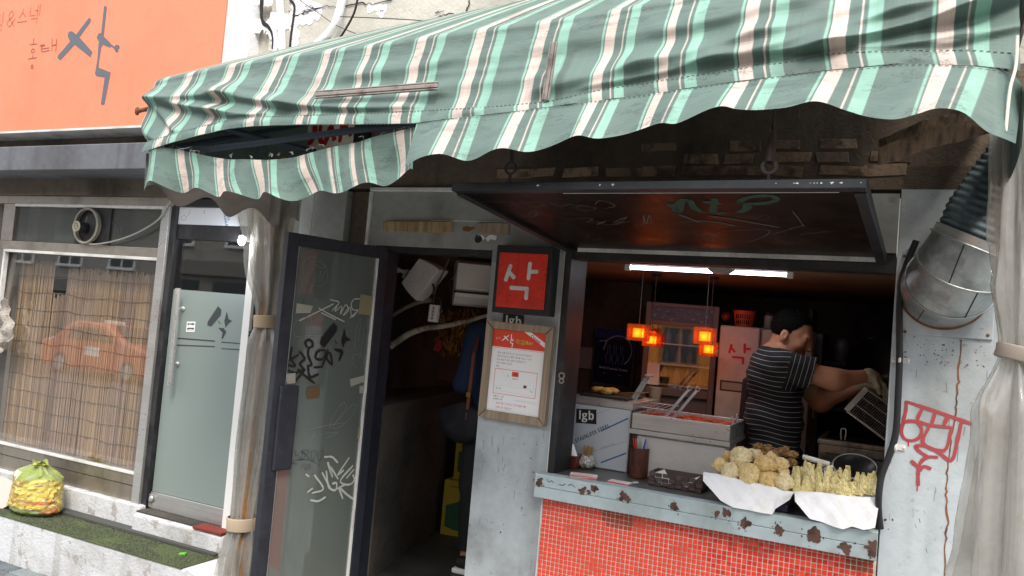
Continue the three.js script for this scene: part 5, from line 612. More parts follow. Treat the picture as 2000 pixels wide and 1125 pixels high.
// ------------------------------------------------------------------ exhaust duct on the right pillar
{ const d = thing('exhaust_duct', 'dented galvanised exhaust elbow running up into a ribbed dark hose', 'exhaust duct');
  part('wall_plate', bx(0.014, 0.335, 1.796, 2.125, 0.0, 0.01, 0.003), M.palePaint, d);
  const R = 0.158, RB = 0.17, ring = (deg, k = 1, ext = 0) => { const f = deg * Math.PI / 180, l = 0.42 * deg / 80, n = V(l, Math.sin(f), Math.cos(f)).normalize(), e = V(1, 0, 0).addScaledVector(n, -n.x).normalize(), w = n.clone().cross(e), c = V(0.162 + 0.085 * Math.pow(deg / 80, 1.4), 1.985 + RB * (1 - Math.cos(f)), 0.012 + RB * Math.sin(f)).addScaledVector(n, ext); return { at: (a, r = R * k) => c.clone().addScaledVector(e, Math.cos(a) * r).addScaledVector(w, Math.sin(a) * r), n }; };
  const rs = [ring(0), ring(27), ring(54), ring(80, 0.98), ring(80, 0.98, 0.035)];
  const sec = (A, B) => grid(72, 3, (u, v) => { const s = A.at(u * 6.2832), t = B.at(u * 6.2832).lerp(s, 1 - v); return [t.x, t.y, t.z, u, v * 0.2]; });
  for (let i = 0; i < 4; i++) part(i < 3 ? 'elbow_section' : 'collar', sec(rs[i], rs[i + 1]), i === 3 ? M.steel : M.galv, d);
  const edge = (q, r) => tube([...Array(48)].map((_, i) => q.at(i / 48 * 6.2832, R + 0.001).toArray()), r, 96, 6, true);
  for (let i = 1; i < 4; i++) part('seam_bead', edge(rs[i], 0.004), M.galv, d);
  part('dirt_rim', edge(rs[0], 0.006), M.rust, d);
  const line = (A, B, u) => tube([0, 0.5, 1].map((t) => B.at(u * 6.2832, R + 0.0005).lerp(A.at(u * 6.2832, R + 0.0005), 1 - t).toArray()), 0.0022, 8, 5);
  part('lap_seam', line(rs[2], rs[3], 0.7), M.blackWorn, d); part('lap_seam', line(rs[1], rs[2], 0.8), M.blackWorn, d); part('lap_seam', line(rs[0], rs[1], 0.66), M.blackWorn, d);
  const q3 = rs[4], hose = grid(56, 170, (u, v) => { const a = u * 6.2832, wob = R * 0.93 + 0.003 * Math.sin(v * 190) + (n3(Math.cos(a) * 3, v * 9, Math.sin(a) * 3) - 0.5) * 0.03 * smooth(0, 0.15, v) - 0.03 * v; const p = q3.at(a, wob).addScaledVector(q3.n, -0.02 + v * 0.8); return [p.x + 0.03 * v * v, p.y, p.z - 0.6 * v * v * v, u, v]; });
  part('hose', hose, std(0xffffff, 0.6, { map: grime(0x55646a, 0x343b3e, { s: 601, m: 0.5, k: 1 }) }), d);
  part('bolt', [ball(0.017, 2.103, 0.011, 0.006, 0.006, 0.003), ball(0.318, 1.813, 0.011, 0.006, 0.006, 0.003), ball(0.037, 1.804, 0.011, 0.006, 0.006, 0.003)], M.rust, d); }
{ const c = thing('power_conduit', 'black power cable clipped down the left edge of the right pillar', 'cable');
  part('cable_run', tube([[0.056, 2.163, 0.03], [0.026, 2.061, 0.03], [0.011, 1.938, 0.026], [0.016, 1.818, 0.024], [0.023, 1.697, 0.024], [0.027, 1.537, 0.024], [0.026, 1.398, 0.024], [0.009, 1.316, 0.03], [-0.013, 1.235, 0.04], [-0.019, 1.146, 0.05], [-0.013, 1.076, 0.03], [-0.005, 1.03, 0.02]], 0.0125, 90, 12), M.cable, c);
  for (const [x, y] of [[0.024, 1.691], [0.029, 1.35]]) part('clip', [bx(x - 0.028, x + 0.036, y - 0.011, y + 0.011, 0.0, 0.006, 0.002), torus(x, y, 0.02, 0.0135, 0.006, Math.PI / 2, 0), ball(x - 0.022, y, 0.007, 0.005, 0.005, 0.003), ball(x + 0.03, y, 0.007, 0.005, 0.005, 0.003)], M.plasticWhite, c); }

// ------------------------------------------------------------------ things on the counter
const CT = 1.0185;
{ // steel fryer cabinet still in its protective film
  const b = thing('steel_cabinet', 'steel cabinet on the counter, its front still in white protective film', 'cabinet'); const z = -0.33, x0 = -1.5, x1 = -1.149, yt = 1.329;
  part('cabinet_body', bx(x0, x1, CT, yt, -0.78, z - 0.003, 0.004), M.steel, b);
  const f = part('film_front', bx(x0 + 0.005, x1 - 0.004, CT + 0.006, yt - 0.004, z - 0.0029, z), M.film.clone(), b);
  const W = x1 - x0 - 0.009, H = yt - CT - 0.01, uv = f.geometry.attributes.uv.array; for (let i = 0; i < uv.length; i += 2) { uv[i] = (uv[i] - x0 - 0.005) / W; uv[i + 1] = (uv[i + 1] - CT - 0.006) / H; }
  f.material.map = canvasTex(768, 640, (c, w, h) => { c.fillStyle = '#e7edf3'; c.fillRect(0, 0, w, h); const ln = (a, b2, x, y, lw, col) => { c.strokeStyle = col; c.lineWidth = lw; c.beginPath(); c.moveTo(a * w, b2 * h); c.lineTo(x * w, y * h); c.stroke(); };
    ln(0.58, 0.4, 0.98, 0.13, 15, '#2477b8'); ln(0.62, 0.92, 0.99, 0.7, 15, '#2477b8'); ln(0.1, 0.36, 0.42, 0.2, 3, '#707d8c'); ln(0.45, 0.78, 0.99, 0.5, 2.5, '#8a96a4'); ln(0.15, 0.98, 0.45, 0.83, 2.5, '#8a96a4'); ln(0.5, 0.12, 0.7, 0.02, 2.5, '#8a96a4');
    c.fillStyle = '#3f5168'; c.save(); c.translate(0.21 * w, 0.66 * h); c.rotate(-0.52); c.font = 'bold 56px sans-serif'; c.fillText('STAINLESS STEEL', 0, 0); c.restore(); c.save(); c.translate(0.6 * w, 0.7 * h); c.rotate(-0.42); c.font = '24px sans-serif'; c.fillStyle = '#9aa4b2'; c.fillText('STAINLESS STEEL', 0, 0); c.restore(); });
  part('top_rim', bx(x0, x1 + 0.012, yt, yt + 0.032, -0.79, z + 0.012, 0.004), M.steel, b);
  part('edge_trim', bx(x1 - 0.0035, x1 + 0.003, CT, yt - 0.001, z - 0.02, z + 0.002, 0.001), M.steel, b);
  part('lgb_sticker', quad([-1.432, 1.228, z + 0.0008], [-1.322, 1.235, z + 0.0008], [-1.328, 1.308, z + 0.0008], [-1.436, 1.3, z + 0.0008]), stickerM, b, 'black and white letter sticker on the film');
  const T = yt + 0.033, r = rng(21), oil = std(0xc79a4e, 0.6);
  const tray = thing('chip_tray', 'shallow dark tray of fried scraps on top of the steel cabinet', 'tray'); part('tray_body', bx(-1.46, -1.2, T, T + 0.012, -0.72, -0.42, 0.004), M.blackWorn, tray);
  for (let i = 0; i < 7; i++) part('fried_scrap', lump(-1.34 + rr(-0.08, 0.08, r), T + 0.03, -0.55 + rr(-0.08, 0.06, r), rr(0.02, 0.035, r), 0.016, rr(0.015, 0.03, r), i, 0.3), oil, tray);
  for (let i = 0; i < 3; i++) solo('bamboo_skewer', rod([-1.3 + i * 0.02, T + 0.02, -0.6], [-1.16 + i * 0.012, T + 0.045, -0.48 - i * 0.05], 0.0028, 0.0022, 6), std(0xb9935a, 0.7), ['thin bamboo skewer on the cabinet, nearest the counter front', 'thin bamboo skewer in the middle of three on the cabinet', 'thin bamboo skewer on the cabinet, farthest from the counter front'][i], 'skewer');
}
function lump(x, y, z, rx, ry, rz, seed, rough = 0.22, det = 3) { // knobbly fried thing
  const g = new THREE.IcosahedronGeometry(1, det), p = g.attributes.position; g.deleteAttribute('uv');
  for (let i = 0; i < p.count; i++) { const a = [p.getX(i), p.getY(i), p.getZ(i)], n = (n3(a[0] * 1.6 + seed * 7, a[1] * 1.6, a[2] * 1.6) - 0.5) * rough * 1.6 + (n3(a[0] * 5 + seed, a[1] * 5 + 3, a[2] * 5) - 0.5) * rough * 0.9 + (n3(a[0] * 13, a[1] * 13 + seed, a[2] * 13) - 0.5) * rough * 0.4; p.setXYZ(i, x + a[0] * rx * (1 + n), y + a[1] * ry * (1 + n), z + a[2] * rz * (1 + n)); }
  g.deleteAttribute('normal'); let h = mergeVertices(g, 1e-6); h.computeVertexNormals(); h = flat(h); return uvBox(h);
}
const shell = std(0xffffff, 0.75, { map: dataTex(256, (u, v) => { const a = fbm(u, v, 10, 4, 611), s = fbm(u, v, 40, 3, 617); let c = mix([244, 230, 188], [226, 200, 142], smooth(0.4, 0.75, a)); if (s > 0.66) c = mix(c, [182, 150, 90], 0.6); if (s < 0.3) c = mix(c, [240, 226, 184], 0.6); return c; }, 0.09), bumpMap: bumpT((u, v) => fbm(u, v, 20, 4, 619), 0.06), bumpScale: 0.004 });
const shells = [0xffffff, 0xfaf0dc, 0xf4e2c4].map((c) => { const m = shell.clone(); m.color.set(c); return m; });
const darkShell = std(0xffffff, 0.7, { map: dataTex(256, (u, v) => { const a = fbm(u, v, 12, 4, 621), s = fbm(u, v, 36, 3, 627); let c = mix([176, 138, 82], [112, 80, 44], smooth(0.35, 0.7, a)); if (s > 0.64) c = mix(c, [74, 52, 30], 0.7); return c; }, 0.09), bumpMap: bumpT((u, v) => fbm(u, v, 20, 4, 629), 0.06), bumpScale: 0.005 });
const pepShell = std(0xffffff, 0.7, { map: dataTex(256, (u, v) => { const a = fbm(u, v, 9, 4, 631), s = fbm(u, v, 32, 3, 637); let c = mix([232, 218, 166], [204, 190, 126], smooth(0.4, 0.72, a)); if (s > 0.67) c = mix(c, [130, 132, 72], 0.5); if (s < 0.3) c = mix(c, [226, 214, 160], 0.5); return c; }, 0.09), bumpMap: bumpT((u, v) => fbm(u, v, 20, 4, 639), 0.06), bumpScale: 0.004 });
{ // two trays lined with white paper
  const paper = phy(0xffffff, 0.75, { transmission: 0.06, thickness: 0, map: (() => { const t = dataTex(256, (u, v) => { const g = fbm(u, v, 7, 5, 645), e = smooth(0.62, 0.7, g) * smooth(0.75, 0.4, Math.abs(v - 0.45)); return mix([246, 247, 250], [226, 216, 188], e * 0.22); }, 1); return t; })(), bumpMap: bumpT((u, v) => Math.abs(((u * 3 + v * 2) % 1) - 0.5) + Math.abs(((u * 4 - v * 3 + 8) % 1) - 0.5) + 0.4 * fbm(u, v, 6, 4, 647), 1), bumpScale: 0.006 });
  const mk = (lab, x0, x1, top, bot, seed) => { const t = thing('paper_lined_tray', lab, 'tray');
    part('tray_body', bx(x0 + 0.08, x1 - 0.02, CT + 0.004, 1.06, -0.36, 0.012, 0.01), std(0x23233a, 0.4), t);
    part('paper_sheet', grid(60, 40, (u, v) => { const x = lerp(x0, x1, u), yt = along(top, x), yb = along(bot, x); if (v < 0.45) { const q = v / 0.45; return [lerp(x + (0.5 - u) * 0.05, x, q), lerp(1.098, yt, q * q), lerp(-0.34, 0.028, q), u, v]; } const q = (v - 0.45) / 0.55; return [x + (u - 0.5) * -0.02 * q, lerp(yt, yb, q), 0.03 + 0.05 * Math.pow(q, 0.8) + Math.abs(((x * 9 + seed * 0.37 + q * 0.6) % 1 + 1) % 1 - 0.5) * 0.022 * q + (n3(x * 14, q * 2 + seed, 2) - 0.5) * 0.016 * q, u, v]; }), paper, t); return t; };
  mk('left paper lined tray heaped with round golden fritters', -0.7, -0.33, [[-0.703, 1.142], [-0.642, 1.142], [-0.557, 1.135], [-0.473, 1.129], [-0.408, 1.127], [-0.371, 1.115], [-0.328, 1.118]], [[-0.696, 1.109], [-0.662, 1.083], [-0.617, 1.041], [-0.563, 1.025], [-0.394, 1.022], [-0.389, 1.044], [-0.322, 1.101]], 1);
  mk('right paper lined tray filled with upright battered peppers', -0.329, -0.014, [[-0.341, 1.116], [-0.312, 1.123], [-0.235, 1.134], [-0.121, 1.137], [-0.014, 1.151]], [[-0.344, 1.105], [-0.313, 1.078], [-0.264, 1.034], [-0.206, 1.024], [-0.134, 1.016], [-0.098, 1.032], [-0.058, 1.028], [-0.007, 1.045]], 5);
  const fr = [[735, 285, 128, -0.06], [470, 395, 95, -0.06], [595, 285, 85, -0.12], [610, 480, 112, 0.0], [835, 505, 132, 0.0], [1040, 400, 126, -0.04], [915, 265, 90, -0.14], [1235, 385, 105, -0.07], [1090, 580, 112, 0.0], [1285, 600, 108, 0.0], [1265, 490, 80, -0.06], [1350, 640, 80, -0.06], [770, 400, 90, -0.13], [1120, 300, 95, -0.15]];
  
  const at = (cx, cy, z) => { const o = [[[-0.794, 1.282], [-0.291, 1.352], [-0.765, 0.91], [-0.269, 1.002]]][0], p = [[[-0.839, 1.259], [-0.308, 1.332], [-0.809, 0.865], [-0.284, 0.962]]][0], u = cx / 1588, v = cy / 1125, f = (q, k) => lerp(lerp(q[0][k], q[1][k], u), lerp(q[2][k], q[3][k], u), v), t = -z / 0.2; return [lerp(f(o, 0), f(p, 0), t), lerp(f(o, 1), f(p, 1), t)]; };
  const where = ['topmost of the large pale ones', 'at the left end of the heap', 'tucked behind the topmost pale one', 'second from the left in the front row', 'widest of the front row', 'in the middle of the upper row', 'just below the brown pieces', 'at the right of the upper row', 'fourth in the front row on the white paper', 'at the right end of the front row', 'wedged above the right end of the front row', 'next to the first upright pepper', 'half hidden in the middle of the heap', 'behind the middle of the upper row'];
  fr.forEach(([cx, cy, r, z], i) => { const [x, y] = at(cx, cy, z), q = r / 6.617 / 425; solo('fritter', lump(x, y, z, q, q * 0.93, q * 0.95, i + 1, 0.26, 9), shells[i % 3], `round golden fritter ${where[i]}`, 'fritter', 'fritters heaped on the left tray'); });
  const sq = [[960, 150, 62, 50], [1075, 180, 62, 62], [1190, 235, 66, 58], [1250, 205, 70, 45], [1365, 245, 90, 48], [1370, 350, 62, 60], [1010, 215, 60, 40], [1300, 190, 50, 40]];
  const w2 = ['topmost on the heap', 'second from the top of the heap', 'in the middle of the brown row', 'behind the middle of the brown row', 'longest of the brown row', 'lowest at the right beside the peppers', 'below the topmost one', 'farthest back of the brown row'];
  sq.forEach(([cx, cy, a, b], i) => { const z = -0.16, [x, y] = at(cx, cy, z); solo('brown_fritter', lump(x, y, z, a / 6.617 / 440, b / 6.617 / 440, 0.02, i + 40, 0.3, 7), darkShell, `small knobbly brown fried piece ${w2[i]}`, 'fritter', 'brown fried pieces on top of the heap'); });
  const pep = (x, y, z, h, w, lean, seed) => { const g = lump(0, 0, 0, 1, 1, 1, seed, 0.34, 6), p = g.attributes.position; for (let i = 0; i < p.count; i++) { const a = p.getY(i), t = clamp((a + 1) / 2), c = Math.max(0.16, Math.sqrt(Math.max(0, 1 - a * a))), k = lerp(0.95, 0.26, Math.pow(t, 1.3 + (seed % 3) * 0.8)) * (t > 0.93 ? Math.sqrt(Math.max(0, 1 - Math.pow((t - 0.93) / 0.075, 2))) : 1) * (t < 0.1 ? 0.7 + 3 * t : 1) / c * (1 + 0.3 * (n3(t * 7, seed, 1) - 0.5)); p.setXYZ(i, x + p.getX(i) * w * k + lean * (t - 0.3) * h, y + t * h, z + p.getZ(i) * w * 0.8 * k); } g.computeVertexNormals(); return uvBox(flat(mergeVertices((g.deleteAttribute('normal'), g.deleteAttribute('uv'), g), 1e-6))); };
  const q4 = (cx, cy) => [cx / 4.328 + 1440, cy / 4.328 + 740]; const r = rng(44);
  const list = [[520, 975, 230, 38, 0], [600, 978, 150, 42, 0.02], [665, 978, 250, 44, -0.3], [715, 978, 190, 34, -0.15], [765, 980, 235, 36, 0.1], [820, 985, 150, 46, 0.2], [905, 992, 140, 62, 0.05], [915, 960, 190, 36, 0.15], [1000, 995, 110, 50, 0], [1060, 990, 170, 40, 0.1], [1110, 985, 180, 52, 0.25], [1165, 990, 190, 34, -0.05], [555, 930, 200, 30, 0.1], [590, 900, 210, 30, 0.0], [690, 880, 170, 30, 0.2], [735, 870, 150, 28, -0.1], [850, 930, 140, 34, 0], [950, 940, 190, 28, -0.05], [1020, 950, 180, 32, 0.1], [1085, 930, 130, 30, -0.1], [1150, 940, 150, 30, 0.1], [500, 900, 170, 30, 0.05], [800, 890, 150, 30, 0.1], [880, 885, 120, 30, 0], [1180, 960, 150, 30, -0.15], [640, 900, 180, 28, 0.1]];
  const rows = ['front', 'back'];
  list.forEach(([cx, cb, h, w, lean], i) => { const z = i < 12 ? -0.012 - (i % 3) * 0.008 : -0.07 - (i % 3) * 0.04, u = cx / 1385, v = cb / 1125, o = z > -0.05 ? [[-0.594, 1.55], [0.034, 1.618], [-0.554, 0.992], [0.063, 1.103]] : [[-0.61, 1.546], [0.034, 1.615], [-0.569, 0.972], [0.065, 1.086]]; const f = (k) => lerp(lerp(o[0][k], o[1][k], u), lerp(o[2][k], o[3][k], u), v); const s = 1 / 4.328 / 470;
    const order = list.filter((q, k) => (k < 12) === (i < 12)).map((q) => q[0]).sort((a, b) => a - b).indexOf(cx) + 1, nth = ['first', 'second', 'third', 'fourth', 'fifth', 'sixth', 'seventh', 'eighth', 'ninth', 'tenth', 'eleventh', 'twelfth', 'thirteenth', 'fourteenth'][order - 1];
    solo('battered_pepper', pep(f(0), f(1), z, h * s, w * s, lean, i + 60), pepShell, i < 12 ? `pale battered pepper, ${nth} from the left in the front row on the right tray` : `pale battered pepper, ${nth} from the left behind the front row on the right tray`, 'fried pepper', 'battered peppers on the right tray'); });
}
{ // toothpick jar
  const j = thing('toothpick_jar', 'round white mosaic jar bristling with wooden toothpicks', 'jar'), [x, z] = [-1.343, -0.288];
  part('jar_body', lathe([[0, 0], [0.026, 0], [0.04, 0.014], [0.043, 0.03], [0.036, 0.052], [0.027, 0.06], [0.029, 0.066], [0.025, 0.066], [0.023, 0.05], [0, 0.05]], x, CT, z, 28), std(0xffffff, 0.3, { map: dataTex(256, (u, v) => { let best = 9, id = 0, b2 = 9; const X = u * 14, Y = v * 8; for (let a = -1; a < 2; a++) for (let b = -1; b < 2; b++) { const i = Math.floor(X) + a, k = Math.floor(Y) + b, d = Math.hypot(X - i - hash((i + 14) % 14, k, 2), Y - k - hash((i + 14) % 14, k, 3)); if (d < best) { b2 = best; best = d; id = hash((i + 14) % 14, k, 7); } else if (d < b2) b2 = d; } if (b2 - best < 0.08) return [120, 112, 105]; return id > 0.88 ? [178, 70, 66] : id > 0.8 ? [120, 140, 90] : id > 0.5 ? [236, 234, 228] : [206, 204, 198]; }, 1) }), j);
  const r = rng(66), L = []; for (let i = 0; i < 60; i++) { const a = r() * 6.28, d = Math.sqrt(r()) * 0.02; L.push(rod([x + Math.cos(a) * d * 0.6, CT + 0.05, z + Math.sin(a) * d * 0.6], [x + Math.cos(a) * d * 1.45, CT + rr(0.1, 0.115, r), z + Math.sin(a) * d * 1.45], 0.0013, 0.0008, 5)); } stuff(part('toothpick', L, std(0xc9a468, 0.7), j)); }
{ const b = thing('napkin_box', 'dark red brown wooden napkin box in the corner of the counter', 'napkin box'), x1 = -1.369; part('box_body', bx(-1.46, x1, CT, CT + 0.062, -0.3, -0.2, 0.004), M.redLacquer, b); part('napkin', grid(8, 8, (u, v) => [-1.42 + u * 0.05 * (1 - v * 0.6), CT + 0.06 + v * 0.055, -0.23 + 0.02 * Math.sin(u * 3) - v * 0.01]), M.paper, b); }
{ const c = thing('pen_cup', 'tall brown leather pen cup beside the steel cabinet', 'pen cup'), [x, z] = [-1.071, -0.272]; part('cup_body', lathe([[0, 0], [0.044, 0], [0.045, 0.004], [0.045, 0.142], [0.041, 0.142], [0.041, 0.006], [0, 0.006]], x, CT, z, 32), M.leather, c);
  const pens = [[0xc6352c, 'red pen standing in the brown cup', -0.02, 0.02], [0xd0452e, 'second red pen leaning in the brown cup', -0.01, 0.03], [0xe4e6ea, 'white pen with blue clip in the brown cup', 0.012, 0.01], [0x3b62b5, 'blue pen standing in the brown cup', 0.02, 0.02], [0xb9bcc4, 'grey pen at the back of the brown cup', 0.004, -0.02]];
  pens.forEach(([col, lab, dx, dz], i) => solo('pen', [rod([x + dx * 0.3, CT + 0.03, z + dz * 0.3], [x + dx * 1.4, CT + 0.175 + (i % 3) * 0.006, z + dz * 1.2], 0.0045, 0.004, 8), rod([x + dx * 1.4, CT + 0.17, z + dz * 1.2], [x + dx * 1.5, CT + 0.188, z + dz * 1.3], 0.0046, 0.003, 8)], std(col, 0.4), lab, 'pen')); }
{ const b = thing('woven_basket', 'low dark brown woven basket holding paper slips', 'basket'), x0 = -0.978, x1 = -0.733, z0 = -0.26, z1 = -0.125, h = 0.062; part('basket_base', bx(x0, x1, CT, CT + 0.006, z0, z1), std(0x2e2624, 0.7), b);
  const wm = [0x5d4f4b, 0x4a3e3a].map((c) => std(c, 0.65)), n = 8; for (let k = 0; k < 3; k++) for (let i = 0; i < n; i++) { const w = (x1 - x0) / n, o = (i + k) % 2 ? 0.004 : 0; part('strip', bx(x0 + i * w + 0.001, x0 + (i + 1) * w - 0.001, CT + k * h / 3 + 0.001, CT + (k + 1) * h / 3 - 0.001, z1 - 0.006 + o, z1 + o, 0.002), wm[(i + k) % 2], b); }
  for (let k = 0; k < 3; k++) for (let i = 0; i < 5; i++) { const w = (z1 - z0) / 5, o = (i + k) % 2 ? 0.004 : 0; for (const s of [0, 1]) part('strip', bx(s ? x1 - 0.006 + o : x0 - o, s ? x1 + o : x0 + 0.006 - o, CT + k * h / 3 + 0.001, CT + (k + 1) * h / 3 - 0.001, z0 + i * w + 0.001, z0 + (i + 1) * w - 0.001, 0.002), wm[(i + k) % 2], b); }
  part('back_strip', bx(x0, x1, CT, CT + h, z0 - 0.006, z0, 0.002), wm[0], b);
  const slip = (x, z, a, lab) => solo('paper_slip', spin(bx(x - 0.028, x + 0.028, CT + 0.03, CT + 0.0306, z - 0.05, z + 0.05).applyMatrix4(new THREE.Matrix4()), [x, CT + 0.03, z], 0.5, a, 0.45), std(0xffffff, 0.8, { map: canvasTex(32, 64, (c) => { c.fillStyle = '#f4f1ef'; c.fillRect(0, 0, 32, 64); c.fillStyle = '#d2402f'; c.fillRect(0, 0, 32, 14); }) }), lab, 'paper slip');
  slip(x0 + 0.05, -0.18, 0.7, 'red headed paper slip standing at the left end of the woven basket'); slip(x0 + 0.18, -0.17, -0.5, 'red headed paper slip lying at the right end of the woven basket'); }
const flyer = canvasTex(128, 96, (c) => { c.fillStyle = '#f3eeee'; c.fillRect(0, 0, 128, 96); c.fillStyle = '#d96a60'; for (let i = 0; i < 8; i++) c.fillRect(10, 12 + i * 10, 70 + (i * 37) % 40, 2.5); c.fillStyle = '#d93a2c'; c.fillRect(0, 88, 128, 8); });
const stack = (lab, cx, cz, w, d, a, n) => { const t = thing('flyer_stack', lab, 'flyers'); for (let i = 0; i < n; i++) { const b = (i % 3 - 1) * 0.05 * (n > 4 ? 1 : 0.3); part('flyer', spin(bx(cx - w / 2, cx + w / 2, CT + i * 0.0022, CT + i * 0.0022 + 0.0018, cz - d / 2, cz + d / 2), [cx, CT, cz], 0, a + b, 0), i === n - 1 ? std(0xffffff, 0.7, { map: flyer }) : std(i % 2 ? 0xd8453a : 0xe9d9d6, 0.7), t); } const q = t.children[n - 1].geometry, p = q.attributes.position, uv = q.attributes.uv; for (let i = 0; i < p.count; i++) { const X = p.getX(i) - cx, Z = p.getZ(i) - cz, c = Math.cos(a), s = Math.sin(a); uv.setXY(i, (X * c - Z * s) / w + 0.5, 0.5 - (X * s + Z * c) / d); } };
stack('fanned stack of red and white flyers at the left of the counter', -1.261, -0.032, 0.125, 0.08, 0.25, 6);
stack('small neat pile of red edged flyers in the middle of the counter', -1.091, -0.045, 0.1, 0.07, -0.05, 3);
{ const [x, z] = [-1.028, -0.088]; solo('marker_cap', [rod([x - 0.008, CT + 0.006, z + 0.012], [x + 0.006, CT + 0.006, z - 0.014], 0.0055, 0.005, 10), rod([x - 0.008, CT + 0.006, z + 0.012], [x - 0.011, CT + 0.006, z + 0.018], 0.003, 0.002, 8)], std(0xc9ccd3, 0.4), 'small pale marker lying on the counter beside the flyers', 'marker'); }
{ // sauce tray on a plastic bin
  const b = thing('plastic_bin', 'milky plastic bin on the counter under the steel sauce tray', 'bin'), x0 = -1.097, x1 = -0.67, yt = 1.225 - 0.004;
  part('bin_body', bx(x0, x1, CT, yt, -0.56, -0.28, 0.012), phy(0xe4e2e0, 0.45, { transmission: 0.35, thickness: 0, bumpMap: bumpT((u, v) => fbm(u, v, 3, 4, 641), 0.4), bumpScale: 0.012 }), b); part('bin_content', bx(x0 + 0.015, x1 - 0.015, CT + 0.02, yt - 0.03, -0.54, -0.3, 0.03), std(0xffffff, 0.8, { map: grime(0xdad4cc, 0xc7b6a6, { s: 643, m: 0.5 }) }), b);
  const t = thing('sauce_tray', 'long steel serving tray of bright red spicy sauce', 'tray'), X0 = -1.123, X1 = -0.654, z1 = -0.27, z0 = -0.66, y1 = 1.322, y0 = 1.248;
  part('tray_wall', [bx(X0, X1, y0, y1, z1 - 0.012, z1, 0.003), bx(X0, X1, y0, y1, z0, z0 + 0.012, 0.003), bx(X0, X0 + 0.012, y0 + 0.001, y1 - 0.001, z0 + 0.0125, z1 - 0.0125, 0.002), bx(X1 - 0.012, X1, y0 + 0.001, y1 - 0.001, z0 + 0.0125, z1 - 0.0125, 0.002)], M.steel, t);
  part('tray_ledge', bx(X0 - 0.012, X1 + 0.006, yt + 0.003, y0 - 0.001, z0 - 0.01, z1 + 0.012, 0.003), M.steel, t);
  part('sauce', grid(60, 40, (u, v) => { const x = lerp(X0 + 0.012, X1 - 0.012, u), z = lerp(z1 - 0.012, z0 + 0.012, v); return [x, y1 - 0.016 + (n3(x * 30, z * 30, 1) - 0.5) * 0.018 + (n3(x * 90, z * 90, 2) - 0.5) * 0.006, z, x, z]; }), std(0xffffff, 0.3, { map: grime(0xb0321a, 0x7c1f10, { s: 651, m: 0.2, k: 1, p: 5 }) }), t);
  part('handle', [0, 1].flatMap((k) => [tube([[X1 - 0.006 - k * 0.0, y1 - 0.005, -0.33 - k * 0.12], [X1 - 0.006, y1 + 0.035, -0.33 - k * 0.12], [X1 - 0.006, y1 + 0.035, -0.37 - k * 0.12], [X1 - 0.006, y1 - 0.005, -0.37 - k * 0.12]], 0.003)]), M.steel, t);
  const ladle = (px, lab, dx) => { const x = X0 + dx, l = thing('ladle', lab, 'ladle'); part('shaft', bar([x - 0.03, y1 - 0.01, -0.33], [x + 0.05, y1 + 0.13, -0.44], 0.014, 0.004, 0.001), M.steel, l); part('hang_loop', torus(x + 0.053, y1 + 0.138, -0.445, 0.01, 0.003, 0.6), M.steel, l); part('bowl', ball(x - 0.04, y1 - 0.02, -0.32, 0.03, 0.02, 0.03), M.steel, l); };
  ladle(0, 'left one of two steel ladles standing in the red sauce', 0.175); ladle(0, 'right one of two steel ladles standing in the red sauce', 0.215);
  const g = thing('wire_rack', 'black wire draining rack beside the steel cabinet', 'rack'); const R = []; for (let i = 0; i < 7; i++) R.push(rod([X0 - 0.05 + i * 0.03, y1 + 0.03, -0.62], [X0 - 0.05 + i * 0.03, y1 + 0.02, -0.4], 0.0025)); R.push(rod([X0 - 0.06, y1 + 0.021, -0.4], [X0 + 0.14, y1 + 0.021, -0.4], 0.0035), rod([X0 - 0.06, y1 + 0.03, -0.62], [X0 + 0.14, y1 + 0.03, -0.62], 0.0035)); for (const dx of [-0.05, 0.04, 0.13]) R.push(rod([X0 + dx, y1 - 0.03, -0.4], [X0 + dx, y1 + 0.021, -0.4], 0.003)); part('rack_wire', R, M.steel, g);
  const tg = thing('tongs', 'steel tongs leaning up behind the cabinet', 'tongs'); part('arm', bar([X0 - 0.1, y1 + 0.0, -0.5], [X0 - 0.03, y1 + 0.17, -0.58], 0.016, 0.004, 0.001), M.steel, tg); part('arm', bar([X0 - 0.085, y1 + 0.0, -0.52], [X0 - 0.02, y1 + 0.17, -0.585], 0.014, 0.004, 0.001), M.steel, tg); part('spring_end', bx(X0 - 0.04, X0 + 0.0, y1 + 0.166, y1 + 0.176, -0.6, -0.57, 0.003), M.steel, tg);
  solo('paper_cup', lathe([[0.026, 0], [0.036, 0.1], [0.038, 0.102], [0.034, 0.1], [0.024, 0.004], [0, 0.004]], -1.175, 1.297 + 0.02, -0.85), std(0xa7937f, 0.7), 'pale paper cup standing behind the sauce tray', 'cup');
}
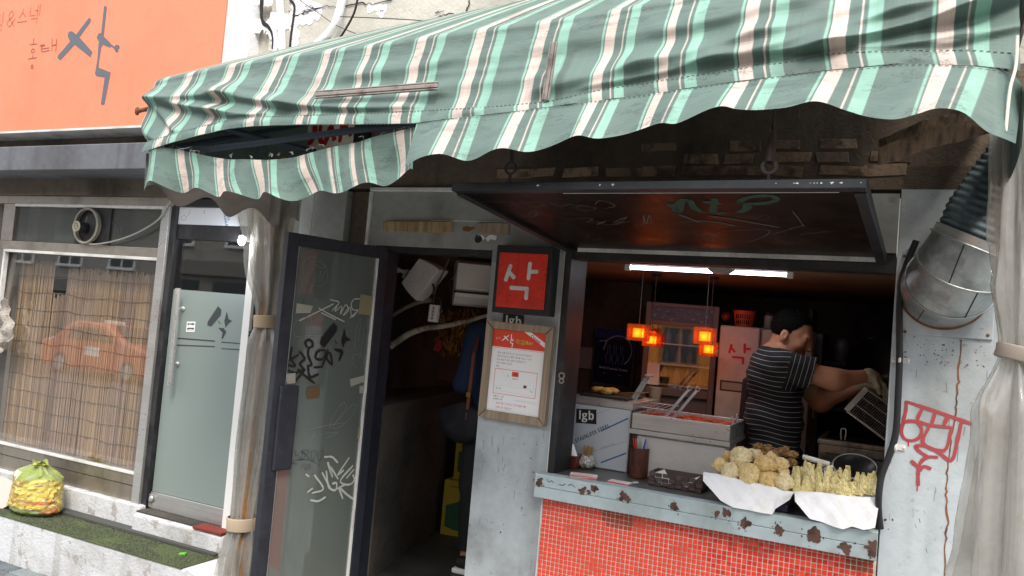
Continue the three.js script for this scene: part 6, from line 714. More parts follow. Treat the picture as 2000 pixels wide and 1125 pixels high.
{ // back right of the counter: fryer and bits
  const f = thing('deep_fryer', 'greasy steel deep fryer behind the pepper tray', 'fryer'), x0 = -0.285, y1 = 1.276; part('fryer_body', bx(x0, 0.35, CT, y1, -0.9, -0.45, 0.005), M.greasy, f); part('fryer_rim', [bx(x0 - 0.005, 0.35, y1 + 0.0005, y1 + 0.022, -0.49, -0.44, 0.004), bx(x0 - 0.006, x0 + 0.02, y1 + 0.0005, y1 + 0.02, -0.9, -0.491, 0.004)], M.greasy, f); part('oil', bx(x0 + 0.02, 0.33, y1 - 0.02, y1 + 0.004, -0.88, -0.5), std(0x2a1d10, 0.1), f); part('front_groove', bx(x0 + 0.03, 0.33, y1 - 0.045, y1 - 0.035, -0.4495, -0.446), M.black, f); part('basket_hook', tube([[-0.196, y1 + 0.02, -0.55], [-0.196, y1 + 0.07, -0.55], [-0.179, y1 + 0.07, -0.55], [-0.179, y1 + 0.02, -0.55]], 0.003), M.steel, f);
  solo('foil_sheet', grid(30, 20, (u, v) => [lerp(-0.271, -0.133, u), lerp(1.11, 1.2, v), -0.38 - v * 0.04 + (n3(u * 14, v * 9, 2) - 0.5) * 0.03]), std(0xdadada, 0.18, { metalness: 1 }), 'crumpled foil sheet hanging on the front of the deep fryer', 'foil');
  const b = thing('black_bowl', 'shallow black pan lying behind the peppers', 'pan'), [bx0, by0] = [-0.12, 1.227]; part('pan_body', lathe([[0, 0], [0.06, 0.004], [0.085, 0.03], [0.088, 0.03], [0.062, 0.0], [0, -0.003]], 0, 0, 0, 36).rotateX(0.5).translate(bx0, by0 - 0.03, -0.25), std(0x2b2b2d, 0.35, { metalness: 0.4 }), b); part('pan_rim', torus(0, 0, 0, 0.087, 0.003, 0, Math.PI / 2).translate(0, 0.03, 0).rotateX(0.5).translate(bx0, by0 - 0.03, -0.25), M.steel, b);
  solo('paper_roll', rod([-0.327, 1.236, -0.2], [-0.218, 1.22, -0.2], 0.011, 0.011, 14), M.whiteWorn, 'thin white rolled paper tube behind the first peppers', 'roll');
}
// ------------------------------------------------------------------ lamps of the room
{ const [tx, tz] = [-1.248, -0.456]; const zz = Math.min(tz, -0.25), TX = -0.476;
  const t = thing('tube_light', 'glaring white fluorescent tube on the ceiling just inside the window', 'light'); part('tube', rod([tx, 2.047, zz], [TX, 2.047, zz], 0.01, 0.01, 12), new THREE.MeshStandardMaterial({ color: 0xffffff, emissive: 0xf3f2ff, emissiveIntensity: 5 }), t); part('batten_housing', bx(tx - 0.03, TX + 0.03, 2.062, 2.0749, zz - 0.02, zz + 0.02, 0.004), M.blackWorn, t); part('end_cap', [bx(tx - 0.03, tx, 2.03, 2.063, zz - 0.014, zz + 0.014, 0.003), bx(TX, TX + 0.03, 2.03, 2.063, zz - 0.014, zz + 0.014, 0.003)], M.plasticWhite, t);
  const a = new THREE.RectAreaLight(0xf3f2ff, 13, TX - tx, 0.026); a.position.set((tx + TX) / 2, 2.03, zz); a.lookAt((tx + TX) / 2, 0, zz); scene.add(a);
  const d = thing('ceiling_dome', 'round grey dome lamp, unlit, at the middle of the fluorescent tube', 'lamp'), [dx] = [-0.768, -0.214], dz = zz + 0.09; part('dome_shade', lathe([[0, -0.035], [0.04, -0.03], [0.065, -0.012], [0.07, 0], [0, 0]], dx, 2.06, dz, 28), std(0x8d8d86, 0.5), d); part('dome_base', lathe([[0, 0], [0.072, 0], [0.072, 0.014], [0, 0.014]], dx, 2.0605, dz, 28), M.plasticWhite, d); }
const lampGlow = canvasTex(64, 64, (c) => { const g = c.createRadialGradient(32, 34, 3, 32, 32, 40); g.addColorStop(0, '#fff2c0'); g.addColorStop(0.4, '#ffd27a'); g.addColorStop(1, '#e08a30'); c.fillStyle = g; c.fillRect(0, 0, 64, 64); });
{ const acr = phy(0xf4b468, 0.06, { transmission: 0.9, thickness: 0 });
  const lamp = (px, z, lab, k) => { const [x, y] = px, s = 0.052 * k, l = thing('pendant_lamp', lab, 'lamp', 'orange pendant lamps'); part('shade', [bx(x - s, x + s, y - s * 0.85, y + s * 0.85, z + s - 0.004, z + s, 0.001), bx(x - s, x + s, y - s * 0.85, y + s * 0.85, z - s, z - s + 0.004, 0.001), bx(x - s, x - s + 0.004, y - s * 0.85, y + s * 0.85, z - s + 0.0042, z + s - 0.0042), bx(x + s - 0.004, x + s, y - s * 0.85, y + s * 0.85, z - s + 0.0042, z + s - 0.0042), bx(x - s, x + s, y + s * 0.85 + 0.0005, y + s * 0.85 + 0.004, z - s, z + s)], acr, l);
    part('glow_cube', new THREE.BoxGeometry(s * 0.95, s * 0.95, s * 0.95).translate(x, y, z), new THREE.MeshStandardMaterial({ color: 0xffb050, emissive: 0xffffff, emissiveIntensity: 3, emissiveMap: lampGlow }), l); part('flex', rod([x, y + s, z], [x, 2.06, z], 0.002), M.wire, l); part('ceiling_rose', lathe([[0, 0], [0.03, 0], [0.03, 0.015], [0, 0.015]], x, 2.0595, z, 20), M.blackWorn, l);
    const L = new THREE.PointLight(0xffd8b0, 0.012, 0, 2); L.position.set(x, y, z); L.castShadow = true; scene.add(L); };
  lamp([-1.282, 1.713], -0.8, 'glowing orange cube lamp on a flex, front one beside the blue poster', 1); lamp([-1.302, 1.679], -1.15, 'glowing orange cube lamp half hidden behind the front left lamp', 0.9); lamp([-0.914, 1.724], -0.8, 'glowing orange cube lamp, front one before the glass fridge and white fridge', 1); lamp([-0.962, 1.654], -1.15, 'glowing orange cube lamp hidden behind the front right lamp', 0.9);
  solo('lamp_cord', tube([[-1.291, 2.062, -0.8], [-1.15, 2.05, -0.8], [-1.05, 2.05, -0.8], [-0.928, 2.062, -0.8]], 0.004), M.cable, 'black cord looping along the ceiling between the orange lamps', 'cord'); }
// ------------------------------------------------------------------ the back of the room
{ const f = thing('display_fridge', 'tall grey framed glass door display fridge mirroring the street', 'fridge'); const z = -1.5, x0 = -1.443, x1 = -0.989, yt = 1.921, cx = (x0 + x1) / 2, rot = (g) => spin(merge(g), [cx, 0, z], 0, 0.22, 0), y1 = 1.78, y0 = 1.385;
  const L = (n, g, m, l) => part(n, rot(g), m, f, l); const gm = std(0x6f6668, 0.5);
  L('cabinet', [bx(x0, x1, FL, yt, z - 0.5, z - 0.4), bx(x0, x0 + 0.02, FL, yt, z - 0.4, z - 0.04), bx(x1 - 0.02, x1, FL, yt, z - 0.4, z - 0.04), bx(x0 + 0.02, x1 - 0.02, yt - 0.02, yt, z - 0.4, z - 0.04), bx(x0 + 0.02, x1 - 0.02, FL, y0 - 0.03, z - 0.4, z - 0.04)], gm, f);
  L('door_frame', [bx(x0, x0 + 0.035, FL, yt, z - 0.039, z, 0.004), bx(x1 - 0.035, x1, FL, yt, z - 0.039, z, 0.004), bx(x0 + 0.0355, x1 - 0.0355, yt - 0.025, yt, z - 0.038, z - 0.001, 0.004), bx(x0 + 0.0355, x1 - 0.0355, y0 - 0.05, y0 - 0.001, z - 0.038, z - 0.001, 0.004), bx(x0 + 0.0355, x1 - 0.0355, y1, y1 + 0.03, z - 0.038, z - 0.001, 0.004)], gm, f);
  const head = part('print_header', rot(quad([x0 + 0.036, y1 + 0.031, z - 0.01], [x1 - 0.036, y1 + 0.031, z - 0.01], [x1 - 0.036, yt - 0.026, z - 0.01], [x0 + 0.036, yt - 0.026, z - 0.01])), std(0xffffff, 0.5, { map: canvasTex(256, 96, (c, w, h) => { c.fillStyle = '#4a5a74'; c.fillRect(0, 0, w, h); for (let i = 0; i < 50; i++) { c.fillStyle = ['#7a5f66', '#8a94a6', '#3b4a66'][i % 3]; c.beginPath(); c.arc((i * 67) % 256, (i * 41) % 96, 3 + (i % 5), 0, 7); c.fill(); } c.fillStyle = '#2c3147'; c.font = 'bold 34px serif'; c.fillText('My', 60, 60); }) }), f);
  L('glass', bx(x0 + 0.036, x1 - 0.036, y0, y1 - 0.001, z - 0.02, z - 0.014), phy(0xffffff, 0.02, { transmission: 1, thickness: 0, ior: 2.3 }), f);
  const r = rng(71); for (let s = 0; s < 3; s++) { const y = y0 + 0.02 + s * 0.13; L('shelf', bx(x0 + 0.03, x1 - 0.03, y - 0.008, y, z - 0.38, z - 0.05), M.steel); for (let i = 0; i < 5; i++) { const x = x0 + 0.07 + i * 0.075; L('bottle', lathe([[0, 0], [0.024, 0], [0.024, 0.06], [0.01, 0.085], [0.01, 0.11], [0, 0.11]], x, y, z - 0.14, 14), std([0x3d4a34, 0x6d5a3a, 0x8c8f90, 0x2f3f52][Math.floor(r() * 4)], 0.3)); } }
  L('door_label', [bx(-1.416, -1.331, y0 + 0.01, 1.527, z - 0.0135, z - 0.0125)], M.paper); }
{ const f = thing('white_fridge', 'tall white fridge with red brush letters on its door', 'fridge'), z = -1.4, x0 = -0.954, x1 = -0.718, yt = 1.806; part('fridge_body', bx(x0, x1 + 0.3, FL, yt, -2.0, z - 0.045, 0.01), M.whiteWorn, f); part('fridge_door', bx(x0, x1, FL + 0.06, yt, z - 0.044, z, 0.012), std(0xffffff, 0.35, { map: grime(0xc3bcbb, 0xada5a3, { s: 661, k: 0.4 }) }), f); part('fridge_door', bx(x1 + 0.006, x1 + 0.3, FL + 0.06, yt - 0.002, z - 0.044, z - 0.001, 0.012), std(0x8d8b8c, 0.3, { metalness: 0.4 }), f, 'grey second door of the fridge');
  part('lettering', strokes([[[-0.879, 1.691], [-0.889, 1.642]], [[-0.877, 1.671], [-0.857, 1.65]], [[-0.801, 1.702], [-0.799, 1.649]], [[-0.799, 1.672], [-0.768, 1.675]], [[-0.869, 1.618], [-0.801, 1.618]], [[-0.805, 1.617], [-0.804, 1.583]]], 0.016, z + 0.0015), M.inkRed, f);
  part('handle_box', [bx(-0.93, x1 - 0.02, 1.411, 1.474, z - 0.002, z + 0.0012)], std(0x2b2728, 0.5), f); part('handle_plate', bx(-0.92, x1 - 0.023, 1.42, 1.464, z + 0.0013, z + 0.0035), std(0x9c9492, 0.4), f);
  const b = thing('orange_basket', 'slotted orange plastic basket on top of the white fridge', 'basket'), [bx0, by] = [-0.835, 1.82]; part('basket_wall', lathe([[0.052, 0], [0.068, 0.095], [0.071, 0.098], [0.065, 0.096], [0.05, 0.003], [0, 0.003]], bx0, yt + 0.001, -1.52, 28), std(0xcc4a22, 0.5), b); const S = []; for (let k = 0; k < 2; k++) for (let i = -3; i < 4; i++) { const a = i * 0.2, R = 0.057 + (k ? 0.01 : 0.004); S.push(spin(cbox(bx0 + Math.sin(a) * R, yt + 0.03 + k * 0.032, -1.52 + Math.cos(a) * R, 0.005, 0.026, 0.004), [bx0 + Math.sin(a) * R, yt + 0.03 + k * 0.032, -1.52 + Math.cos(a) * R], -0.15, a, 0)); } part('slot', S, M.black, b);
  solo('red_ball', ball(-0.943, 1.862, -1.5, 0.028, 0.028, 0.028), std(0x7c2420, 0.35), 'small dark red ball on the fridge beside the orange basket', 'ball');
  const j = thing('glass_jars', 'clear jar with dark lid on top of the white fridge', 'jar'); part('jar_glass', lathe([[0, 0], [0.03, 0], [0.03, 0.07], [0.024, 0.08]], -0.685, yt + 0.001, -1.5), std(0x7d8487, 0.2), j); part('lid', lathe([[0, 0], [0.027, 0], [0.027, 0.02], [0, 0.02]], -0.685, yt + 0.082, -1.5), M.blackWorn, j); }
{ const x0 = -1.923, x1 = -1.644, y0 = 1.344, y1 = 1.727; const p = thing('blue_poster', 'dark blue glossy drinks poster on the back wall', 'poster'); part('poster_sheet', quad([x0, y0, -1.9], [x1, y0 - 0.01, -1.9], [x1 + 0.01, y1 - 0.005, -1.9], [x0, y1, -1.9]), std(0xffffff, 0.25, { map: canvasTex(256, 384, (c, w, h) => { c.fillStyle = '#12103c'; c.fillRect(0, 0, w, h); c.fillStyle = '#2a2a74'; c.fillRect(0, 0, w, 70); c.strokeStyle = '#8f97b8'; c.lineWidth = 9; c.beginPath(); c.ellipse(150, 150, 95, 110, 0.3, 3.4, 6.9); c.stroke(); c.beginPath(); c.moveTo(30, 90); c.lineTo(80, 80); c.lineTo(60, 150); c.stroke(); c.lineWidth = 4; for (let i = 0; i < 3; i++) { c.strokeStyle = '#6e78a8'; c.beginPath(); c.moveTo(90 + i * 42, 110); c.lineTo(90 + i * 42, 170); c.quadraticCurveTo(70 + i * 42, 190, 90 + i * 42, 240); c.stroke(); c.beginPath(); c.moveTo(104 + i * 42, 110); c.lineTo(104 + i * 42, 170); c.quadraticCurveTo(124 + i * 42, 190, 104 + i * 42, 240); c.stroke(); } c.fillStyle = '#c8cbe0'; c.font = 'bold 22px serif'; c.fillText('Best Fusion Taste', 40, 282); c.fillStyle = '#8287b0'; c.fillRect(70, 310, 20, 4); c.fillRect(170, 312, 24, 4); }) }), p); part('backing_board', bx(x0 - 0.01, x1 + 0.02, y0 - 0.02, y1 + 0.01, -1.95, -1.905), M.roomWall, p);
  solo('wall_note', bx(-2.044, -1.942, 1.43, 1.581, -1.92, -1.905), std(0x8d807c, 0.8), 'faded pinkish paper note on the wall left of the blue poster', 'note');
  part('partition', bx(-2.2, -1.555, FL, 2.07, -2.0, -1.951), M.roomWall, shop); }
{ const z = -1.6; const k = thing('dark_shelf', 'crowded dark shelf on the back wall to the right of the cook', 'shelf'); for (const y of [1.35, 1.62]) part('shelf_board', bx(-0.45, 0.9, y, y + 0.025, -1.95, -1.62), std(0x2b2522, 0.8), k); part('shelf_side', bx(-0.47, -0.451, FL, 1.95, -1.95, -1.6), std(0x2b2522, 0.8), k);
  const r = rng(88), cols = [0x5a4634, 0x6e5a4c, 0x37302c, 0x6d2222, 0x4d5054, 0x8a7a66]; const pos = [[[-0.334, 1.692], [-0.272, 1.852], [-0.159, 1.861], [-0.122, 1.712], [-0.076, 1.868], [-0.234, 1.701]]]; 
  [['squat brown jar on the lower shelf behind the cook', 0.045, 0.12, -0.3, 1.376], ['tall pale bottle on the lower shelf', 0.03, 0.2, -0.2, 1.376], ['dark pot on the lower shelf near the pillar', 0.06, 0.1, -0.05, 1.376], ['small red tub on the lower shelf', 0.05, 0.07, 0.1, 1.376], ['grey tin on the upper shelf behind the cook', 0.05, 0.14, -0.28, 1.646], ['pale carton on the upper shelf near the pillar', 0.05, 0.16, -0.1, 1.646]].forEach(([lab, R, h, x, y], i) => solo('shelf_jar', lathe([[0, 0], [R, 0], [R, h * 0.75], [R * 0.7, h * 0.85], [R * 0.7, h], [0, h]], x, y, -1.72, 20), std(cols[i], 0.4), lab, 'jar'));
  const g = thing('grey_fridge', 'grey fridge with a blue sticker behind the cook’s face', 'fridge'), gx0 = -0.507, gx1 = -0.376; part('fridge_body', bx(gx0 - 0.1, gx1, FL, 1.804, -2.1, -1.55, 0.01), std(0x4d4c50, 0.35), g); part('sticker', bx(-0.44, -0.397, 1.677, 1.762, -1.5495, -1.548), std(0x4f6ea8, 0.4), g); part('handle', rod([gx1 - 0.03, 1.3, -1.535], [gx1 - 0.03, 1.6, -1.535], 0.008), M.steel, g);
  solo('black_wok', lathe([[0, 0], [0.1, 0.03], [0.17, 0.11], [0.174, 0.11], [0.1, 0.022], [0, -0.006]], 0, 0, 0, 36).rotateX(1.25).translate(-0.047, 1.596, -1.05), std(0x242426, 0.35, { metalness: 0.5 }), 'big black wok hanging behind the cook’s gloved hand', 'wok'); }
// ------------------------------------------------------------------ seen through the doorway
{ const s = thing('wall_speaker', 'white loudspeaker tilted on a bracket inside the doorway', 'loudspeaker'), z = -0.38, P = (a) => a; const q = [[-2.493, 2.029], [-2.356, 1.973], [-2.488, 1.795], [-2.594, 1.887]];
  const sh = new THREE.Shape(); sh.moveTo(...q[0]); sh.quadraticCurveTo((q[0][0] + q[1][0]) / 2 + 0.01, (q[0][1] + q[1][1]) / 2 + 0.01, ...q[1]); sh.lineTo(...q[2]); sh.quadraticCurveTo((q[2][0] + q[3][0]) / 2 - 0.01, (q[2][1] + q[3][1]) / 2 - 0.01, ...q[3]); sh.lineTo(...q[0]);
  part('cabinet', uvBox(new THREE.ExtrudeGeometry(sh, { depth: 0.1, bevelSize: 0.004, bevelThickness: 0.004, bevelSegments: 2 }).translate(0, 0, z - 0.1)), std(0xc9c5c2, 0.5), s); part('grille_ring', ribbon(curve2([[-2.559, 1.896], [-2.504, 1.896], [-2.465, 1.916], [-2.455, 1.945], [-2.463, 1.962]], 6), 0.003, z + 0.0055), std(0xa8a4a1, 0.6), s); part('bracket', [poly([[-2.672, 1.98], [-2.647, 1.97], [-2.589, 1.958], [-2.62, 1.912], [-2.626, 1.923], [-2.619, 1.941], [-2.641, 1.951], [-2.67, 1.946]], 0.012, -0.43), bar([-2.62, 1.96, -0.44], [-2.52, 1.95, -0.45], 0.02, 0.02)], M.plasticWhite, s);
  const a = thing('air_conditioner', 'white wall air conditioner with rounded end under the room ceiling', 'air conditioner'); const e = [[-2.509, 2.038], [-2.372, 2.044], [-2.296, 2.024], [-2.296, 1.889], [-2.318, 1.841], [-2.381, 1.799], [-2.435, 1.79], [-2.481, 1.837]]; const body = new THREE.ExtrudeGeometry(new THREE.Shape(e.map((p) => new THREE.Vector2(...p))), { depth: 0.5, bevelSize: 0.006, bevelThickness: 0.006, bevelSegments: 2 }).translate(0, 0, -0.5);
  body.translate(-e[2][0], 0, 0).rotateY(-0.95).translate(e[2][0], 0, -0.5); part('unit_body', uvBox(body), M.plasticWhite, a); part('louvre', bx(0, 0.6, 0, 0.012, -0.004, 0.004).rotateY(0.62).translate(e[4][0] + 0.01, e[4][1] + 0.015, -0.48), M.black, a);
  solo('aircon_cable', tube([[-2.33, 2.042, -0.44], [-2.361, 1.95, -0.43], [-2.396, 1.861, -0.43], [-2.397, 1.78, -0.42]], 0.005), M.wire, 'grey cable hanging in front of the air conditioner to the power strip', 'cable');
  solo('thin_cable', tube([[-2.268, 2.018, -0.44], [-2.281, 1.954, -0.43], [-2.312, 1.895, -0.43], [-2.283, 1.839, -0.44]], 0.0025), M.cable, 'thin black cable curling over the end of the air conditioner', 'cable');
  solo('black_cable', tube([[-2.426, 1.913, -0.42], [-2.401, 1.871, -0.42], [-2.4, 1.825, -0.42], [-2.355, 1.81, -0.42], [-2.343, 1.759, -0.42], [-2.364, 1.711, -0.42]], 0.006), M.cable, 'thick black cable looping from the loudspeaker past the power strip', 'cable');
  const p = thing('power_strip', 'white power strip hanging on its cable above the branch', 'power strip'), pq = [[-2.402, 1.771], [-2.348, 1.769], [-2.355, 1.677], [-2.406, 1.679]]; part('strip_body', poly(pq, 0.022, -0.42, 0.003), M.plasticWhite, p); const S = []; for (let i = 0; i < 4; i++) { const t = 0.18 + i * 0.21, X = lerp((pq[0][0] + pq[1][0]) / 2, (pq[2][0] + pq[3][0]) / 2, t), Y = lerp((pq[0][1] + pq[1][1]) / 2, (pq[2][1] + pq[3][1]) / 2, t); S.push(flat(new THREE.CircleGeometry(0.0085, 16).translate(X, Y, -0.3935))); } part('socket', S, std(0x8c8a86, 0.5), p);
  const br = thing('pale_branch', 'bare pale tree branch hung across the doorway as decoration', 'branch'); part('main_limb', (() => { const pts = [[-2.626, 1.509], [-2.595, 1.546], [-2.532, 1.598], [-2.454, 1.633], [-2.375, 1.651], [-2.285, 1.675], [-2.21, 1.703], [-2.124, 1.737], [-2.062, 1.753]].map((q, i) => [q[0], q[1], -0.36 - i * 0.03]); const c = new THREE.CatmullRomCurve3(pts.map((q) => V(...q))); return grid(14, 60, (u, v) => { const o = c.getPoint(v), t = c.getTangent(v), n = V(0, 0, 1).cross(t).normalize(), b = t.clone().cross(n), a = u * 6.283, R = lerp(0.021, 0.009, v) * (1 + 0.25 * (n3(v * 14, Math.cos(a) * 1.5, Math.sin(a) * 1.5) - 0.5)); return [o.x + (n.x * Math.cos(a) + b.x * Math.sin(a)) * R, o.y + (n.y * Math.cos(a) + b.y * Math.sin(a)) * R, o.z + (n.z * Math.cos(a) + b.z * Math.sin(a)) * R, u * 0.1, v]; }); })(), std(0xffffff, 0.8, { map: grime(0x9c9484, 0x6b6254, { s: 671, m: 0.3, k: 1 }), bumpMap: roughBump, bumpScale: 0.005 }), br); part('side_limb', [tube([[-2.687, 1.695, -0.45], [-2.593, 1.749, -0.45], [-2.513, 1.784, -0.46], [-2.446, 1.8, -0.48]], 0.013), tube([[-2.368, 1.674, -0.5], [-2.413, 1.717, -0.52], [-2.403, 1.748, -0.54]], 0.006), tube([[-2.238, 1.764, -0.6], [-2.208, 1.696, -0.6], [-2.196, 1.615, -0.62]], 0.004)], std(0x6f675b, 0.8), br);
  const w = thing('straw_garland', 'bundle of dried yellow brown leaves hanging in the doorway', 'garland'), r = rng(99), L = []; for (let i = 0; i < 420; i++) { const t = r(), X = rr(620, 960, r), Y = 620 + Math.pow(t, 0.8) * lerp(320, 470, r()); const o = [[-3.121, 2.145], [-2.277, 2.174], [-3.037, 1.402], [-2.209, 1.481]], u = X / 1125, v = Y / 1125, x = lerp(lerp(o[0][0], o[1][0], u), lerp(o[2][0], o[3][0], u), v), y = lerp(lerp(o[0][1], o[1][1], u), lerp(o[2][1], o[3][1], u), v), z0 = -0.85 + rr(-0.08, 0.08, r), h = rr(0.02, 0.05, r), ww = rr(0.006, 0.012, r), a = rr(-0.6, 0.6, r); L.push(grid(1, 3, (p, q) => [x + (p - 0.5) * ww * Math.sin(q * 3.0 + 0.2) + Math.sin(a) * q * h, y - q * h * Math.cos(a), z0 + (p - 0.5) * rr(-0.01, 0.01, r) + q * q * 0.015])); } const n = Math.floor(L.length / 3); [0xa8813a, 0x8a5a2a, 0x6e4020].forEach((c, i) => stuff(part('dry_leaf', L.slice(i * n, (i + 1) * n), std(c, 0.8), w))); part('backing_mat', bx(-2.64, -2.366, 1.3, 1.95, -1.0, -0.96), std(0x4a2a1a, 0.9), w); part('red_ribbon', [poly([[-2.558, 1.519], [-2.544, 1.564], [-2.515, 1.561], [-2.514, 1.517], [-2.539, 1.484]], 0.01, -0.76), bar([-2.547, 1.589, -0.75], [-2.539, 1.552, -0.75], 0.006, 0.006)], std(0xa02638, 0.6), w); part('top_cord', rod([-2.528, 1.761, -0.85], [-2.543, 1.904, -0.85], 0.003), M.wire, w); }
{ const box = (lab, px0, px1, y0, h, z, ry) => { const b = thing('yellow_carton', lab, 'carton', undefined), w = 0.3, cx = px0, m = std(0xffffff, 0.6, { map: canvasTex(256, 320, (c, W, H) => { c.fillStyle = '#a08c22'; c.fillRect(0, 0, W, H); c.fillStyle = '#24523a'; c.beginPath(); c.moveTo(20, 150); c.lineTo(90, 120); c.lineTo(130, 80); c.lineTo(170, 122); c.lineTo(236, 140); c.lineTo(236, 270); c.quadraticCurveTo(128, 310, 20, 270); c.fill(); c.fillStyle = '#7a6c18'; c.fillRect(40, 30, 176, 12); write(c, '식용유', 60, 180, 46, 7, '#1d4a34'); }) }); part('carton_front', spin(quad([cx - w / 2, y0, z + 0.0015], [cx + w / 2, y0, z + 0.0015], [cx + w / 2, y0 + h, z + 0.0015], [cx - w / 2, y0 + h, z + 0.0015]), [cx, 0, z], 0, ry, 0), m, b); part('carton_body', spin(bx(cx - w / 2, cx + w / 2, y0, y0 + h, z - 0.24, z, 0.003), [cx, 0, z], 0, ry, 0), std(0x8f7e24, 0.7), b); };
  const cz = -1.2; box('yellow oil carton with green print on the floor, lower one of two', -2.496, 0, FL, 0.36, cz, 0.15); box('yellow oil carton with green print stacked on the lower one', -2.487 + 0.03, 0, FL + 0.365, 0.34, cz - 0.03, 0.05); }

// ------------------------------------------------------------------ people
function hand(o, dir, up, side, curl, r = 1) { // field of a hand: palm at o, fingers along dir, back of the hand towards up; curl bends the fingers
  const D = V(...dir).normalize(), U = V(...up).normalize(), S = V(...side).normalize(), at = (d, u, s) => [o[0] + D.x * d + U.x * u + S.x * s, o[1] + D.y * d + U.y * u + S.y * s, o[2] + D.z * d + U.z * u + S.z * s], L = [];
  for (const s of [-0.026, -0.009, 0.009, 0.026]) L.push([at(-0.035, 0, s * 0.6), at(0.04, 0, s), 0.014 * r, 0.012 * r]);
  [-0.03, -0.0105, 0.0095, 0.029].forEach((s, i) => { const l = [0.062, 0.075, 0.082, 0.073][i]; let d = 0.042, u = 0, a = 0, p = at(d, u, s); for (const [f, k] of [[0.46, 0.5], [0.3, 1], [0.24, 0.9]]) { a += curl * k; d += Math.cos(a) * l * f; u -= Math.sin(a) * l * f; const q = at(d, u, s * (1 - 0.06 * k)); L.push([p, q, 0.0098 * r, 0.0086 * r]); p = q; } });
  const t0 = at(-0.01, -0.004, 0.03), t1 = at(0.02, -0.022, 0.052), t2 = at(0.046, -0.036, 0.05); L.push([t0, t1, 0.014 * r, 0.011 * r], [t1, t2, 0.011 * r, 0.009 * r]);
  return (p) => { let f = 9; L.forEach(([a, b, ra, rb], i) => { f = smin(f, cap(p, a, b, ra, rb), i < 4 ? 0.012 : 0.004); }); return f; };
}
const field = (bones, k) => (x, y, z) => { let f = 9; const p = [x, y, z]; for (const [a, b, ra, rb] of bones) f = smin(f, cap(p, a, b, ra, rb), k); return f; };
const isoF = (f, lo, hi, c) => iso((x, y, z) => f([x, y, z]), lo, hi, c);
function head(C, tilt, turn) { // returns geometries of skin, hair and eyes; the face looks along +x before turning
  const sk = (p) => { let f = ell(p, [-0.012, 0.032, 0], [0.098, 0.088, 0.076]); f = smin(f, ell(p, [0.032, -0.045, 0], [0.058, 0.066, 0.058]), 0.04); f = smin(f, cap(p, [0.06, -0.092, 0], [0.066, -0.09, 0], 0.024, 0.022), 0.03);
    f = smin(f, cap(p, [0.082, 0.022, -0.03], [0.082, 0.022, 0.03], 0.013, 0.013), 0.02); f = smin(f, cap(p, [0.088, 0.015, 0], [0.108, -0.03, 0], 0.009, 0.014), 0.012); f = smin(f, cap(p, [0.1, -0.034, -0.012], [0.1, -0.034, 0.012], 0.008, 0.008), 0.008);
    f = smin(f, ell(p, [0.066, -0.022, 0.04], [0.024, 0.022, 0.02]), 0.02); f = smin(f, ell(p, [0.066, -0.022, -0.04], [0.024, 0.022, 0.02]), 0.02);
    f = smin(f, cap(p, [0.086, -0.062, -0.018], [0.086, -0.062, 0.018], 0.0075, 0.0075), 0.008); f = smin(f, cap(p, [0.084, -0.075, -0.014], [0.084, -0.075, 0.014], 0.0075, 0.0075), 0.008);
    for (const s of [-1, 1]) { f = Math.max(f, -(ell(p, [0.094, 0.004, s * 0.03], [0.016, 0.012, 0.019]))); f = smin(f, ell(p, [0.08, 0.002, s * 0.03], [0.0115, 0.011, 0.014]), 0.004); f = smin(f, ell(p, [-0.012, -0.008, s * 0.077], [0.02, 0.032, 0.009]), 0.006); f = Math.max(f, -ell(p, [-0.006, -0.004, s * 0.088], [0.01, 0.017, 0.007])); }
    return smin(f, cap(p, [-0.03, -0.05, 0], [-0.045, -0.14, 0], 0.056, 0.06), 0.03); };
  const hr = (p) => { let f = ell(p, [-0.016, 0.037, 0], [0.104, 0.094, 0.081]); f += (n3(p[0] * 70, p[1] * 70, p[2] * 70) - 0.5) * 0.006; const cut = 0.014 + 1.35 * Math.max(0, p[0] - 0.005) - 0.9 * Math.max(0, -p[0]) - p[1] + (n3(p[0] * 60, p[1] * 60, p[2] * 60 + 7) - 0.5) * 0.03; return Math.max(f, cut * 0.7); };
  const m = new THREE.Matrix4().makeTranslation(...C).multiply(new THREE.Matrix4().makeRotationY(turn)).multiply(new THREE.Matrix4().makeRotationZ(tilt));
  const S = isoF(sk, [-0.14, -0.19, -0.1], [0.14, 0.14, 0.1], 0.0035).applyMatrix4(m), H = isoF(hr, [-0.15, -0.08, -0.1], [0.13, 0.15, 0.1], 0.004).applyMatrix4(m);
  const E = merge([-1, 1].flatMap((s) => [ball(0.089, 0.001, s * 0.03, 0.0045, 0.0022, 0.011, 10), flat(bar([0.094, 0.02, s * 0.016], [0.086, 0.024, s * 0.047], 0.007, 0.006))])).applyMatrix4(m);
  const hp_ = H.attributes.position, hn = H.attributes.normal, T = [], rs = rng(515); for (let i = 0; i < 2600; i++) { const k = Math.floor(rs() * hp_.count), p = V().fromBufferAttribute(hp_, k), n = V().fromBufferAttribute(hn, k), d = n.clone().multiplyScalar(0.6).add(V(rr(-0.6, 0.6, rs), rr(-0.6, 0.4, rs), rr(-0.6, 0.6, rs))).normalize().multiplyScalar(rr(0.006, 0.015, rs)), s = V(rr(-1, 1, rs), rr(-1, 1, rs), rr(-1, 1, rs)).cross(d).normalize().multiplyScalar(0.0011); T.push(p.x + s.x, p.y + s.y, p.z + s.z, p.x - s.x, p.y - s.y, p.z - s.z, p.x + d.x, p.y + d.y, p.z + d.z); }
  const tg = new THREE.BufferGeometry(); tg.setAttribute('position', new THREE.Float32BufferAttribute(T, 3)); tg.setAttribute('uv', new THREE.Float32BufferAttribute(new Float32Array(T.length / 3 * 2), 2)); tg.computeVertexNormals();
  return { S, H: merge([flat(H), tg]), E };
}
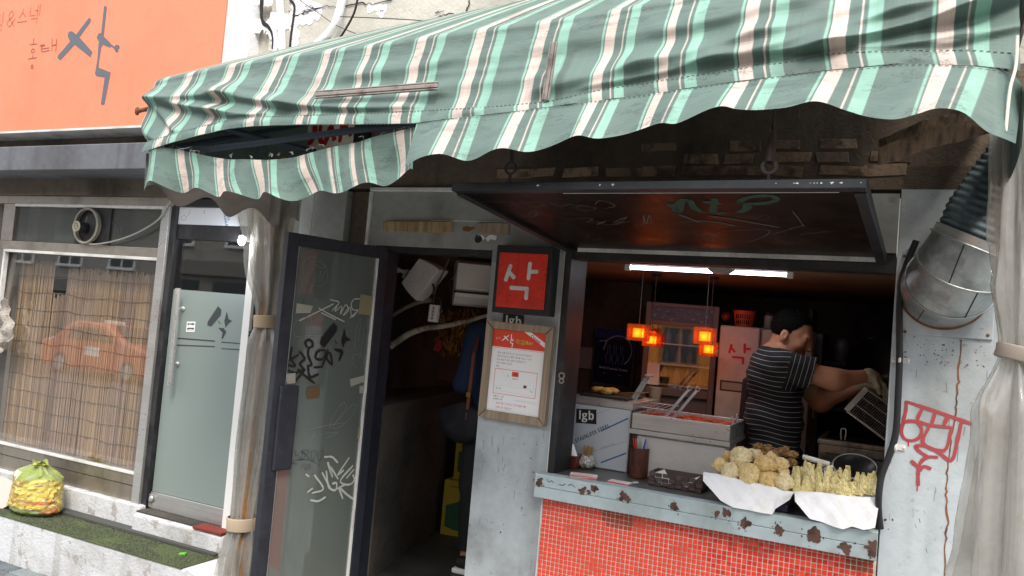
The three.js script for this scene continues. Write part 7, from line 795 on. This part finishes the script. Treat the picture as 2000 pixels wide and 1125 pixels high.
const skin = std(0xffffff, 0.5, { map: dataTex(128, (u, v) => mix([196, 142, 112], [180, 122, 94], fbm(u, v, 8, 4, 701)), 0.2) });
const hairM = phy(0x070605, 0.9, { specularIntensity: 0.3 });
function triUv(g, fn) { g = flat(g); const p = g.attributes.position, uv = g.attributes.uv; for (let i = 0; i < p.count; i += 3) { const c = [0, 1, 2].map((k) => (p.getComponent(i, k) + p.getComponent(i + 1, k) + p.getComponent(i + 2, k)) / 3), f = fn(c); for (let k = i; k < i + 3; k++) { const q = f([p.getX(k), p.getY(k), p.getZ(k)]); uv.setXY(k, q[0], q[1]); } } return g; }
function clip(g, keep) { g = flat(g); const p = g.attributes.position, out = []; for (let i = 0; i < p.count; i += 3) { const c = [0, 1, 2].map((k) => (p.getComponent(i, k) + p.getComponent(i + 1, k) + p.getComponent(i + 2, k)) / 3); if (keep(c)) out.push(i, i + 1, i + 2); } const h = new THREE.BufferGeometry(); for (const k of ['position', 'normal', 'uv']) { const a = g.attributes[k], n = a.itemSize, d = new Float32Array(out.length * n); out.forEach((j, q) => { for (let c = 0; c < n; c++) d[q * n + c] = a.array[j * n + c]; }); h.setAttribute(k, new THREE.BufferAttribute(d, n)); } return h; }
{ // the cook, seen from his right side, reaching across the fryer
  const man = thing('person', 'person in black white-striped T-shirt reaching right with a wire rack in gloved hands', 'person');
  const hd = [-0.466, 1.766, -0.75], nk = [-0.547, 1.668, -0.75], ch = [-0.538, 1.533, -0.75], wa = [-0.535, 1.343, -0.75], hp = [-0.512, 1.152, -0.75];
  const sR = [-0.47, 1.614, -0.57], eR = [-0.244, 1.568, -0.6], wR = [-0.101, 1.601, -0.68], sL = [-0.493, 1.603, -0.93], eL = [-0.321, 1.438, -0.93], wL = [-0.125, 1.55, -0.82];
  const foot = (s) => { const z = -0.75 + s * 0.11, k = [hp[0] + 0.02, 0.72, z], a = [hp[0] - 0.01, FL + 0.08, z]; return [[[hp[0], hp[1] - 0.04, -0.75 + s * 0.09], k, 0.09, 0.06], [k, a, 0.06, 0.042], [a, [a[0] + 0.15, FL + 0.035, z + s * 0.02], 0.042, 0.034]]; };
  const torso = [[[ch[0], ch[1] + 0.02, -0.66], [ch[0], ch[1] + 0.02, -0.84], 0.125, 0.125], [[wa[0], wa[1], -0.68], [wa[0], wa[1], -0.82], 0.125, 0.125], [[hp[0], hp[1], -0.67], [hp[0], hp[1], -0.83], 0.125, 0.125], [[nk[0] - 0.01, nk[1] - 0.045, -0.66], [nk[0] - 0.01, nk[1] - 0.045, -0.84], 0.07, 0.07], [[sR[0] - 0.03, sR[1] - 0.01, -0.6], [sL[0] - 0.03, sL[1] - 0.01, -0.9], 0.07, 0.07], [[wa[0] + 0.02, wa[1] - 0.02, -0.75], [ch[0] + 0.01, ch[1], -0.75], 0.13, 0.125]];
  const arms = [[sR, eR, 0.062, 0.046], [eR, wR, 0.045, 0.03], [sL, eL, 0.062, 0.046], [eL, wL, 0.045, 0.03]];
  const b = field([...torso.map((t) => [t[0], t[1], t[2] - 0.012, t[3] - 0.012]), ...arms, [nk, [hd[0] - 0.03, hd[1] - 0.06, -0.75], 0.064, 0.058], ...foot(1), ...foot(-1)], 0.05);
  const body = iso(b, [-1.0, FL - 0.02, -1.1], [0.12, hd[1] - 0.02, -0.45], 0.0125), H = head(hd, -0.36, -0.22);
  part('body', [body, H.S], skin, man); part('hair', H.H, hairM, man); part('eyes_and_brows', H.E, hairM, man);
  const half = (a, e, t) => a.map((q, i) => lerp(q, e[i], t)), mR = half(sR, eR, 0.56), mL = half(sL, eL, 0.52);
  const shF = field([...torso.map((t) => [t[0], t[1], t[2] + 0.004, t[3] + 0.004]), [sR, mR, 0.083, 0.078], [sL, mL, 0.083, 0.078], [nk, [nk[0] + 0.012, nk[1] + 0.02, -0.75], 0.07, 0.066]], 0.045);
  const wr = (x, y, z) => shF(x, y, z) + (n3(x * 15, y * 9, z * 15) - 0.5) * 0.016 + 0.004 * Math.sin((y * 3 + x) * 26 + z * 9);
  let shirt = iso(wr, [-1.0, hp[1] - 0.06, -1.15], [0.1, nk[1] + 0.12, -0.42], 0.01);
  const dir = (a, e) => V(e[0] - a[0], e[1] - a[1], e[2] - a[2]).normalize(), dR = dir(sR, eR), dL = dir(sL, eL), tR = (p) => (p[0] - sR[0]) * dR.x + (p[1] - sR[1]) * dR.y + (p[2] - sR[2]) * dR.z, tL = (p) => (p[0] - sL[0]) * dL.x + (p[1] - sL[1]) * dL.y + (p[2] - sL[2]) * dL.z, LR = V(...eR).distanceTo(V(...sR)) * 0.56, LL = V(...eL).distanceTo(V(...sL)) * 0.52;
  const nkr = (p) => Math.hypot(p[0] - nk[0] - 0.01, (p[2] + 0.75)) ; 
  shirt = clip(shirt, (c) => { const onR = c[2] > -0.66 && tR(c) > LR && c[0] > sR[0] + 0.02, onL = c[2] < -0.84 && tL(c) > LL && c[0] > sL[0] + 0.02; if (onR || onL) return Math.abs(c[1] - (onR ? eR : eL)[1]) > 0.16; return !(c[1] > nk[1] + 0.028 && nkr(c) < 0.12) && c[1] > hp[1] - 0.02 + 0.03 * (c[0] - hp[0]) / -0.15; });
  shirt = triUv(shirt, (c) => { const d1 = tR(c); if (c[2] > -0.69 && d1 > 0.015 && c[0] > sR[0] - 0.01 && cap(c, sR, mR, 0.083, 0.078) < 0.035 && c[1] > sR[1] - 0.16) return (p) => [p[0], tR(p) / 0.0225]; if (c[2] < -0.84 && tL(c) > 0.02 && cap(c, sL, mL, 0.083, 0.078) < 0.035) return (p) => [p[0], tL(p) / 0.0225]; return (p) => [p[0], (p[1] + 0.06 * (p[0] - hp[0]) + 0.006 * Math.sin(p[0] * 24 + p[1] * 9)) / 0.0235]; });
  const stripe = canvasTex(16, 128, (c) => { c.fillStyle = '#17171a'; c.fillRect(0, 0, 16, 128); c.fillStyle = '#b4b4b7'; c.fillRect(0, 58, 16, 10); }); stripe.wrapS = stripe.wrapT = THREE.RepeatWrapping;
  part('tshirt', shirt, std(0xffffff, 0.85, { map: stripe }), man);
  const ap = field([[[hp[0], hp[1] - 0.02, -0.68], [hp[0], hp[1] - 0.02, -0.82], 0.138, 0.138], [[hp[0] + 0.01, hp[1] - 0.4, -0.68], [hp[0] + 0.01, hp[1] - 0.4, -0.82], 0.15, 0.15]], 0.05);
  part('apron', clip(iso((x, y, z) => ap(x, y, z) + (n3(x * 10, y * 3, z * 10) - 0.5) * 0.02, [-1, hp[1] - 0.6, -1.1], [0, hp[1] + 0.2, -0.4], 0.014), (c) => c[1] < hp[1] + 0.035 && c[1] > hp[1] - 0.42), std(0x4a1626, 0.85), man);
  part('apron_back', iso(field([[[-0.681, 1.508, -0.8], [-0.666, 1.177, -0.8], 0.022, 0.045]], 0.01), [-0.95, 1.0, -0.95], [-0.5, 1.75, -0.65], 0.012), std(0x2b1524, 0.85), man);
  const hR = hand([-0.065, 1.588, -0.69], [0.75, -0.6, -0.1], [0.55, 0.75, 0.3], [0.1, -0.1, 1], 0.55, 1.25), hL = hand([-0.092, 1.554, -0.82], [0.9, -0.3, 0.2], [0.3, 0.9, -0.1], [0, 0, -1], 0.5, 1.2);
  const cuffR = cap, gr = (p) => smin(hR(p), cap(p, wR, [-0.074, 1.592, -0.69], 0.035, 0.032), 0.02), gl = (p) => smin(hL(p), cap(p, wL, [-0.106, 1.555, -0.82], 0.034, 0.03), 0.02);
  const glove = std(0xffffff, 0.95, { map: dataTex(128, (u, v) => { const k = 0.85 + 0.15 * Math.sin(u * 6.283 * 20); return mix([203, 190, 160], [176, 160, 128], fbm(u, v, 6, 3, 711)).map((x) => x * k); }, 0.1) });
  const bb = (c, m) => [c.map((q) => q - m), c.map((q) => q + m)]; const [a0, a1] = bb([-0.059, 1.574, -0.69], 0.15), [b0, b1] = bb([-0.092, 1.554, -0.82], 0.15);
  part('glove', uvBox(isoF(gr, a0, a1, 0.0035)), glove, man); part('glove', uvBox(isoF(gl, b0, b1, 0.0035)), glove, man);
  part('arm_cover', uvBox(iso(field([[half(sL, eL, 0.45), half(sL, eL, 0.95), 0.058, 0.052]], 0.01), [-0.6, 1.35, -1.05], [-0.1, 1.75, -0.8], 0.008)), std(0xb3a17a, 0.9), man, 'cream sleeve cover on his far arm');
  const sh = [1, -1].map((s) => bx(hp[0] - 0.07, hp[0] + 0.2, FL, FL + 0.07, -0.75 + s * 0.12 - 0.045, -0.75 + s * 0.12 + 0.045, 0.03)); for (const g of sh) part('shoe', g, std(0x1c1c1e, 0.6), man);
}
{ // white edged wire rack he holds
  const k = thing('held_wire_rack', 'steel wire frying rack with a white end held tilted by the cook', 'rack'), A = V(-0.182, 1.426, -0.62), B = V(-0.102, 1.537, -0.7), C = V(0.01, 1.303, -0.6), E1 = B.clone().sub(A), E2 = C.clone().sub(A), pt = (u, v, d = 0) => { const p = A.clone().addScaledVector(E1, u).addScaledVector(E2, v); return [p.x, p.y, p.z - d]; };
  for (let i = 1; i <= 24; i++) part('wire', rod(pt(0, i / 24), pt(1, i / 24), 0.0016, 0.0016, 6), M.steel, k);
  for (const u of [0.02, 0.35, 0.68, 0.98]) part('cross_wire', rod(pt(u, 0, -0.003), pt(u, 1, -0.003), 0.0022, 0.0022, 6), M.steel, k);
  for (const u of [0.0, 1.0]) part('side_rail', bar(pt(u, 0, 0.012), pt(u, 1, 0.012), 0.006, 0.03, 0.002), M.steel, k);
  const n = V().crossVectors(E1, E2).normalize().multiplyScalar(0.0), w = 0.075; part('white_end', quad(pt(0, 0.04, -0.004), pt(1, 0.04, -0.004), pt(1, -0.07, 0.01), pt(0, -0.07, 0.01)), M.plasticWhite, k);
}
{ // a customer standing inside the doorway, mostly behind the pillar
  const p = thing('person', 'person in blue jacket and dark trousers standing inside the doorway behind the pillar', 'person'), cx = -2.03, cz = -0.62, f = FL;
  const bones = [[[cx, f + 1.28, cz - 0.0], [cx, f + 0.95, cz], 0.12, 0.12], [[cx - 0.14, f + 1.36, cz], [cx + 0.14, f + 1.36, cz], 0.065, 0.065], [[cx, f + 1.36, cz], [cx, f + 1.5, cz], 0.055, 0.05], [[cx - 0.09, f + 0.9, cz], [cx - 0.1, f + 0.48, cz + 0.02], 0.095, 0.06], [[cx - 0.1, f + 0.48, cz + 0.02], [cx - 0.11, f + 0.08, cz], 0.06, 0.042], [[cx + 0.09, f + 0.9, cz], [cx + 0.1, f + 0.48, cz], 0.095, 0.06], [[cx + 0.1, f + 0.48, cz], [cx + 0.1, f + 0.08, cz - 0.02], 0.06, 0.042], [[cx - 0.17, f + 1.34, cz], [cx - 0.21, f + 1.06, cz + 0.02], 0.058, 0.045], [[cx - 0.21, f + 1.06, cz + 0.02], [cx - 0.1, f + 0.95, cz - 0.16], 0.043, 0.03], [[cx + 0.17, f + 1.34, cz], [cx + 0.22, f + 1.06, cz], 0.058, 0.045], [[cx + 0.22, f + 1.06, cz], [cx + 0.15, f + 0.95, cz - 0.18], 0.043, 0.03]];
  const H = head([cx, f + 1.58, cz], 0.0, 1.4), lo = [cx - 0.4, f - 0.05, cz - 0.4], hi = [cx + 0.4, f + 1.56, cz + 0.3];
  const hl = hand([cx - 0.08, f + 0.935, cz - 0.2], [0.7, -0.3, -0.6], [0, 1, -0.3], [-0.6, 0, -0.7], 0.5), hr = hand([cx + 0.14, f + 0.935, cz - 0.22], [-0.4, -0.3, -0.8], [0, 1, -0.3], [0.7, 0, -0.5], 0.5);
  const [c0, c1] = [[cx - 0.22, f + 0.8, cz - 0.36], [cx + 0.3, f + 1.05, cz - 0.08]];
  part('body', [iso(field(bones, 0.04), lo, hi, 0.0125), H.S, isoF((q) => Math.min(hl(q), hr(q)), c0, c1, 0.004)], skin, p); part('hair', H.H, hairM, p); part('eyes_and_brows', H.E, hairM, p);
  const grow = (B, d) => B.map((t) => [t[0], t[1], t[2] + d, t[3] + d]), wob = (g) => (x, y, z) => g(x, y, z) + (n3(x * 16, y * 10, z * 16) - 0.5) * 0.016;
  part('jacket', clip(iso(wob(field(grow([bones[0], bones[1], bones[7], bones[8], bones[9], bones[10], [[cx, f + 0.95, cz], [cx, f + 0.82, cz], 0.125, 0.13]], 0.018), 0.04)), lo, hi, 0.0125), (c) => c[1] < f + 1.43 && !(c[2] < cz - 0.13 && c[1] < f + 1.0)), std(0xffffff, 0.85, { map: grime(0x1d3152, 0x15233d, { s: 721, m: 0.6, n: 128 }) }), p);
  part('trousers', clip(iso(wob(field(grow([bones[3], bones[4], bones[5], bones[6], [[cx - 0.06, f + 0.92, cz], [cx + 0.06, f + 0.92, cz], 0.115, 0.115]], 0.016), 0.03)), lo, hi, 0.0125), (c) => c[1] > f + 0.12), std(0x17181c, 0.85), p);
  for (const s of [-1, 1]) { const sp = part('shoe', bx(cx + s * 0.1 - 0.045, cx + s * 0.1 + 0.045, f + 0.026, f + 0.09, cz - 0.17, cz + 0.1, 0.03), std(0x1c1d20, 0.7), p); part('sole', bx(cx + s * 0.1 - 0.049, cx + s * 0.1 + 0.049, f, f + 0.03, cz - 0.175, cz + 0.105, 0.01), M.white, sp); }
  const b = thing('shoulder_bag', 'dark navy shoulder bag with tan buckled strap hanging from the person in the doorway', 'bag'), bxm = -2.189, bym = 1.146;
  part('bag_body', (() => { const g = isoF((q) => Math.max(ell(q, [bxm + 0.03, bym, -0.5], [0.17, 0.15, 0.08]) + (n3(q[0] * 12, q[1] * 12, q[2] * 12) - 0.5) * 0.02, q[1] - bym - 0.1 + 0.4 * Math.abs(q[0] - bxm - 0.03)), [bxm - 0.2, bym - 0.2, -0.65], [bxm + 0.25, bym + 0.2, -0.35], 0.01); return g; })(), std(0x14161f, 0.7), b);
  part('strap', [bar([-2.113, 1.206, -0.42], [-2.115, 1.52, -0.44], 0.02, 0.005), bar([-2.115, 1.52, -0.44], [cx - 0.14, f + 1.42, cz], 0.02, 0.005)], std(0x7a3f22, 0.5), b); part('buckle', [bx(-2.112 - 0.014, -2.112 + 0.014, 1.289 - 0.014, 1.289 + 0.014, -0.418, -0.41, 0.003)], M.brass, b); part('strap_end', bar([-2.117, 1.188, -0.42], [-2.12, 1.148, -0.42], 0.008, 0.004), std(0x7a3f22, 0.5), b);
}
// ------------------------------------------------------------------ across the street: seen mirrored in the shop windows
function facade(lab, x0, x1, z, h, wallC, cols, rows, w, hh, seed, frameC = 0xe8e8e4, base = 3.0) {
  const b = thing('street_building', lab, 'building'), mw = std(0xffffff, 0.85, { map: grime(wallC, new THREE.Color(wallC).multiplyScalar(0.72).getHex(), { s: seed, m: 3, n: 256 }) }), gl = std(0x2c3438, 0.08), fm = std(frameC, 0.6);
  part('wall', bx(x0, x1, -0.1, h, z, z + 5), mw, b); part('cornice', bx(x0 - 0.1, x1 + 0.1, h, h + 0.25, z - 0.15, z + 5), fm, b); part('shop_band', bx(x0, x1, base - 0.5, base, z - 0.25, z - 0.001), std(new THREE.Color(wallC).multiplyScalar(0.55).getHex(), 0.6), b);
  const sx = (x1 - x0) / cols;
  for (let j = 0; j < rows; j++) for (let i = 0; i < cols; i++) { const cx = x0 + (i + 0.5) * sx, y = base + 0.6 + j * 2.8; if (y + hh > h) continue; const g = part('window', [bx(cx - w / 2 - 0.08, cx + w / 2 + 0.08, y - 0.1, y, z - 0.1, z - 0.001), bx(cx - w / 2 - 0.08, cx + w / 2 + 0.08, y + hh, y + hh + 0.08, z - 0.06, z - 0.001), bx(cx - w / 2 - 0.08, cx - w / 2, y, y + hh, z - 0.06, z - 0.001), bx(cx + w / 2, cx + w / 2 + 0.08, y, y + hh, z - 0.06, z - 0.001), bx(cx - 0.03, cx + 0.03, y, y + hh, z - 0.05, z - 0.001)], fm, b); part('pane', bx(cx - w / 2, cx + w / 2, y, y + hh, z - 0.02, z - 0.002), gl, g); }
  if (base > 1) for (let i = 0; i < cols; i++) { const cx = x0 + (i + 0.5) * sx; part('shop_window', bx(cx - sx * 0.38, cx + sx * 0.38, 0.3, base - 0.7, z - 0.05, z - 0.002), gl, b); }
  return b;
}
facade('grey rendered building across the street, tallest of the row', -34, -19, 17, 9.5, 0x9a968e, 5, 2, 1.3, 1.4, 801);
facade('brown building across the street with white window frames', -18.9, -10, 17, 7, 0x7c6a5c, 4, 2, 1.1, 1.2, 803);
facade('ochre yellow building across the street facing the doorway', -9.9, -5, 17.2, 6.5, 0xb08a44, 2, 1, 1.2, 1.3, 805, 0x5a4530);
facade('orange timber coloured building across the street facing the counter', -4.9, 5, 16.8, 6.2, 0xc87a30, 6, 2, 1.0, 1.0, 807, 0x8a5a2c, 0.4);
facade('pale plaster building across the street at the right end', 5.1, 22, 17, 8.5, 0xb6b2a8, 6, 2, 1.3, 1.4, 809);
{ const c = thing('taxi', 'orange taxi parked on the far side of the street', 'car'), x0 = -22.4, z0 = 11.6, paint = phy(0xc4582a, 0.3, { clearcoat: 1, clearcoatRoughness: 0.05 }), W = 1.75;
  const prof = [[0, 0.45], [0.05, 0.85], [0.5, 0.98], [1.1, 1.42], [1.5, 1.5], [2.5, 1.48], [3.35, 1.02], [4.3, 0.86], [4.6, 0.7], [4.65, 0.4], [4.4, 0.28], [0.2, 0.28]]; const g = new THREE.ExtrudeGeometry(new THREE.Shape(prof.map((p) => new THREE.Vector2(...p))), { depth: W - 0.16, bevelSize: 0.08, bevelThickness: 0.08, bevelSegments: 3 }); part('body', uvBox(g.translate(x0, -0.12, z0 + 0.08)), paint, c);
  const gl = std(0x20262a, 0.05), sw = [[1.05, 1.02], [1.25, 1.38], [2.45, 1.4], [3.1, 1.03]]; for (const s of [0, 1]) part('side_window', poly(sw.map(([a, b]) => [x0 + a, b - 0.12]), 0.01, s ? z0 + W - 0.001 : z0 - 0.012), gl, c);
  part('windscreen', quad([x0 + 3.33, 0.93, z0 + 0.2], [x0 + 3.33, 0.93, z0 + W - 0.2], [x0 + 2.58, 1.37, z0 + W - 0.25], [x0 + 2.58, 1.37, z0 + 0.25]).translate(0.07, 0.05, 0), gl, c);
  for (const wx of [0.9, 3.75]) for (const s of [0, 1]) { const w = part('wheel', flat(new THREE.CylinderGeometry(0.31, 0.31, 0.2, 28).rotateX(Math.PI / 2).translate(x0 + wx, 0.19, s ? z0 + W - 0.08 : z0 + 0.08)), std(0x151515, 0.8), c); part('rim', flat(new THREE.CylinderGeometry(0.2, 0.2, 0.01, 24).rotateX(Math.PI / 2).translate(x0 + wx, 0.19, s ? z0 + W + 0.026 : z0 - 0.026)), M.steel, w); }
  for (const s of [0.2, W - 0.45]) part('headlight', bx(x0 + 4.45, x0 + 4.66, 0.5, 0.66, z0 + s, z0 + s + 0.28, 0.03), std(0xdfe3e6, 0.1), c); part('grille', bx(x0 + 4.6, x0 + 4.7, 0.3, 0.5, z0 + 0.5, z0 + W - 0.5, 0.02), M.black, c); part('roof_lamp', bx(x0 + 1.7, x0 + 1.95, 1.39, 1.54, z0 + 0.6, z0 + 1.15, 0.04), M.plasticWhite, c); part('door_emblem', bx(x0 + 1.9, x0 + 2.5, 0.5, 0.75, z0 - 0.004, z0 - 0.001), M.white, c); }

seat();
renderer.render(scene, camera);
